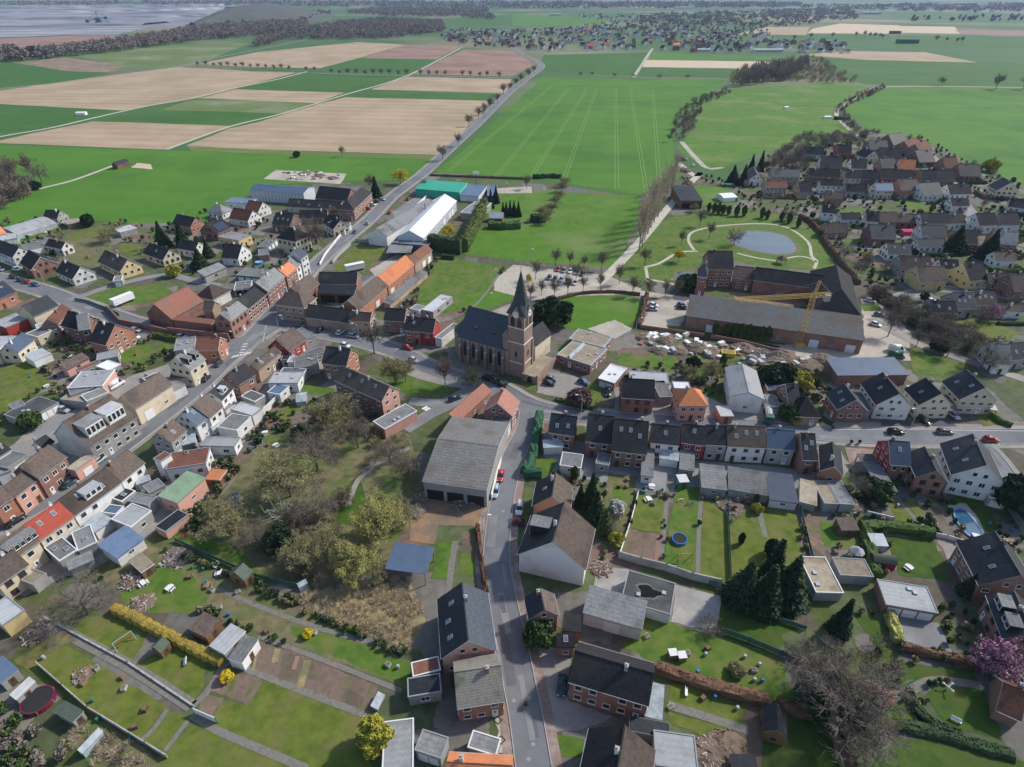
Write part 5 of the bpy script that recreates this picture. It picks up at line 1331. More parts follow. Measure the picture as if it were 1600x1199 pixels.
TREES='''
dball 862 506 9 1.25|huge dark yew like evergreen behind the church
oliv 735 604 6.5 1.1|small budding tree on the pavement in front of the church
birch 696 606 11 1|white stemmed bare birch beside the church road
bare 585 553 12 1|bare tree at the roadside left of the orange fronted house
oliv 618 600 10 .8|olive budding tree on the village green behind the pink gabled house
oliv 634 596 8 .8|small budding tree at the left of the village green
rshrub 905 632 5 1.2|round reddish bare shrub tree in the kindergarten car park
oliv 455 776 12.5 1.15|broad olive grey tree, leftmost of the village grove
bareb 497 735 13 1.1|broad bare tree at the back of the village grove
oliv 520 668 11 1|olive budding tree beside the pink gabled house garden
bare 560 700 9 1.1|bare tree where the sandy track enters the village grove
bud 592 844 11.5 1.05|great round yellow green budding tree left of the huge grey barn
bud 556 900 8.5 1.05|yellow green budding tree left of the open blue carport
oliv 500 886 9.5 1.1|brownish budding tree in the front of the village grove
oliv 590 908 5 .9|small yellow green tree below the open blue carport
oliv 358 838 8.5 1.2|olive tree over the blue roofed garden shed
dead 445 818 8 1|dead white branched tree in the village grove
bareb 493 815 9 1.2|fan shaped bare tree in the middle of the village grove
dball 437 860 6 .8|dark ivy clad tree below the dead white tree
bareb 400 850 6 1.4|low bare thicket left of the ivy clad tree
bareb 640 745 8 1.2|bare tree against the left wall of the huge grey barn
bareb 610 725 8 1|bare tree beside the sandy track near the huge grey barn
oliv 628 812 6 1.1|low olive scrub tree under the great round budding tree
yball 356 1062 1.9 1|small round yellow forsythia at the end of the golden hedge
yball 482 994 1.6 1|small yellow forsythia in the allotment grass strip
yegg 588 1166 6.5 1.15|dense yellow green egg shaped tree at the bottom of the lawns
bareb 138 960 9 1.3|wide bare tree at the end of the golden hedge
bareb 1312 1128 15 1.35|huge tangled bare tree with ivy in the lower right gardens
dball 1296 1112 5.5 1.5|dark ivy mass at the foot of the huge tangled bare tree
bareb 1270 1085 10 1.1|bare tree left of the huge tangled ivy tree
bareb 1345 1180 7 1.2|brown scrubby tree at the bottom edge below the tiled pavilion
fir 1157 938 11 1.1|dark fir, left one of the dense fir group on the lawn
fir 1190 950 12 1.3|dark fir, front one of the dense fir group on the lawn
fir 1225 938 12 1.2|dark fir, right one of the dense fir group on the lawn
fir 1200 915 13 1|dark fir, rear one of the dense fir group on the lawn
fir 1308 988 9.5 1|single dark spruce above the huge tangled ivy tree
fir 1508 928 6 1|dark spruce beside the triple garage lawn
pinkt 1552 1052 7.5 1.1|pink blossoming magnolia at the right edge
cypress 1157 850 3.6 1|slim small cypress on the striped lawn
egg 1203 868 4.4 1|dark egg shaped clipped yew on the lawn above the firs
fir 922 796 11 .7|tall slender spruce behind the first orange brick lane house
fir 906 790 6.5 .8|small spruce left of the tall slender one
fir 930 815 9 .9|dark spruce in front of the tall slender one
lfir 944 835 7.5 1.1|light grey green conifer right of the dark spruce
gcone 897 752 5 1|dense small conifer at the second row house garden
ball 840 1004 5 .9|round dark green bush at the gable of the orange lane house
fir 257 386 12 1|tall dark fir, left one of the pair beside the cream gabled house
fir 287 384 12 1.1|tall dark fir, right one of the pair beside the cream gabled house
fir 315 420 9 1.5|broad dark conifer in the garden east of the firs
fir 327 402 8 1.2|dark conifer hiding the white house with large roof
fir 588 308 11 1.1|dark spruce beside the brick office building
birch 580 300 11 1|pale bare birch beside the dark spruce at the office building
willow 626 288 9 1|bright yellow willow beside the northern road
willow 701 374 7 1|yellow weeping willow behind the white workshop hall
bareb 488 388 14 1|great bare tree beside the north street villa
birch 499 391 13 .8|pale birch in front of the great bare tree
oliv 520 338 5 1|small budding tree in front of the long cream wing
bareb 4 300 17 .9|bare tree at the left edge, nearest the frame
bare 22 292 17 1|bare tree at the left edge, second from the frame
birch 27 288 18 .8|dead looking pale tree, left one over the brick red outbuildings
birch 52 284 18 .8|dead looking pale tree, right one over the brick red outbuildings
bareb 66 286 12 1|bare tree at the corner of the green field at the left
dball 58 297 5 1|dark bush at the corner of the brick red outbuildings
dball 140 354 6 .8|dark clipped conifer near the barrel vaulted tunnel
gball 273 432 5 1|yellow green round bush by the small lane
oliv 172 378 7 1.4|olive thicket in the western gardens
fir 767 326 10 .7|dark columnar conifer right of the blue container building
fir 775 318 10 .7|taller columnar conifer right of the blue container building
bare 823 296 9 .8|bare tree by the hedge behind the gravel garden
willow 826 446 5 .5|small yellowish tree beside the spire on the car park
bare 1387 526 11 1|large bare tree at the corner of the manor yard
bare 1431 542 7 1|leaning bare tree, first along the stony track
bare 1453 548 7.5 1|leaning bare tree, second along the stony track
bare 1479 558 7.5 1|leaning bare tree, third along the stony track
bareb 1531 578 9 1.2|wide bare tree, last along the stony track
cedar 1489 394 12 1|big dark cedar in the eastern estate, left one
cedar 1541 404 13 .9|big dark cedar in the eastern estate, right one
yball 1353 406 3 1|bright yellow forsythia near the long beech hedge
gball 345 1 5 1|x
pinkt 1547 500 6 1|pale pink cherry near the track on the right
gball 1545 268 8 1|pale yellow green willow at the eastern field edge
dball 1195 602 6 1.1|dark evergreen left of the yellow green shrub behind the workshop
dball 1222 600 6 1.2|dark evergreen in the middle behind the blue flat roofed outbuilding
gball 1246 606 5.5 1.2|yellow green shrub behind the blue flat roofed outbuilding
thuja 1127 578 6 1|single thuja beside the yellow skip
oliv 1112 592 6 1.1|olive shrub tree in the garden behind the pink house
oliv 1075 590 5 1.1|yellowish shrub tree in the garden behind the double brick house
dball 1082 576 4 1|dark round bush in the garden behind the double brick house
ball 1232 656 5 1|evergreen bush at the corner of the half hipped house
gball 1240 660 3.4 1|small yellow green bush at the corner of the half hipped house
ball 1368 778 5 1.1|bright green laurel behind the long carport roof
bareb 1335 775 7 1|bare shrubby tree beside the laurel
dball 1592 800 9 1|dark tree at the right edge by the road bend
dball 468 684 3 1|dark round bush in the garden of the pink gabled house
wshrub 1462 852 2 1|x
wshrub 964 800 3 1.1|white blossoming shrub beside the bare garden plot
bareb 953 832 5 1|brownish garden tree left of the bare plot
gball 962 848 3 1|orange green shrub left of the bare plot
gcone 1180 788 3.4 1|low golden conifer above the rock garden
gball 1182 800 2.2 1|small round yellow bush above the striped lawn
bareb 1105 985 3 1.6|brown scrubby bush at the edge of the concrete yard
oshrub 1150 1052 2 1.2|pale dry bush in the long grass behind the beech hedge
bare 930 648 5 .6|thin young tree in front of the church entrance
bare 664 300 8 .7|thin roadside tree opposite the turquoise hall
pinkt 577 286 5 1|x
fir 1144 287 11 1.2|dark fir, left one of four beside the white gabled house
fir 1160 290 12 1.2|dark fir, second of four beside the white gabled house
fir 1172 272 12 1|dark fir, third of four beside the white gabled house
fir 1187 268 13 .9|slim dark fir, last of four beside the white gabled house
bare 1555 140 18 1|tall bare tree standing in the far green field
bareb 1470 134 12 1|bare bush on the track in the far green field
bare 1598 140 18 1|bare tree at the right edge in the far green field
bare 535 245 8 1|lone bare tree on the meadow strip behind the metal hall
dball 464 246 4 1|lone round bush on the meadow strip behind the metal hall
fir 1520 440 6 1|small dark fir behind the yellow house with bay
bareb 1402 492 8 1.1|bare tree on the wooded bank beside the conifer hedge
bareb 1450 520 8 1.1|bare tree in the middle of the wooded bank
bareb 1488 538 8 1.2|bare tree at the lower end of the wooded bank
bareb 1372 468 8 1.1|bare tree at the upper end of the wooded bank
bareb 1418 505 7 1.1|bare tree behind the conifer hedge of the manor
dball 1466 548 4 1.2|dark bush on the wooded bank
bareb 1338 430 7 1.1|bare tree behind the beech hedge of the park
bareb 1318 405 7 1.1|bare tree at the top of the beech hedge of the park
oliv 1230 345 6 1.2|olive shrub tree above the park pond
oliv 1085 332 5 1|shrub tree beside the park lawn edge
bareb 1146 384 8 1.1|bare tree leaning over the left end of the park pond
bare 1007 416 9 .9|bare tree at the park path fork
willow 1060 410 6 .8|weeping tree beside the small park pond
bare 1064 384 8 .8|bare tree on the park lawn below the loop path
bare 1093 354 9 .9|bare tree at the head of the park lawn
bare 1108 374 9 .9|thin bare tree inside the loop path of the park
ball 1075 452 6 1.4|evergreen thicket at the corner of the manor tower
dball 1410 785 4 1|x
bareb 505 660 8 .9|bare tree beside the vegetable bed of the pink gabled house
bareb 560 655 5 1.4|scrubby bush below the pink gabled house
dball 120 470 2 1|x
ball 52 668 4.5 1.1|round dark bush below the garage row
oliv 345 812 6 1.1|budding shrub tree near the blue roofed shed
bareb 1530 505 6 1.2|bare bush near the pale pink cherry
dball 1420 402 4 1.3|dark bush beside the black roofed extension
ball 1440 405 4 1|x'''
for l in TREES.strip().split('\n'):
    d,lab=l.split('|'); t=d.split()
    if lab=='x': continue
    tree(t[0],float(t[1]),float(t[2]),float(t[3]),lab,None,float(t[4]))
def trow(k,pts,h,label,group,sx=1,jit=.15):
    v=[float(a) for a in pts.split()]
    for i in range(0,len(v),2): tree(k,v[i],v[i+1],h*random.uniform(1-jit,1+jit),label,group,sx)
trow('poplar','998 394 1003 386 1007 376 1012 366 1017 356 1022 348 1028 339 1034 330 1041 319 1046 309 1050 300',25,'tall bare tan poplar in the dense row beside the park','poplars beside the park',.95)
trow('bare','692 251 716 229 733 198 748 187 757 180 766 172 777 162 787 149 797 143 806 136 814 130 826 122 834 114',12,'bare tree in the row along the left of the northern country road','trees along the northern country road',1)
trow('bare','310 105 323 105 335 106 346 106 357 106 369 107 380 107 392 108 404 108 416 109 429 110 440 110 452 111 479 113 492 113 518 117 531 118 544 118 557 118 571 119 583 119 596 119 609 119 623 119 636 119 657 120 670 120 683 120 696 120 723 121 735 121 750 122 761 122 780 123',9,'small round avenue tree along the straight road between the fields','avenue trees along the straight field road',1.1)
trow('thuja','1107 331 1115 333 1122 335 1129 335 1138 336 1150 338 1162 338 1190 341 1198 343 1220 346 1232 350 1246 356',6,'green thuja in the row at the back of the park','thujas at the back of the park',1.2)
trow('thuja','1117 526 1135 526 1146 527 1156 528 1168 529 1179 531 1188 532 1197 533',5.6,'green cone shaped thuja in the row of eight in front of the very long barn','row of eight thujas in front of the long barn',1.25,.06)
trow('bare','837 437 866 466 887 462 911 456 938 454 829 470 846 462 868 417 890 417 912 421 940 423 900 440',8,'young bare tree on the gravel car park behind the church','young trees on the church car park',.8)
trow('bare','967 444 988 462 1013 465 1039 464 1058 462',8,'young bare tree lining the gravel drive to the manor','young trees along the manor drive',.75)
trow('fir','786 338 791 338 797 337 803 338 810 339',7.5,'dark conifer in the tight group of five by the garden house','five conifers by the garden house',.8,.08)
trow('oliv','882 292 878 300 873 312 868 322 862 333 857 343 851 350 845 340',6,'olive green tree in the hedgerow between garden and meadow','hedgerow trees between garden and meadow',1)
trow('bareb','907 119 925 118 960 121 1030 123 1074 123 990 122',6,'low scrubby bush on the far edge of the wheat field','bushes on the far edge of the wheat field',1.3)
trow('bare','1337 58 1350 58 1358 60 1366 60 1374 60 1378 62 1462 66 1478 67 1494 68 1502 68 1300 60 1266 62 1240 64',14,'bare tree around the far farm in the eastern fields','bare trees around the far farm',1)
trow('bareb','1316 196 1322 200 1332 204 1340 206 1352 212 1362 210 1330 198 1368 214',6,'bare hedgerow tree beside the field path north of the estate','hedgerow trees by the field path',1)
trow('bare','1045 222 1050 212 1054 202',7,'bare tree at the narrow end of the ditch thicket','bare trees at the ditch thicket',1)
# hedges
def hedge(pts,w,h,m,label,lump=.17,n=130,step=1.2,ls=.11,nm='hedge',sc=0,world=None):
    q=world or smooth(PP(pts),3); 
    d=[q[0]]
    for a,b in zip(q,q[1:]):
        k=max(1,int((b-a).length/step)); d+= [a+(b-a)*(i+1)/k for i in range(k)]
    c=d[len(d)//2].copy(); rg=np.random.default_rng(int(abs(c.x*7+c.y))); b=MB(); R=[]
    prof=[(-.5,-.05),(-.52,.5),(-.42,.93),(-.15,1.02),(.15,1.02),(.42,.93),(.52,.5),(.5,-.05)]
    for i,p in enumerate(d):
        t=(d[min(i+1,len(d)-1)]-d[max(i-1,0)]); t.normalize(); s=Vector((-t.y,t.x,0)); ring=[]
        f=1+(sc*abs(math.sin(i*math.pi/3)) if sc else 0)-sc*.5
        for (a,z) in prof: ring.append(tuple(p-c+s*(a*w*f*(1+rg.normal()*lump))+Vector((0,0,z*h*(1+rg.normal()*lump*.6)))))
        R.append(ring)
    k=len(prof); vs=[p for r in R for p in r]; fs=[(i*k+j,i*k+j+1,(i+1)*k+j+1,(i+1)*k+j) for i in range(len(R)-1) for j in range(k-1)]
    fs+=[tuple(range(k)),tuple(range((len(R)-1)*k,len(R)*k))[::-1]]
    b.add(vs,fs); V=np.array(vs)
    cnt=int(len(R)*n*.5); i=rg.integers(0,len(R)-1,cnt); j=rg.integers(0,k-1,cnt); f=rg.random((cnt,2))
    Q=V.reshape(len(R),k,3); p=(Q[i,j]*(1-f[:,:1])+Q[i,j+1]*f[:,:1])*(1-f[:,1:])+(Q[i+1,j]*(1-f[:,:1])+Q[i+1,j+1]*f[:,:1])*f[:,1:]
    V2,F2=cards(p,ls,rg); b.add(V2.tolist(),F2.tolist())
    return tag(b.build(nm,[TM[m]],loc=(c.x,c.y,.02)),label,'hedge')
hedge('180 954 210 968 245 986 280 1004 315 1022 350 1038',1.9,1.6,'gold','golden scalloped conifer hedge across the lower left lawns',.05,70,.55,.09,sc=.3)
hedge('843 652 838 690 829 728 818 742',2.2,2.6,'net','tall hedge wrapped in green netting at the start of the lane',.12,60)
hedge('818 744 846 744',2.2,2.4,'net','short return of the green netted hedge at the lane',.12,60)
hedge('1025 1046 1060 1058 1100 1072 1150 1086 1198 1098',2.4,1.7,'beech','rusty brown beech hedge behind the wide pale brick house')
hedge('1212 1102 1240 1112 1280 1122 1300 1140 1318 1180 1330 1215',1.8,1.6,'beech','rusty brown beech hedge running down to the bottom edge')
hedge('746 824 750 860 754 890 760 930',.9,1.5,'beech','narrow orange brown hedge along the left side of the lane')
hedge('1342 826 1380 828 1420 832 1456 838',2.6,2.2,'hedge','clipped green hedge above the deep green lawn')
hedge('1350 830 1356 860 1364 890 1368 905',2.4,2.0,'hedge','clipped green hedge left of the red garden shed')
hedge('1388 962 1396 985 1402 1008',2.0,1.8,'bud','olive clipped hedge left of the asphalt court')
hedge('1404 1012 1450 1024 1500 1036 1535 1044',1.6,1.6,'beech','low beech hedge below the asphalt court')
hedge('1284 372 1296 390 1315 415 1340 445',1.8,2.2,'beech','long rusty beech hedge on the east side of the park')
hedge('1248 340 1268 350 1284 370',1.5,2.0,'beech','upper bend of the park beech hedge')
hedge('1368 456 1395 480 1420 500 1445 520',3.0,3.0,'hedge','thick green conifer hedge behind the manor yard')
hedge('1010 462 1005 485 998 512',1.6,1.8,'beech','orange beech hedge right of the church paddock')
hedge('838 484 870 470 910 460 960 458 1000 462',.9,1.2,'beech','thin rusty hedge around the church paddock')
hedge('672 388 690 392 705 394 722 396',5.0,7,'hedged','tall dark conifer hedge behind the white workshop hall',.1,80,1.2,.25)
hedge('724 394 735 372 746 350 757 330',4.5,7,'thuja','tall olive conifer hedge between workshop garden and lawn',.1,80,1.2,.25)
hedge('764 356 780 357 795 357 812 356',5,3.5,'ever','low broad laurel hedge beside the pale garden house',.12,70,1.2,.2)
hedge('830 347 842 346 853 346',4,4,'hedged','dark laurel clump at the end of the meadow hedgerow',.12,70,1.2,.2)
hedge('690 404 700 405 710 406',2,2,'hedged','short clipped hedge in the allotments behind the orange barn')
hedge('832 279 848 279 862 278 877 279',2.5,2.5,'hedged','dark hedge of the gravel garden at the wheat field')
hedge('672 275 720 277 770 279 825 281',1.0,1.2,'twigr','thin brown hedge along the wheat field behind the turquoise hall')
hedge('240 528 252 528 268 532 280 534',1.6,1.8,'thuja','green hedge behind the wooden garden hut on the west street')
hedge('1300 665 1290 660 1284 655',1.2,1,'hedge','small hedge in front of the red brick gabled house')
hedge('1545 650 1560 660 1580 668',1.4,1.2,'hedge','low green hedge at the front garden of the easternmost gabled house')
hedge('1418 1080 1432 1110 1460 1135 1500 1150',1.6,.9,'hedged','dark planted bank curving round the lower right lawn',.25)
hedge('1395 1135 1440 1142 1500 1160 1580 1180',1.8,1.0,'hedged','dark evergreen bank along the bottom right lawn',.25)
hedge('868 625 880 630 905 637 928 640',1.2,.9,'hedge','low clipped hedge at the kindergarten car park')
# ---------------------------------------------------------------- woods, thickets, undergrowth
def inpoly(p,poly):
    c=False; n=len(poly)
    for i in range(n):
        a,b=poly[i],poly[i-1]
        if (a.y>p[1])!=(b.y>p[1]) and p[0]<(b.x-a.x)*(p[1]-a.y)/(b.y-a.y)+a.x: c=not c
    return c
def blocked(x,y,m=.6):
    for cx,cy,a,b,r in FOOT:
        dx,dy=x-cx,y-cy
        if abs(dx)+abs(dy)>60: continue
        c,s_=math.cos(-r),math.sin(-r)
        if abs(dx*c-dy*s_)<a+m and abs(dx*s_+dy*c)<b+m: return True
    return inroad(Vector((x,y,0)),-1) if y<420 else False
def scatter(pts,n,free=False):
    poly=PP(pts); xs=[p.x for p in poly]; ys=[p.y for p in poly]; out=[]
    for _ in range(n*40):
        p=(random.uniform(min(xs),max(xs)),random.uniform(min(ys),max(ys)))
        if inpoly(p,poly) and not (free and (blocked(*p) or any(inpoly(p,q) for q in PATCHP))): out.append(p)
        if len(out)>=n: break
    return out
def wood(pts,n,h,m,label,per=34,ls=.11,name='woodland',trunks=True,free=False,wf_=.36,bl=0):
    rg=np.random.default_rng(n); Vs=[];Fs=[];o=0; pos=scatter(pts,n,free); mi=[]
    if not pos: return
    c=np.array([*np.mean(pos,0),0])
    for x,y in pos:
        hh=h*rg.uniform(.65,1.2); u=rg.normal(size=(per,3)); u/=np.linalg.norm(u,axis=1)[:,None]
        C=u*np.array([hh*wf_,hh*wf_,hh*.42])*(rg.random((per,1))**.4)+np.array([x,y,hh*.55])
        if bl:
            d=u*np.array([.8,.8,.5])+np.array([0,0,.7]); C=np.array([x,y,hh*.3])+u*np.array([hh*wf_,hh*wf_,hh*.5])*(rg.random((per,1))**.5)+np.array([0,0,hh*.2]); V,F=cards(C-c,np.full(per,hh*bl)*rg.uniform(.6,1.4,per),rg,9,0,d)
        else: V,F=cards(C-c,hh*ls,rg)
        Vs.append(V); Fs.append(F+o); o+=len(V); mi+= [int(rg.random()<.35)]*len(F)
        if trunks:
            t=hh*.02; V=np.array([[x-t,y,0],[x+t,y,0],[x+t*.4,y,hh*.7],[x-t*.4,y,hh*.7]])-c; Vs.append(V); Fs.append(np.array([[0,1,2,3]])+o); o+=4; mi.append(0)
    me=npmesh(name,np.vstack(Vs),np.vstack(Fs),m,mi); ob=obj(name,me,None,(c[0],c[1],0)); tag(ob,label,name.replace('_',' '),None,'stuff'); return ob
tw=[mat('far_bare_wood',(.2,.17,.14),(.16,.135,.11),.02,.95),mat('far_bare_wood_red',(.21,.165,.13),(.165,.135,.105),.02,.95)]; to=[TM['twig'],TM['olive']]
wood('60 85 130 75 220 62 300 47 400 38 480 33 480 46 400 58 320 63 200 80 60 94',1500,15,tw,'bare brown wood belt in front of the opencast mine',90,.055,wf_=.6)
wood('400 66 462 50 530 38 605 32 690 37 695 50 600 62 520 63 450 62 400 76',1300,15,tw,'bare brown wood left of the distant village',90,.055,wf_=.6)
wood('540 21 600 14 760 18 772 32 690 27 600 26',600,20,tw,'bluish wood strip behind the distant village',60,.07,wf_=.8)
wood('-100 90 0 80 60 84 90 92 20 98 -100 100',160,14,tw,'dark thicket at the left edge below the mine',30,.14)
wood('1140 138 1160 117 1262 102 1245 124 1200 131',150,17,to,'bare tree belt beside the wheat field',150,.1,bl=.011,wf_=.3)
wood('1222 100 1262 92 1290 96 1310 112 1352 131 1300 131 1228 128',170,7.5,[TM['olive'],TM['twigp']],'pale olive thicket in the eastern fields',150,.1,bl=.013,wf_=.45)
wood('1048 216 1055 182 1085 155 1140 139 1146 143 1098 166 1086 200 1062 224',170,4,[TM['twigr'],TM['twig']],'brown ditch thicket at the right of the wheat field',140,.1,bl=.013,wf_=.5)
wood('1300 172 1330 150 1380 134 1384 138 1318 172 1340 205 1332 206',140,3.6,[TM['twigr'],TM['twig']],'bare hedge along the curved field path',140,.1,bl=.013,wf_=.5)
wood('1150 290 1190 262 1250 216 1350 208 1356 222 1262 236 1266 278 1200 262 1190 300',130,6,[TM['twig'],TM['twigp']],'bare brown wood at the back of the estate',240,.075,bl=.011,wf_=.45)
wood('-60 330 0 290 60 288 62 294 30 318 0 332',50,9,tw,'bare thicket at the left edge around the brick red sheds',260,.07,bl=.011,wf_=.45)
wood('1345 455 1420 478 1500 515 1590 560 1570 575 1480 540 1420 512',75,5,to,'scrubby undergrowth on the wooded bank',260,.06,bl=.010,wf_=.45)
wood('820 54 960 34 1190 40 1210 62 1100 78 1000 62 900 66',300,9,tw,'bare garden trees among the distant village houses',60,.07)
wood('690 58 800 50 850 72 760 76 700 72',50,10,tw,'bare trees at the left end of the distant village',26,.14)
wood('1000 24 1330 14 1345 30 1210 44 1000 40',500,14,tw,'far bluish tree belt behind the distant village',24,.14,wf_=.9)
wood('0 7 330 4 700 5 1250 7 1250 13 700 15 540 12 330 8 0 10',900,26,tw,'far blue woods on the horizon',24,.16,wf_=1.6)
wood('1250 10 1900 6 1900 16 1500 20 1260 16',420,20,tw,'far tree belts at the right of the horizon',22,.16,wf_=1.6)
wood('1420 28 1900 26 1900 33 1500 34 1420 34',120,14,tw,'far hedgerow belt in the eastern plain',20,.18)
wood('285 50 365 18 400 14 520 22 470 36 400 42',260,18,tw,'dark wooded slope of the spoil heap',24,.16)
wood('410 830 470 790 540 760 560 790 500 870 540 930 470 905 420 875 380 850',60,3.6,to,'scrubby undergrowth of the village grove',260,.07,trunks=False,bl=.010,wf_=.5)
wood('500 640 600 650 640 690 640 740 590 740 540 700 470 700',55,3,to,'scrubby undergrowth along the grove edge',260,.07,trunks=False,bl=.010,wf_=.5)
wood('1230 1020 1370 990 1405 1060 1390 1150 1330 1170 1240 1120',45,3.2,to,'tangled undergrowth below the huge ivy tree',260,.07,trunks=False,bl=.010,wf_=.5)
wood('470 925 640 905 660 960 640 1010 560 985 470 950',300,1.0,[mat('dry_reed',(.62,.5,.3),(.5,.4,.23),.5,.95),TM['twigp']],'pale dry reeds on the waste plot',110,.12,'dry_reeds',False,bl=.022,wf_=.9)
wood('120 1130 200 1160 250 1215 180 1215 100 1160',70,1.0,[TM['twigp'],TM['twig']],'dry brushwood in the bottom left allotment',110,.12,'brushwood',False,bl=.02,wf_=.8)
wood('-60 1090 30 1120 110 1180 90 1230 -60 1230',60,2.6,[TM['twig'],TM['ever']],'dark thicket in the bottom left corner',120,.07,trunks=False)

gv=[TM['ever'],TM['olive']]; gd=[TM['fir'],TM['ever']]; gt=[TM['twigr'],TM['twigp']]
for i,(p,n,h) in enumerate((('1190 245 1300 222 1440 215 1540 270 1610 300 1610 480 1480 490 1380 470 1290 380 1200 300',330,2.6),('-20 345 130 340 230 350 240 400 60 430 -20 400',60,2.2),('240 350 330 330 450 350 500 380 470 420 380 440 290 430 230 400',70,2.4),('-20 500 200 520 330 560 250 600 60 650 -20 680',90,2.0),('380 640 500 620 520 700 420 720 330 700',40,1.8),('250 700 340 700 400 760 350 830 260 830',50,2.0),('150 830 330 880 640 1010 600 1060 400 990 140 900',90,1.5),('850 690 1000 730 1290 780 1290 860 940 880 860 760',60,1.5),('1270 760 1500 760 1600 800 1600 900 1290 900',60,1.8),('960 560 1300 580 1300 640 960 600',70,2.2),('1340 950 1600 930 1600 1150 1400 1100',50,1.6),('640 400 790 420 740 490 630 480',30,1.8),('1060 270 1180 290 1240 330 1100 330',40,2.2))):
    wood(p,n,h,gv,'mixed green garden shrubs, patch %s'%['of the eastern estate','of the western edge','of the northern estate','of the west street gardens','of the white courts','behind the green roofed hall','of the allotments','of the row house gardens','around the pool garden','along the builders yard','around the triple garage','left of the church','by the hay barn'][i],130,.085,'garden_shrubs',False,True)
    wood(p,n//2,h*.8,gt if i%2 else gd,'darker and bare garden shrubs, patch %s'%['of the eastern estate','of the western edge','of the northern estate','of the west street gardens','of the white courts','behind the green roofed hall','of the allotments','of the row house gardens','around the pool garden','along the builders yard','around the triple garage','left of the church','by the hay barn'][i],110,.085,'garden_shrubs',False,True)

wood('1190 245 1300 222 1440 215 1540 270 1610 300 1610 480 1480 490 1380 470 1290 380 1200 300',60,5,[TM['twigr'],TM['twig']],'bare garden trees between the estate houses',260,.06,'garden_trees',True,True,bl=.010,wf_=.38)
wood('1190 245 1300 222 1440 215 1540 270 1610 300 1610 480 1480 490 1380 470 1290 380 1200 300',40,4.5,[TM['fir'],TM['ever']],'dark conifers between the estate houses',150,.07,'garden_trees',True,True)

ne=0
for (cx,cy,a,b,r) in list(FOOT):
    c,sn=math.cos(r),math.sin(r)
    if cy>185 and cx>110 and a>3 and a<12:
        for (dx0,dy0,dx1,dy1) in ((-a-1.5,-b-5,a+1.5,-b-5),(a+1.6,-b-5,a+1.6,b+4)):
            if random.random()<.35: continue
            p=[Vector((cx+x*c-y*sn,cy+x*sn+y*c,0)) for x,y in ((dx0,dy0),(dx1,dy1))]
            if any(blocked(*(p[0]+(p[1]-p[0])*t)[:2],.3) for t in (0,.25,.5,.75,1)): continue
            k=random.choice(('hedge','hedged','beech','thuja')); o=hedge(None,1.3,random.uniform(1.2,2),k,'%s garden hedge between houses of the eastern estate'%dict(hedge='clipped green',hedged='dark green',beech='rusty brown',thuja='olive green')[k],.15,14,1.5,.2,world=p); o['group']='garden hedges of the eastern estate'
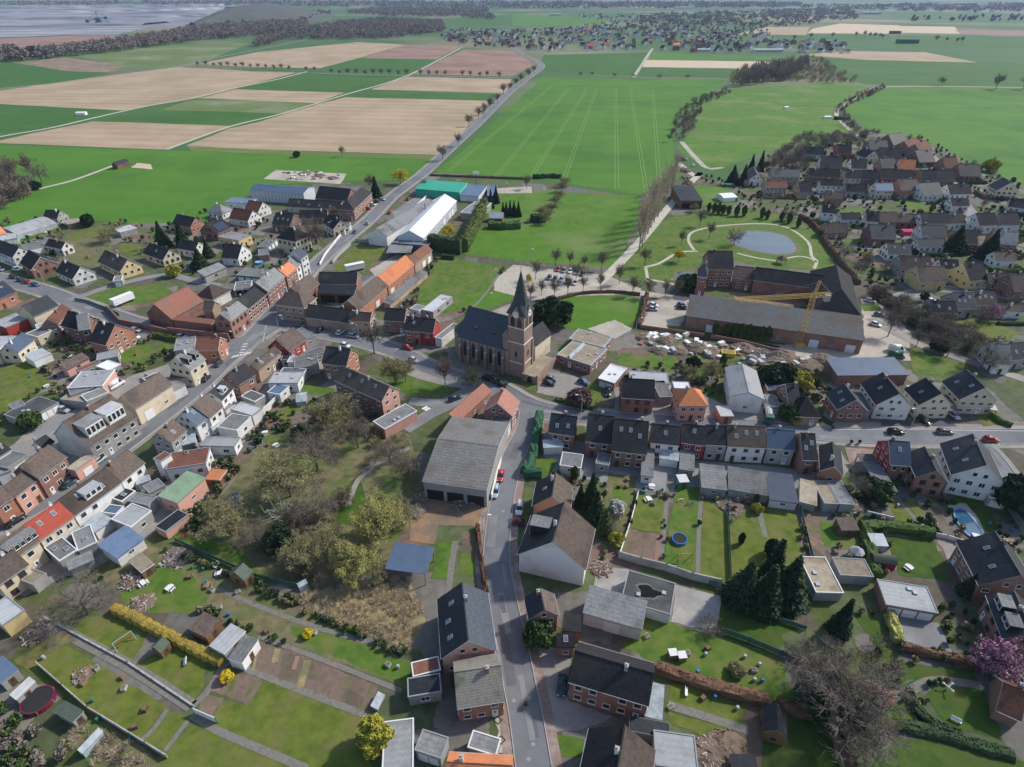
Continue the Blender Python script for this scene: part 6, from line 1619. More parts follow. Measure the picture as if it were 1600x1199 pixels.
# ---------------------------------------------------------------- cars
CARP={}
def paint(c): 
    D=dict(white=(.72,.73,.74),silver=(.42,.44,.46),grey=(.16,.17,.18),black=(.015,.016,.018),red=(.42,.03,.03),maroon=(.16,.02,.04),blue=(.04,.10,.22),lightblue=(.28,.38,.46),teal=(.03,.07,.08),green=(.04,.12,.07),cream=(.6,.55,.4))
    return mat('paint_'+c,D[c],tuple(v*.9 for v in D[c]),1,.25,spec=.5)
def loft(b,secs,m=0,capm=None):
    """secs: list of rings (same count)"""
    k=len(secs[0]); vs=[p for r in secs for p in r]
    b.add(vs,[(i*k+j,i*k+(j+1)%k,(i+1)*k+(j+1)%k,(i+1)*k+j) for i in range(len(secs)-1) for j in range(k)],m)
    b.add(vs,[tuple(range(k))[::-1],tuple(range((len(secs)-1)*k,len(secs)*k))],m if capm is None else capm)
def car_proto(kind):
    if kind in CARP: return CARP[kind]
    L,Wd,belt,roof=dict(hatch=(4.1,1.74,.92,1.46),estate=(4.6,1.78,.92,1.45),van=(5.3,1.98,1.25,2.35))[kind]
    h=L/2; T=thing('parked_car','x','car'); b=MB()
    def ring(x,zl,zh,w): return [(x,-w*.94,zl),(x,w*.94,zl),(x,w,zl+.2),(x,w*.97,zh-.1),(x,w*.86,zh),(x,-w*.86,zh),(x,-w*.97,zh-.1),(x,-w,zl+.2)]
    w=Wd/2
    loft(b,[ring(-h,.35,.72 if kind!='van' else 1.1,w*.86),ring(-h+.18,.25,belt,w*.97),ring(-h+.9,.22,belt,w),ring(.3*h,.22,belt,w),ring(h*.52,.22,belt-.03,w),ring(h-.35,.24,belt-.2 if kind!='van' else belt-.1,w*.95),ring(h,.35,.62,w*.8)])
    # roof panel on the glasshouse
    fx=dict(hatch=(-.86,-.72,.12,.5),estate=(-.95,-.86,.14,.5),van=(-.97,-.95,.42,.72))[kind]
    x0,x1,x2,x3=[h*v for v in fx]
    b.add([(x1,-w*.74,roof),(x2,-w*.74,roof),(x2,w*.74,roof),(x1,w*.74,roof),(x1,-w*.74,roof+.05),(x2,-w*.74,roof+.04),(x2,w*.74,roof+.04),(x1,w*.74,roof+.05)],[(4,5,6,7),(0,1,5,4),(1,2,6,5),(2,3,7,6),(3,0,4,7)])
    if kind=='van': b.box(x0,x2-.5,-w*.9,w*.9,belt,roof)
    else:
        for xx in (x1+.05,(x1+x2)/2): 
            for sy in (-1,1): b.tube((xx,sy*w*.78,roof),(xx-.02,sy*w*.93,belt),.05,n=4)
    obj('body',b.mesh('body',[paint('white')],True),T)
    g=MB(); g.add([(x0,-w*.9,belt-.02),(x3,-w*.9,belt-.02),(x3,w*.9,belt-.02),(x0,w*.9,belt-.02),(x1,-w*.75,roof),(x2,-w*.75,roof),(x2,w*.75,roof),(x1,w*.75,roof)],[(0,1,5,4),(1,2,6,5),(2,3,7,6),(3,0,4,7),(4,5,6,7)])
    obj('windows',g.mesh('windows',[M['glass']]),T)
    wm_=MB()
    n=12; R=.32
    wm_.add([(R*math.cos(2*math.pi*i/n),-.11,R*math.sin(2*math.pi*i/n)) for i in range(n)]+[(R*math.cos(2*math.pi*i/n),.11,R*math.sin(2*math.pi*i/n)) for i in range(n)],[(i,(i+1)%n,n+(i+1)%n,n+i) for i in range(n)]+[tuple(range(n)),tuple(range(n,2*n))[::-1]],0)
    for s in (-.115,.115): wm_.add([(R*.6*math.cos(2*math.pi*i/n),s,R*.6*math.sin(2*math.pi*i/n)) for i in range(n)],[tuple(range(n))],1)
    wme=wm_.mesh('wheel',[M['black'],M['zinc']])
    for sx in (-.6,.62):
        for sy in (-1,1): obj('wheel',wme,T,(h*sx,sy*(w-.1),.32))
    hl=MB(); hl.box(-.06,.06,-.18,.18,-.07,.07); hm=hl.mesh('headlight',[M['white']]); tl=hl.mesh('tail_light',[M['red']])
    for sy in (-1,1): obj('headlight',hm,T,(h-.07,sy*w*.62,.64)); obj('tail_light',tl,T,(-h+.03,sy*w*.7,.78))
    CARP[kind]=T; T['used']=0; return T
def car(kind,c,x,y,dx,dy,label):
    pr=car_proto(kind); 
    if pr['used']: T=copy_tree(pr)
    else: T=pr
    pr['used']=1
    p=P(x,y,.6); q=P(x+dx,y+dy,.6); T.location=(p.x,p.y,.115); T.rotation_euler=(0,0,math.atan2(q.y-p.y,q.x-p.x))
    for ch in T.children:
        if ch.name.startswith('body'): ch.material_slots[0].link='OBJECT'; ch.material_slots[0].material=paint(c)
    T['label']=label; T['category']='van' if kind=='van' else 'car'
    if kind=='van': T.name='delivery_van'
    return T
CARS='''hatch silver 154 720 10 -7|silver car parked in front of the pink gateway building
hatch teal 109 755 10 -7|dark teal car parked outside the pale pink brick house
estate black 24 814 10 -7|black car at the left end of the main street
estate silver 99 640 10 3|silver estate car in front of the row of white doored garages
van white 182 602 10 -6|white van in the yard behind the cream shop hall
hatch white 212 516 10 1.5|white car on the west street beside the brick farm wall
hatch white 210 527 10 1|white car parked right of the orange brick gable
hatch black 211 534 10 1|dark car right of the orange brick gable, nearest the house garden
hatch white 284 526 10 1.5|small white car on the west street by the green hedge
hatch black 21 433 10 2|black car, first in the line at the west street edge
hatch teal 33 438 10 2|dark teal car, second in the line at the west street edge
hatch red 43 441 10 2|bright red car in the line at the west street edge
hatch blue 55 445 10 2|blue car at the end of the line at the west street edge
hatch white 26 421 10 2|white car in front of the red brick gabled house at the left
estate silver 0 421 10 2|silver car cut off by the left edge of the west street
hatch teal 342 568 5 -5|dark teal car beside the white annex near the junction
hatch black 322 591 5 -5|black car on the street south of the junction
hatch grey 469 508 10 1|grey car, leftmost on the square before the ochre wall
hatch black 500 515 4 -5|black car on the square before the ochre wall
hatch white 532 519 6 -4|white car on the square before the ochre wall
estate silver 552 525 10 1.5|silver estate on the square before the ochre wall
hatch white 539 540 10 3|white car on the church road behind the brown roofed court
hatch red 637 543 10 3|red car turning by the orange fronted house
hatch silver 646 563 10 5|silver car driving on the road left of the church
estate black 763 592 10 3|black estate, left one of two parked below the church wall
estate black 783 600 10 3|black estate, right one of two parked below the church wall
hatch grey 861 592 10 2|dark grey car, rear one of two on the kindergarten car park
hatch black 858 599 10 2|black car, front one of two on the kindergarten car park
hatch blue 912 597 10 4|blue car on the kindergarten car park near the reddish tree
hatch black 950 613 0 10|black car in the drive of the white roofed brick garage
estate teal 712 622 10 -4|dark car behind the long stained brown outbuilding
hatch red 782 744 -2 10|bright red car parked along the wall of the huge grey barn
estate lightblue 774 768 -2 10|pale blue car parked at the corner of the huge grey barn
estate white 812 794 -2 10|white car in the forecourt of the orange brick lane house
hatch maroon 814 817 10 1|maroon car parked crosswise before the white gabled lane house
hatch teal 878 1071 -1 10|dark blue car beside the wide pale brick house
estate black 1400 675 10 .4|black estate car driving on the east road
estate grey 1477 675 10 .4|grey car driving on the east road
hatch red 1548 687 10 .4|red car at the bend of the east road
hatch black 1444 658 10 6|black car in the drive of the third gabled house
hatch silver 1490 649 8 6|silver car in the drive between the cream gabled houses
hatch white 1368 507 10 3|white car in the yard of the hipped manor barn
hatch grey 1374 492 10 1|dark grey car at the grass edge of the manor yard
van white 1401 547 10 1|white van with dark front beside the beech hedges
van green 1400 557 10 1|dark green van beside the beech hedges
hatch white 1021 477 10 2|white car, rear one of two on the manor gravel
hatch silver 1020 483 10 1|silver car, front one of two on the manor gravel
hatch blue 1065 477 10 1|blue car, rear one of two at the end of the long barn
hatch black 1066 481 10 1|black car, front one of two at the end of the long barn
hatch red 872 421 -3 5|red car on the church car park
hatch grey 881 423 -3 5|grey car next to the red one on the church car park
hatch white 891 424 -3 5|white car in the middle of the rear row on the church car park
hatch silver 901 426 -4 5|silver car in the rear row on the church car park
hatch black 910 428 -4 5|black car at the right end of the rear row on the church car park
hatch teal 858 434 -3 5|dark teal car at the left end of the front row on the church car park
hatch black 867 436 -3 5|black car in the front row on the church car park
hatch lightblue 877 437 -4 5|pale blue car in the front row on the church car park
hatch silver 887 440 -5 5|silver car in the front row on the church car park
estate silver 899 442 -6 5|silver estate at the right end of the front row on the church car park
hatch silver 575 349 6 -6|silver car driving on the northern road
hatch white 582 320 10 1|white car before the brick office building
hatch maroon 589 315 10 1|dark red car before the brick office building
hatch silver 597 312 10 1|silver car before the brick office building
hatch red 575 326 10 1|bright red car before the brick office building
hatch red 609 332 6 -6|red car on the northern road at the white barriers
hatch red 638 311 6 -5|red car on the yard of the turquoise hall
estate white 1580 451 6 6|white car in the drive right of the low brown brick house
hatch white 1360 470 10 2|white car among the trees behind the manor barn
hatch grey 555 362 6 -6|dark car by the lamp on the northern road
hatch white 1455 470 10 0|white car on the estate street behind the slate roofed house
hatch silver 1445 260 6 5|silver car on the upper estate street'''
for l in CARS.split('\n'):
    d,lab=l.split('|'); t=d.split(); v=[float(a) for a in t[2:]]; car(t[0],t[1],*v,lab)
# tanker lorry and trailers
def lorry(x,y,dx,dy,label,tank):
    p=P(x,y,.8); q=P(x+dx,y+dy,.8); T=thing('tanker_lorry' if tank else 'box_trailer',label,'lorry' if tank else 'trailer',(p.x,p.y,.11),math.atan2(q.y-p.y,q.x-p.x))
    b=MB()
    if tank:
        prof=[(1.05*math.cos(a*math.pi/6),1.9+.85*math.sin(a*math.pi/6)) for a in range(12)]; b.prism(prof,-4,1.6); b.build('tank',[M['zinc']],T)
        c=MB(); c.box(1.9,3.9,-1.15,1.15,.6,2.9); c.box(3.9,3.95,-1.0,1.0,1.7,2.6,1); c.build('cab',[paint('green'),M['glass']],T)
    else: b.box(-4.2,4.2,-1.2,1.2,.9,3.3); b.box(-4.3,4.3,-1.25,1.25,3.3,3.4); b.build('body',[M['white']],T)
    c=MB(); c.box(-4.1,3.8,-.5,.5,.6,.95); c.build('chassis',[M['steel']],T)
    for sx in (-3,-1.9,2.9):
        for sy in (-1,1): 
            w=MB(); w.tube((sx,sy*1.1,.5),(sx,sy*.8,.5),.5,n=10); w.build('wheel',[M['black']],T)
lorry(1200,650,1,10,'grey tanker lorry in front of the pale metal workshop hall',True)
lorry(193,472,10,-4,'long white box trailer standing beside the brick farm wall',False)
lorry(555,421,10,-2,'white box trailer on the lawn by the black cart shed',False)
# ---------------------------------------------------------------- street lamps
def lamp(x,y,dx,h,label):
    p=P(x,y); T=thing('street_lamp',label,'street lamp',(p.x,p.y,.1),0 if dx>0 else math.pi)
    b=MB(); b.tube((0,0,-.1),(0,0,h*.85),.11,.07,6); b.tube((0,0,h*.85),(.35,0,h*.97),.07,.06,6); b.tube((.35,0,h*.97),(1.5,0,h),.06,.05,6); b.build('mast',[M['zinc']],T)
    c=MB(); c.box(1.3,2.1,-.16,.16,h-.06,h+.1); c.build('lamp_head',[M['white']],T)
LAMPS='''73 450 -1 8|street lamp on the lawn of the first small lane house
769 449 1 8|street lamp in the meadow left of the church spire
826 416 1 8|street lamp at the meadow edge of the church car park
437 520 1 7|street lamp on the traffic island at the village square
376 546 -1 7|street lamp at the painted junction
762 484 1 7|street lamp behind the church nave
190 500 1 7|street lamp at the start of the brick farm wall
1422 670 -1 7|street lamp on the east road by the second gabled house
562 533 -1 7|street lamp on the church road by the bare roadside tree
616 318 1 9|street lamp on the northern road by the yellow willow
993 520 1 6|street lamp at the gravel parking of the manor
788 308 1 8|street lamp beside the blue container building
545 338 -1 8|street lamp on the northern road by the office building
513 372 1 8|street lamp by the villa on the north street
1040 458 1 6|street lamp on the gravel drive to the manor
772 728 -1 7|street lamp at the long white wall of the huge grey barn
754 834 1 6|street lamp on the lane by the orange brown hedge
908 648 -1 7|street lamp before the first row house on the church road'''
for l in LAMPS.split('\n'):
    d,lab=l.split('|'); lamp(*[float(a) for a in d.split()],lab)
# ---------------------------------------------------------------- fences and garden walls
def fence(pts,h,m,label,nm='fence',th=.08,post=2.5):
    q=PP(pts); c=q[0].copy(); b=MB(); pm=MB()
    for a,e in zip(q,q[1:]):
        d=(e-a); L=d.length; d.normalize(); s=Vector((-d.y,d.x,0))*th/2
        if m is M['wood']:
            for hh in (.55,1.05): b.tube(a-c+Vector((0,0,hh)),e-c+Vector((0,0,hh)),.035,n=3)
            k=max(1,int(L/post))
            for i in range(k+1): p=a-c+d*(L*i/k); pm.tube((p.x,p.y,-.1),(p.x,p.y,h),.07,n=4)
            continue
        A=[a-c+s,e-c+s,e-c-s,a-c-s]; z0=.0 if th>.12 else .12
        b.add([(v.x,v.y,z0) for v in A]+[(v.x,v.y,h) for v in A],[(0,3,2,1),(4,5,6,7),(0,1,5,4),(1,2,6,5),(2,3,7,6),(3,0,4,7)])
        k=max(1,int(L/post))
        for i in range(k+1): p=a-c+d*(L*i/k); pm.tube((p.x,p.y,-.1),(p.x,p.y,h+.12),.06+th*.3,n=4)
    T=thing(nm,label,nm.replace('_',' '),(c.x,c.y,.05)); b.build('rails' if m is M['wood'] else 'panel',[m],T)
    if post<90: pm.build('posts',[M['trimg'] if th>.12 else M['green']],T)
wf=mat('wire_fence_mesh',(.1,.18,.14),(.07,.13,.10),3)
FENCES='''1.2 g .06|118 470 140 474 165 484 188 494|green wire fence along the farm meadow on the west street
1.3 g .06|1137 790 1139 840 1142 908|green fence between the two striped lawns
1.3 g .06|1036 888 1090 904 1140 930 1190 962 1258 985|green wire fence along the bottom of the row house gardens
1.6 g .06|1126 988 1170 1004 1220 1025 1255 1036|green mesh fence below the shaded lawn
1.2 g .06|1248 790 1258 830 1272 885 1284 920|grey green fence on the right of the row house gardens
1.2 g .06|275 846 330 872 400 902 468 918|green wire fence along the lower side of the long lawn strip
1.1 r .06|850 347 900 350 950 353 1000 357|wooden pasture fence across the meadow
1.1 r .06|725 398 780 407 830 412 890 418 950 424|pasture fence between meadow and church car park
1.0 w .2|997 772 986 815 968 868|low board fence left of the bare plot
2.2 c .3|966 872 1000 882 1040 892 1080 906 1125 916|panelled concrete wall above the dark felt roof
2.0 h .3|797 662 788 700 778 740 768 782|long white wall of the lane side at the huge grey barn
2.2 h .3|476 592 450 612 420 642 388 670|long white garden wall of the white courts
1.8 c .3|228 590 250 602 268 612|grey yard wall behind the cream shop hall
2.4 b .4|170 486 190 508 240 518 265 524|red brick yard wall of the farm along the west street
3.2 b .4|265 524 300 528 330 531 360 534|red brick wall with gateway between farm gable and corner house
1.4 b .3|1000 513 1050 520 1100 527|reddish wall along the builders yard
1.6 b .3|1110 529 1160 538 1230 556|reddish sheet wall along the ditch
1.6 h .2|604 372 612 362 645 330 676 300|white picket barrier along the northern road
1.6 c .25|556 378 580 380 603 384|grey board wall behind the triangular lawn
1.5 c .25|548 384 530 400 520 412|pale concrete panel wall beside the north street
1.3 h .2|500 415 508 400 530 372 548 352|yellowish garden wall with pillars on the north street
1.7 w .12|305 1115 340 1130|white board edging beside the vegetable bed
0.4 c .3|70 966 200 1036 302 1104|low concrete edging along the allotment path
1.2 c .2|60 1040 100 1075 140 1110 230 1165 262 1185|board fence along the bottom left allotments
1.2 r .06|1180 275 1120 262 1092 258|rail fence at the meadow below the bare wood
1.2 r .06|1082 207 1180 213 1300 211|pasture fence across the lower half of the big paddock
1.2 r .06|1118 163 1210 165 1308 168|pasture fence across the upper half of the big paddock
1.2 w .15|1448 836 1478 842 1510 852|white wall strip between lawn and pool terrace
1.6 w .15|1352 806 1394 816|white board wall above the clipped green hedge
1.2 c .2|590 668 600 680|short wall at the low pink annex
1.2 w .15|690 968 684 1000|x
2.0 b .3|860 1050 872 1030|x'''
FMAT=dict(r=M['wood'],g=wf,w=M['trim'],h=WA['wh'],c=M['conc'],b=WA['br'])
for l in FENCES.split('\n'):
    d,p,lab=l.split('|')
    if lab=='x': continue
    h,m,th=d.split(); fence(p,float(h),FMAT[m],lab,'fence' if m=='g' or float(th)<.16 else 'garden_wall',float(th),2.6 if m=='g' else 99 if m in 'hb' else 3)
# ---------------------------------------------------------------- big single things
def crane():
    b0=P(1248,540); D=math.hypot(b0.x,b0.y)
    def zat(y): return CAMH-b0.y*math.tan(PIT-math.atan((599.5-y)/FPX))
    H=zat(464); tip=P(1154,472,H); bk=P(1281,461,H)
    T=thing('tower_crane','yellow lattice tower crane standing in the manor yard','crane',(b0.x,b0.y,.1))
    def lattice(name,a,b_,w,m,n,parent=T):
        mb=MB(); a=Vector(a);b_=Vector(b_); d=(b_-a).normalized(); u=d.orthogonal().normalized() if abs(d.z)>.9 else Vector((0,0,1)); v=d.cross(u).normalized(); u=v.cross(d)
        cs=[u*sx*w/2+v*sy*w/2 for sx,sy in ((-1,-1),(1,-1),(1,1),(-1,1))]
        for c in cs: mb.tube(a+c,b_+c,.075,n=4)
        for i in range(n):
            p=a+(b_-a)*i/n; q=a+(b_-a)*(i+1)/n
            for j in range(4): mb.tube(p+cs[j],q+cs[(j+1)%4],.045,n=3); mb.tube(q+cs[j],q+cs[(j+1)%4],.045,n=3)
        return mb.build(name,[m],parent)
    lattice('mast',(0,0,1.2),(0,0,H),1.5,M['yellow'],int(H/1.6))
    t=tip-b0; t.z=H; k=bk-b0; k.z=H
    d=Vector((t.x,t.y,0)).normalized(); lattice('jib',(0,0,H+.4),(t.x,t.y,H+.8),1.1,M['yellow'],18)
    lattice('counter_jib',(0,0,H+.4),(-d.x*6,-d.y*6,H+.4),1.2,M['yellow'],4)
    lattice('tower_head',(0,0,H+.6),(-d.x*.6,-d.y*.6,H+5.5),.7,M['yellow'],4)
    mb=MB(); mb.tube((-d.x*.6,-d.y*.6,H+5.4),(t.x*.6,t.y*.6,H+1.2),.05,n=3); mb.tube((-d.x*.6,-d.y*.6,H+5.4),(-d.x*6,-d.y*6,H+.9),.05,n=3); mb.build('tie_rod',[M['steel']],T)
    mb=MB(); mb.box(-2,2,-2,2,-.1,.5); mb.box(-1.4,1.4,-1.4,1.4,.5,1.3); mb.build('base',[M['yellow']],T)
    mb=MB(); 
    for i in range(3): mb.box(-d.x*5.2-.9,-d.x*5.2+.9,-d.y*5.2-.6+i*.5,-d.y*5.2-.2+i*.5,H-2,H+.2)
    mb.build('counterweight',[M['conc']],T)
crane()
def turbine(x,y,h,a,lab):
    p=P(x,y); T=thing('wind_turbine',lab,'wind turbine',(p.x,p.y,0),a,'wind turbines on the horizon')
    b=MB(); b.tube((0,0,-1),(0,0,h),4.6,1.8,10); b.build('tower',[M['white']],T)
    b=MB(); b.box(-3,7,-2,2,h-1,h+3); n=b.build('nacelle',[M['white']],T)
    for k in range(3):
        b=MB(); an=.4+k*2.094; dv=Vector((0,math.sin(an),math.cos(an))); o=Vector((-4,0,h+1)); b.tube(o,o+dv*h*.4,1.4,.3,6); b.build('blade',[M['white']],T)
for x in (1271,1293,1346,1366): turbine(x,12,115,1.2,'white wind turbine in the row on the hazy eastern horizon')
def excavator():
    p=P(155,37); T=thing('bucket_wheel_excavator','huge dark bucket wheel excavator working in the opencast mine','excavator',(p.x,p.y,.2),.15)
    T.scale=(.6,.6,.6); m=mat('excavator_steel',(.07,.085,.12),(.1,.11,.14),.05,.6)
    b=MB(); b.box(-18,18,-12,12,0,10); b.box(-12,12,-9,9,10,30); b.build('crawler',[m],T)
    b=MB(); b.tube((0,0,28),(-62,0,14),3,1.5,5); b.tube((0,0,60),(-60,0,18),.9,n=4); b.build('wheel_boom',[m],T)
    b=MB(); b.tube((-64,-3,12),(-64,3,12),10,n=16); b.build('bucket_wheel',[m],T)
    b=MB(); b.tube((0,0,28),(48,0,30),3,2,5); b.box(40,56,-6,6,22,36); b.tube((0,0,60),(48,0,36),.9,n=4); b.build('counter_boom',[m],T)
    b=MB(); b.tube((-5,0,28),(0,0,62),1.6,1,4); b.tube((8,0,28),(0,0,62),1.6,1,4); b.build('mast',[m],T)
    b=MB(); b.tube((10,0,16),(70,0,6),2,1.5,5); b.build('conveyor',[m],T)
excavator()
# terraces of the opencast pit: low benches
for i,(l,h) in enumerate((('-500 22 0 21 120 20 260 17 350 14',9),('-500 32 0 31 150 29 270 27 330 24',6),('-500 15 0 14.5 150 13 300 11 350 9.5',14),('-500 44 0 43 100 42 220 40',5))):
    q=smooth(PP(l),3); w=60; b=MB(); c=q[0]
    for a,e in zip(q,q[1:]):
        A,E=a-c,e-c; b.add([(A.x,A.y,0),(E.x,E.y,0),(E.x,E.y+w*.5,h),(A.x,A.y+w*.5,h),(A.x,A.y+w*3,h*.98),(E.x,E.y+w*3,h*.98),(A.x,A.y+w*3.6,0),(E.x,E.y+w*3.6,0)],[(0,1,2,3),(3,2,5,4),(4,5,7,6)])
    o=b.build('mine_terrace',[G['pit']],loc=(c.x,c.y,.1)); o['kind']='structure'
# wooded spoil heap
hb=MB(); A=P(385,40); n=14
pts=[]
hp=PP('282 50 330 46 400 44 480 38 525 24 480 16 420 13 370 14 330 22 300 36'); c=sum(hp,Vector())/len(hp)
for f,z in ((1,0),(.82,14),(.6,28),(.35,38),(.08,42)): pts+= [(c+(p-c)*f).to_tuple()[:2]+(z,) for p in hp]
n=len(hp); hb.add([(x-c.x,y-c.y,z) for x,y,z in pts],[(i*n+j,i*n+(j+1)%n,(i+1)*n+(j+1)%n,(i+1)*n+j) for i in range(4) for j in range(n)]+[tuple(range(4*n,5*n))])
o=hb.build('hill',[mat('spoil_heap_cover',(.07,.075,.06),(.1,.1,.075),.01,.95)],loc=(c.x,c.y,0)); o['kind']='structure'
# ---------------------------------------------------------------- small garden and yard things
def small(nm,label,cat,x,y,parts,rz=0,z=.06):
    p=P(x,y); T=thing(nm,label,cat,(p.x,p.y,z),rz)
    for n_,b,m in parts: b.build(n_,m if isinstance(m,list) else [m],T)
    return T
def ringpool(x,y,r,h,cm,wm,label,nm='round_pool',cat='pool'):
    a=MB(); k=24
    for i in range(k):
        t0,t1=2*math.pi*i/k,2*math.pi*(i+1)/k
        a.add([(r*math.cos(t0),r*math.sin(t0),-.05),(r*math.cos(t1),r*math.sin(t1),-.05),(r*math.cos(t1),r*math.sin(t1),h),(r*math.cos(t0),r*math.sin(t0),h),(r*.9*math.cos(t0),r*.9*math.sin(t0),h),(r*.9*math.cos(t1),r*.9*math.sin(t1),h)],[(0,1,2,3),(3,2,5,4)])
    b=MB(); b.add([(r*.9*math.cos(2*math.pi*i/k),r*.9*math.sin(2*math.pi*i/k),h-.08) for i in range(k)],[tuple(range(k))])
    l=MB()
    for i in range(6): t=i*math.pi/3; l.tube((r*math.cos(t),r*math.sin(t),-.1),(r*math.cos(t),r*math.sin(t),h),.05,n=4)
    return small(nm,label,cat,x,y,[('rim',a,wm),('cover',b,cm),('legs',l,M['steel'])])
ringpool(62,1098,2.6,1.0,M['black'],paint('maroon'),'round pool with black cover and red rim in the lower left')
ringpool(405,412,1.9,.9,glassy('pool_water',(.25,.5,.6),.05),M['blue'],'round blue garden pool beside the tall cream villa')
ringpool(1061,845,1.75,.8,M['black'],M['blue'],'blue round trampoline on the play lawn','trampoline','trampoline')
pw=MB(); 
pts=smooth(PP('1491 802 1500 799 1510 803 1520 815 1530 828 1534 836 1524 840 1512 836 1502 826 1493 812 1491 802'),3)[:-1]; pc=sum(pts,Vector())/len(pts)
pw.add([(p.x-pc.x,p.y-pc.y,.18) for p in pts],[tuple(range(len(pts)))])
rim=MB(); k=len(pts)
for i in range(k):
    a,b_=pts[i]-pc,pts[(i+1)%k]-pc; rim.add([(a.x,a.y,.0),(b_.x,b_.y,.0),(b_.x,b_.y,.3),(a.x,a.y,.3),(a.x*1.14,a.y*1.14,.3),(b_.x*1.14,b_.y*1.14,.3),(a.x*1.14,a.y*1.14,0),(b_.x*1.14,b_.y*1.14,0)],[(0,1,2,3),(3,2,5,4),(4,5,7,6)])
T=thing('swimming_pool','kidney shaped blue swimming pool on a pale terrace','pool',(pc.x,pc.y,.09)); pw.build('water',[glassy('blue_pool_water',(.04,.13,.22),.05)],T); rim.build('rim',[M['blue']],T)
def tarp(x,y,w,l,rz,m,label,h=.5,nm='covered_stack',cat='stack'):
    b=MB(); b.prism([(-w/2,0),(w/2,0),(w/2,h*.8),(w*.2,h),(-w*.25,h*.95),(-w/2,h*.75)],-l/2,l/2); c=MB(); c.box(-l/2-.1,l/2+.1,-w/2-.05,w/2+.05,-.05,.12)
    return small(nm,label,cat,x,y,[('cover',b,m),('pallet',c,M['wood'])],rz)
def heap(x,y,r,h,ms,label,nm='rubble_heap',cat='heap',n=70,bs=.3,sx=1.0,rz=0):
    rg=np.random.default_rng(int(x*3+y)); b=MB()
    vs=[];fs=[];A=14
    for k,(f,z) in enumerate(((1,0),(.8,.5),(.5,.82),(.2,1))): vs+=[(r*f*(1+.15*rg.normal())*math.cos(2*math.pi*i/A)*sx,r*f*(1+.15*rg.normal())*math.sin(2*math.pi*i/A),h*z*(1+.1*rg.normal())) for i in range(A)]
    fs=[(k*A+i,k*A+(i+1)%A,(k+1)*A+(i+1)%A,(k+1)*A+i) for k in range(3) for i in range(A)]+[tuple(range(3*A,4*A))]
    b.add(vs,fs,3)
    for _ in range(n):
        t=rg.uniform(0,6.28); f=rg.random()**.5; px,py=r*f*math.cos(t)*sx,r*f*math.sin(t); pz=h*(1-f**1.6)
        a=rg.uniform(0,6.28); s=bs*rg.uniform(.35,1.0); d=Vector((math.cos(a)*s*1.8,math.sin(a)*s*1.8,rg.normal()*s*.4)); b.tube((px-d.x,py-d.y,pz-d.z+.1),(px+d.x,py+d.y,pz+d.z+.1),s*.4,n=4,m=int(rg.integers(0,3)))
    p=P(x,y); T=obj(nm,b.mesh(nm,ms+[G['bed']]),None,(p.x,p.y,.04),rz); return tag(T,label,cat)
cw=mat('weathered_pale',(.52,.5,.46),(.4,.385,.36),3);co=M['conc'];cd=M['wood'];cb=M['brick'];cz=M['zinc'];cg=M['steel']
for a in '''1010 529 4 1.2 w c z|heap of pale blocks at the left end of the builders yard
1040 533 4 1.3 w z d|heap of white pipes in the builders yard beside the dark crate
1090 545 5 1.4 d b w|heap of timber and tiles in front of the ditch
1060 548 3.5 1.1 d w c|heap of curved offcuts in the builders yard
1112 552 5 1.2 d w d|row of split logs in the builders yard behind the gardens
1165 545 4.5 1.5 z w b|heap of metal sheets left of the yellow skip
1190 553 4.5 1.2 z g w|heap of scrap metal right of the yellow skip
1222 556 5 1.4 b c w|heap of bricks at the right end of the builders yard
1262 570 5 1.3 c g d|grey rubble heap beside the blue metal hall
1285 562 4 1.6 g c g|dark scrap heap at the corner of the blue metal hall
735 780 3.5 1.2 z w c|stack of metal and stone before the huge grey barn
722 786 2.6 1 d d w|chopped wood stack before the huge grey barn
650 800 2.6 .9 w d c|pale stone heap on the left of the clay yard
655 780 2.2 .9 d b w|old tyres and wood on the left of the clay yard
1135 1172 3.4 1.1 d d d|brown brushwood heap beside the small pond at the bottom
1110 1176 3.2 .9 b w c|bricks and boards behind the pale white annex
222 945 2.6 .8 w c d|ring of pale stones around the garden trampoline
280 870 3.6 .5 w c w|white gravel mound in the rock garden at the lower left
1140 790 3.2 .7 c w c|stone edged rock garden behind the broadest lean-to
1330 790 3 1.1 w z g|white tent and clutter below the laurel
205 908 2.6 1 w w d|white garden furniture cluster beside the wide bare tree
130 1055 1.8 .6 d d c|log pieces on the left lawn
1215 566 4 1.0 w z c|white sheets and pipes before the pale metal hall
1180 562 3.4 1.0 z c w|grey crates behind the pale metal hall
475 272 4 1.2 w c d|white material stacks on the builders merchant yard, left
500 275 4 1.2 d w c|brown material stacks on the builders merchant yard, middle
520 279 4 1.3 w z c|grey material stacks on the builders merchant yard, right
1066 250 4 2.4 w w w|large white sand heap on the field track
1072 268 4 2 w z b|white bagged goods and machines beside the field track
1075 288 4 2.4 w g d|machines parked at the bend of the field track
1430 368 3 .9 d w c|x
225 640 3 .8 c d w|timber and debris in the yard beside the white van
60 988 3 .8 c d w|pale debris pile behind the yellow garage
1030 548 3.4 1.3 z g c|grey sheds of scrap beside the small lawn plots
1300 960 3 .8 d c c|x
940 888 2.6 .7 w c d|boards on the concrete yard behind the white gabled house'''.split('\n'):
    d,lab=a.split('|'); t=d.split()
    if lab=='x': continue
    heap(float(t[0]),float(t[1]),float(t[2]),float(t[3]),[dict(w=cw,c=co,z=cz,d=cd,b=cb,g=cg)[q] for q in t[4:7]],lab)
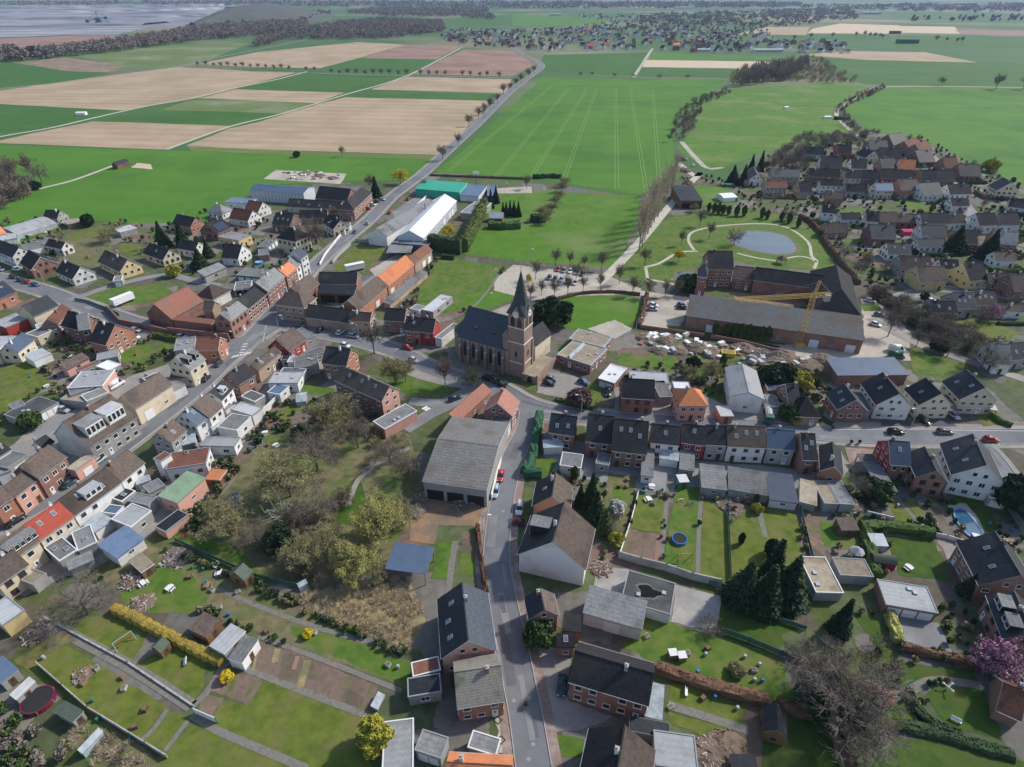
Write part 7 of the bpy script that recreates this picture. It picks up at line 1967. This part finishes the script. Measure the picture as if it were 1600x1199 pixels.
def skip(x,y,rz,m,label):
    b=MB(); b.prism([(-1,0),(1,0),(1.2,1.5),(-1.2,1.5)],-2.2,2.2); b.box(-2.3,2.3,-1.3,1.3,1.5,1.62); c=MB(); c.box(-2,2,-1.05,1.05,1.62,1.66); small('skip_container',label,'skip',x,y,[('body',b,m),('load',c,M['wood'])],rz)
skip(1137,556,-.25,mat('skip_yellow',(.75,.55,.03),(.7,.5,.03),2),'bright yellow skip container in the builders yard')
tarp(1134,313,9,9,.2,M['white'],'big white tarpaulin clamp near the black hay barn',3.6)
tarp(1136,291,3,8,-.1,M['green'],'turquoise covered trailer on the meadow by the estate',1.6)
tarp(128,180,5,9,.1,M['white'],'white wrapped bale stack at the farm track in the fields',3)
tarp(1420,366,4,9,0,mat('magenta_awning',(.55,.03,.14),(.5,.03,.12),2),'magenta awning in the middle of the eastern estate',2.4)
tarp(1292,185,4,7,.1,M['white'],'white horse trailer on the paddock near the field path',2)
tarp(1228,170,3,5,.3,M['white'],'small white and red shelter on the paddock',2.2)
tarp(1315,187,5,14,.1,RO['dk'],'dark field shelter beside the curved path',3)
for (x,y,l) in ((1050,1026,'left of two white garden boxes above the beech hedge'),(1064,1030,'right of two white garden boxes above the beech hedge')):
    b=MB(); b.box(-.75,.75,-.7,.7,0,1.3); c=MB(); c.box(-.8,.8,-.75,.75,1.3,1.42); small('storage_box',l,'storage box',x,y,[('body',b,M['wood']),('lid',c,M['trim'])],.1)
def swing(x,y,rz,w,h,label,m=None):
    b=MB(); m=m or M['woodo']
    for s in (-1,1):
        for q in (-1,1): b.tube((s*w/2,q*h*.4,-.1),(s*w/2,0,h),.07,n=4)
    b.tube((-w/2,0,h),(w/2,0,h),.08,n=4); c=MB()
    c2=MB()
    for s,cc in ((-.25,c),(.25,c2)):
        for e in (-.2,.2): cc.tube((s*w+e,0,h),(s*w+e,0,.5),.02,n=3)
        cc.box(s*w-.25,s*w+.25,-.12,.12,.46,.52)
    small('garden_swing',label,'swing',x,y,[('frame',b,m),('seat',c,M['red']),('seat',c2,M['red'])],rz)
swing(1068,876,0,3.2,2.2,'wooden climbing frame and swing on the play lawn')
swing(196,1006,.9,3.4,2.0,'grey metal swing frame on the lawn below the golden hedge',M['zinc'])
swing(290,840,.3,1.6,1.2,'small red slide on the lawn strip by the pink playhouse',M['red'])
swing(1078,789,.2,1.4,.9,'red and blue toddler toy on the play lawn',M['blue'])
swing(1063,784,.2,1.2,.8,'small white and orange toy on the play lawn',M['white'])
b=MB(); 
for (p,q) in (((-1.3,0,0),(-1.3,0,1.7)),((1.3,0,0),(1.3,0,1.7)),((-1.3,0,1.7),(1.3,0,1.7)),((-1.3,0,1.7),(-1.3,1,0)),((1.3,0,1.7),(1.3,1,0)),((-1.3,1,0),(1.3,1,0))): b.tube(p,q,.05,n=4)
c=MB(); c.quad((-1.3,1,0.02),(1.3,1,.02),(1.3,.03,1.66),(-1.3,.03,1.66)); small('football_goal','small green football goal at the bottom of the play lawn','goal',1054,893,[('frame',b,M['zinc']),('net',c,wf)],.2)
def pavilion(x,y,r,h,rm,label,n=6):
    a=MB(); k=n
    vs=[(r*math.cos(2*math.pi*i/k),r*math.sin(2*math.pi*i/k),h) for i in range(k)]+[(0,0,h+r*.62)]
    a.add(vs,[(i,(i+1)%k,k) for i in range(k)]); a.add([(x_,y_,z-.12) for x_,y_,z in vs[:k]],[tuple(range(k))[::-1]])
    p=MB()
    for i in range(k): p.tube((r*.85*math.cos(2*math.pi*i/k),r*.85*math.sin(2*math.pi*i/k),-.1),(r*.85*math.cos(2*math.pi*i/k),r*.85*math.sin(2*math.pi*i/k),h),.09,n=4)
    small('garden_pavilion',label,'pavilion',x,y,[('roof',a,rm),('posts',p,M['wood'])],.2)
pavilion(1370,1096,2.3,2.2,RO['rb'],'pavilion with red tiled hexagonal roof under the huge ivy tree')
pavilion(1220,412,2.6,2.3,RO['br'],'brown roofed park pavilion beside the pond path')
pavilion(1335,870,1.6,1.8,RO['lg'],'grey octagonal garden pavilion right of the tan flat roofs',8)
def bench(x,y,rz,m,label):
    a=MB(); a.box(-.8,.8,-.2,.25,.42,.48); b=MB(); b.box(-.8,.8,.25,.3,.5,.9); c=MB()
    for s in (-.7,.7): c.box(s-.05,s+.05,-.18,.28,0,.42)
    small('garden_bench',label,'bench',x,y,[('seat',a,m),('backrest',b,m),('legs',c,M['steel'])],rz)
bench(1072,1083,1.3,M['white'],'white garden bench on the lawn below the beech hedge'); bench(1492,1128,-.6,M['white'],'white bench at the bottom of the curved lawn'); bench(340,885,1.4,M['white'],'white plank bench beside the summer house'); bench(290,1036,-1.2,M['white'],'white bench on the lawn below the golden hedge')
def sculpture(x,y,label):
    b=MB(); 
    for an in (.5,2.6,4.7): b.tube((0,0,.9),(math.cos(an)*.9,math.sin(an)*.9,1.3),.09,n=5); b.lathe([(.02,-.2),(.24,0),(.02,.2)],8,c=(math.cos(an)*.9,math.sin(an)*.9,1.3))
    c=MB(); c.tube((0,0,-.1),(0,0,.95),.1,n=6); small('garden_sculpture',label,'sculpture',x,y,[('arms',b,M['white']),('post',c,M['white'])])
sculpture(1479,1078,'white three armed garden ornament on the curved lawn')
def signpost(x,y,h,label):
    b=MB(); b.tube((0,0,-.1),(0,0,h),.22,n=6); c=MB(); c.box(-2,2,-.18,.18,h-.4,h+1.4); small('advertising_sign',label,'sign',x,y,[('post',b,M['green']),('panel',c,M['white'])])
signpost(744,288,6.5,'tall blank white sign panel on a green post behind the turquoise hall')
# chimney pipe of the workshop
b=MB(); b.tube((0,0,0),(0,0,9.5),.35,n=8); small('chimney_pipe','short dark chimney pipe on the white roofed workshop','chimney',666,345,[('pipe',b,M['steel'])])
# diamonds in the forecourt paving
for x,y in ((778,1126),(783,1157)):
    p=P(x,y); b=MB()
    for i in range(4):
        t0,t1=i*math.pi/2,(i+1)*math.pi/2; b.quad(*[(r*math.cos(t),r*math.sin(t),0) for r,t in ((.55,t0),(.8,t0),(.8,t1),(.55,t1))])
    o=b.build('paving_pattern',[M['dark']],loc=(p.x,p.y,.1)); o['kind']='structure'
# flower tubs, bins and barrels: individually placed
tm_=MB(); tm_.lathe([(.28,0),(.36,.6),(.38,.62)],10); tub_me=tm_.mesh('tub',[M['conc']]);
for x,y,lab in ((1329,694,'left planter on the white triangular forecourt'),(1342,694,'right planter on the white triangular forecourt'),(822,1105,'planter at the front of the lichen speckled house'),(1300,672,'planter at the kerb of the east road')):
    p=P(x,y); T=thing('flower_tub',lab,'planter',(p.x,p.y,.1)); obj('tub',tub_me,T); obj('flowers',bush_mesh('flowers','ever',78,'round',160,.07,.8),T,(0,0,.45))
# ---------------------------------------------------------------- horses in the church paddock
import bmesh
def horse_mesh_layer(me):
    bm=bmesh.new(); bm.from_mesh(me); bm.verts.layers.skin.verify(); bm.to_mesh(me); bm.free()
def horse(x,y,rz,m,label):
    T=thing('horse',label,'horse',(P(x,y).x,P(x,y).y,.03),rz)
    me=bpy.data.meshes.new('body'); V=[(-.75,0,1.25),(-.3,0,1.22),(.35,0,1.22),(.7,0,1.3),(1.15,0,1.0),(1.5,0,.55),(1.68,0,.28)]; E=[(i,i+1) for i in range(6)]; R=[.3,.32,.33,.27,.16,.15,.09]
    for (b0,pts) in ((0,((-.8,.17,.85),(-.92,.17,.48),(-.85,.17,.02))),(0,((-.78,-.17,.85),(-.88,-.17,.48),(-.8,-.17,.02))),(3,((.68,.16,.8),(.7,.16,.45),(.7,.16,.02))),(3,((.75,-.16,.8),(.78,-.16,.45),(.75,-.16,.02))),(0,((-1.05,0,1.15),(-1.15,0,.6)))):
        pv=b0
        for i,q in enumerate(pts): V.append(q); E.append((pv,len(V)-1)); pv=len(V)-1; R.append((.16,.085,.07)[i] if len(pts)==3 else (.07,.05)[i])
    me.from_pydata(V,E,[]); horse_mesh_layer(me); me.materials.append(m); o=obj('body',me,T)
    md=o.modifiers.new('skin','SKIN'); 
    for i,r in enumerate(R): me.skin_vertices[0].data[i].radius=(r,r)
    me.skin_vertices[0].data[1].use_root=True
    o.modifiers.new('subd','SUBSURF').levels=1
    h=MB(); h.tube((.75,0,1.5),(1.2,0,1.15),.07,.04,5); h.build('mane',[M['black']],T)
horse(857,474,2.6,mat('dark_bay_coat',(.03,.022,.018),(.02,.015,.012),2),'dark horse grazing at the back of the church paddock')
horse(889,482,.3,mat('brown_coat',(.06,.035,.022),(.04,.025,.016),2),'brown horse grazing in the middle of the church paddock')

# pallets and crates of the builders yard, garden odds and ends
def crate_mesh(i):
    rg=random.Random(i); b=MB(); w,l=rg.uniform(.5,.9),rg.uniform(.6,1.6); 
    for s in (-1,0,1): b.box(-l,l,s*w*.8-.06,s*w*.8+.06,0,.12,1)
    b.box(-l,l,-w,w,.12,.16,1); z=.16
    for k in range(rg.randrange(2,5)): h=rg.uniform(.12,.4); e=rg.uniform(0,.12); b.box(-l+e,l-e,-w+e,w-e,z,z+h-.02,0); z+=h
    return b
CC=[('white wrapped',M['white']),('grey',M['conc']),('brick red',M['brick']),('timber',M['wood']),('metal',M['zinc']),('weathered',cw)]
CM=[(n_,crate_mesh(i).mesh('crate',[m,M['wood']])) for i,(n_,m) in enumerate(CC)]
def litter(poly,n,lab,grp,nm='pallet_stack',ms=None,free=True,z=.06):
    for x,y in scatter(poly,n,False):
        if free and blocked(x,y,.4): continue
        n_,me=random.choice(ms or CM); o=obj(nm,me,None,(x,y,z),random.uniform(0,3.1)); tag(o,n_+' '+lab,'pallet' if nm=='pallet_stack' else nm.replace('_',' '),grp)
litter('985 518 1060 524 1180 546 1240 558 1292 574 1240 578 1130 570 1060 556 1000 540',70,'pallet stack in the long builders yard behind the gardens','pallets in the builders yard')
litter('442 268 535 272 525 284 430 280',34,'pallet stack on the builders merchant yard at the north edge','pallets on the merchant yard')
litter('1062 240 1085 262 1090 285 1070 300 1060 280',10,'pallet stack beside the field track at the wheat field','pallets by the field track')
litter('215 590 260 585 262 620 200 625',8,'pallet in the yard behind the cream shop hall','pallets behind the cream shop hall')
TB=[]
b=MB(); b.lathe([(.28,0),(.33,.4),(.28,.85),(.2,.87)],8); 
for n_,m in (('green',M['green']),('blue',M['blue']),('grey',M['zinc'])): TB.append((n_,b.mesh('barrel',[m])))
CB=[]
b=MB(); b.box(-.5,.5,-.4,.4,0,.7,0); b.box(-.4,.4,-.3,.3,.7,.75,1)
for n_,m in (('brown',M['wood']),('dark',M['doorb']),('grey',M['conc'])): CB.append((n_,b.mesh('box',[m,G['bed']])))
b=MB(); b.box(-.8,.8,-.45,.45,.66,.72); [b.box(sx*.7-.04,sx*.7+.04,sy*.36-.04,sy*.36+.04,0,.66) for sx in (-1,1) for sy in (-1,1)]
for sy in (-1,1): b.box(-.6,.6,sy*.8-.18,sy*.8+.18,.4,.46); [b.box(sx*.5-.03,sx*.5+.03,sy*.8-.15,sy*.8+.15,0,.4) for sx in (-1,1)]
TT=[(n_,b.mesh('table_set',[m])) for n_,m in (('white',M['trim']),('wooden',M['wood']))]
for poly,w_ in (('140 890 250 850 340 890 480 960 640 1040 600 1060 400 985 200 935','allotments'),('960 750 1240 770 1250 800 960 790','row house terraces'),('1280 760 1590 790 1590 920 1290 900','gardens near the pool'),('20 520 300 560 240 600 60 640','west street gardens'),('380 640 500 620 500 700 400 700','gardens beside the grove'),('1200 240 1600 290 1600 470 1480 480 1300 390','eastern estate gardens'),('30 345 230 350 240 400 60 420','western edge gardens'),('40 960 280 1110 200 1160 0 1050','lower left lawns'),('960 985 1230 1040 1180 1130 1040 1120','lawns by the beech hedge')):
    litter(poly,9,'rain barrel in the '+w_,'rain barrels in the '+w_,'rain_barrel',TB); litter(poly,8,'compost box in the '+w_,'compost boxes in the '+w_,'compost_box',CB)
    if 'lawns' not in w_: litter(poly,4,'garden table with benches in the '+w_,'garden tables in the '+w_,'garden_table',TT)

mh=MB(); mh.lathe([(.36,0),(.36,.02)],12); mhm=mh.mesh('manhole_cover',[M['steel']])
for i,(x,y) in enumerate(((803,1096),(827,1091),(833,1164),(826,1187),(795,985),(786,800),(700,588),(350,572))):
    p=P(x,y); o=obj('manhole_cover',mhm,None,(p.x,p.y,.118)); tag(o,'round iron manhole cover in the road surface','manhole cover','manhole covers in the roads')
# ---------------------------------------------------------------- distant villages
def far_house_mesh(L,Wd,ze,zr,m):
    b=MB(); h=Wd/2; b.prism([(-h+.3,0),(h-.3,0),(h-.3,ze),(0,zr-.2),(-h+.3,ze)],-L/2+.2,L/2-.2,0)
    b.prism([(-h,ze-.2),(0,zr-.2),(0,zr),(-h,ze)],-L/2,L/2,1); b.prism([(0,zr-.2),(h,ze-.2),(h,ze),(0,zr)],-L/2,L/2,1)
    for s in (-1,1):
        for i in range(int(L/3)): 
            u=-L/2+(i+.5)*L/int(L/3)
            for z in ((1.6,) if ze<4 else (1.6,4.2)): b.box(u-.6,u+.6,min(s*(h-.3),s*(h-.24)),max(s*(h-.3),s*(h-.24)),z-.6,z+.6,2)
    return b.mesh('far_house',m)
FH=[]
for wl,rf in (('wh','dk'),('wh','bk'),('br','dk'),('cr','br'),('wh','gr'),('br','rb'),('wh','br')):
    FH.append((far_house_mesh(random.uniform(9,13),9,random.choice((3.4,5.4)),random.choice((8,9)),[WA[wl],RO[rf],M['glass']]),
      {'wh':'white','br':'brick','cr':'cream'}[wl]+' house with '+{'dk':'dark grey','bk':'black','br':'brown','gr':'grey','rb':'red brown'}[rf]+' roof in the distant village behind the fields'))
far1='692 50 740 47 800 50 960 42 1060 44 1190 52 1210 64 1150 84 1020 82 845 80 800 76 700 70'
pos=scatter(far1,400)
pos.sort(key=lambda p:p[1])
for i,(x,y) in enumerate(pos[:100]):
    me,lab=FH[random.choice((0,0,1,1,2,3,4,5,6))]; o=obj('distant_house',me,None,(x,y,0),random.choice((.2,1.77,.5,-1.0))); tag(o,lab,'house','houses of the distant village')
rest=pos[100:]+scatter('1200 67 1325 66 1326 84 1240 84 1200 78',50)+scatter('900 24 1080 24 1190 40 960 42',130)+scatter('1250 18 1345 20 1340 30 1210 34',50)+scatter('1500 11 1640 10 1640 18 1520 20',60)
bb={}
VB=MB()
for x,y in rest:
    L,Wd=random.uniform(9,15),random.uniform(8,11); ze=random.choice((3.4,5.4)); zr=ze+4; a=random.choice((.2,1.77,.5,-1.0)); c,s=math.cos(a),math.sin(a); k=random.choice((0,0,0,1,2)); t=random.choice((3,3,4,5))
    def W3(px,py,pz): return (x+px*c-py*s,y+px*s+py*c,pz)
    h=Wd/2; pf=[(-h,0),(h,0),(h,ze),(0,zr),(-h,ze)]
    vs=[W3(-L/2,p,z) for p,z in pf]+[W3(L/2,p,z) for p,z in pf]
    VB.add(vs,[(1,6,7,2),(0,4,9,5),(0,1,2,3,4),(5,9,8,7,6)],k); VB.add(vs,[(2,7,8,3),(3,8,9,4)],t)
tag(VB.build('distant_houses',[WA['wh'],WA['cr'],WA['br'],RO['dk'],RO['br'],RO['gr']]),'mass of small houses of the far villages','houses',None,'stuff')
for x,y,c,lab in ((920,50,'or','vivid orange roofed building with mast in the distant village'),(946,74,'rd','red roofed farmhouse at the edge of the distant village'),(922,76,'rd','dark red roofed farmhouse at the edge of the distant village, left one'),(1056,75,'or','orange roofed farmhouse right of the field lane')):
    p=P(x,y); me=far_house_mesh(16,11,5,10,[WA['wh'],RO[c],M['glass']]); tag(obj('distant_house',me,None,(p.x,p.y,0),.3),lab,'house')
def far_block(x,y,L,Wd,h,wl,rf,lab,rz=0.05):
    p=P(x,y); b=MB(); b.box(-L/2,L/2,-Wd/2,Wd/2,0,h,0); b.box(-L/2-.5,L/2+.5,-Wd/2-.5,Wd/2+.5,h,h+.8,1); b.box(-L/2+2,L/2-2,-Wd/2-.06,-Wd/2,h*.35,h*.6,2); tag(b.build('distant_hall',[WA[wl],RO[rf],M['glass']],loc=(p.x,p.y,0),rz=rz),lab,'hall')
far_block(867,25,55,25,8,'wh','wh','long white hall in the field left of the distant village')
far_block(925,25,40,22,7,'wh','lg','pale hall at the rear of the distant village')
far_block(1006,26,60,30,9,'wh','wh','white industrial hall behind the distant village')
far_block(1068,14,120,40,10,'wh','wh','very long white hall on the horizon')
far_block(1417,68,44,20,7,'gn','dk','dark green farm hall in the eastern fields')
far_block(1398,53,26,16,6,'wd','dk','small dark barn in the brown eastern fields')
far_block(1360,23,90,40,10,'wh','wh','white hall below the wind turbines')
far_block(1200,82,60,12,5,'wh','wh','long white greenhouse at the edge of the distant village',.05)
far_block(1096,81,36,10,4,'wh','wh','low white greenhouse right of the field lane')
far_block(815,52,16,14,12,'cr','gr','tall pale block at the left end of the distant village')
far_block(1071,47,16,14,20,'gy','gr','pale grey tower in the distant village')
# ---------------------------------------------------------------- haze: the air between here and the horizon
hz=MB(); hz.box(-15500,15500,-390,15800,-1.2,CAMH+75)
hm=bpy.data.materials.new('haze_air'); hm.use_nodes=True; n=hm.node_tree; n.nodes.clear()
pv=n.nodes.new('ShaderNodeVolumePrincipled'); pv.inputs['Color'].default_value=(.5,.66,1,1); pv.inputs['Density'].default_value=.00005; pv.inputs['Anisotropy'].default_value=.15
ou=n.nodes.new('ShaderNodeOutputMaterial'); n.links.new(pv.outputs[0],ou.inputs['Volume'])
ho=hz.build('haze',[hm]); ho['kind']='stuff'; ho['label']='thin bluish haze over the plain'; ho['category']='haze'
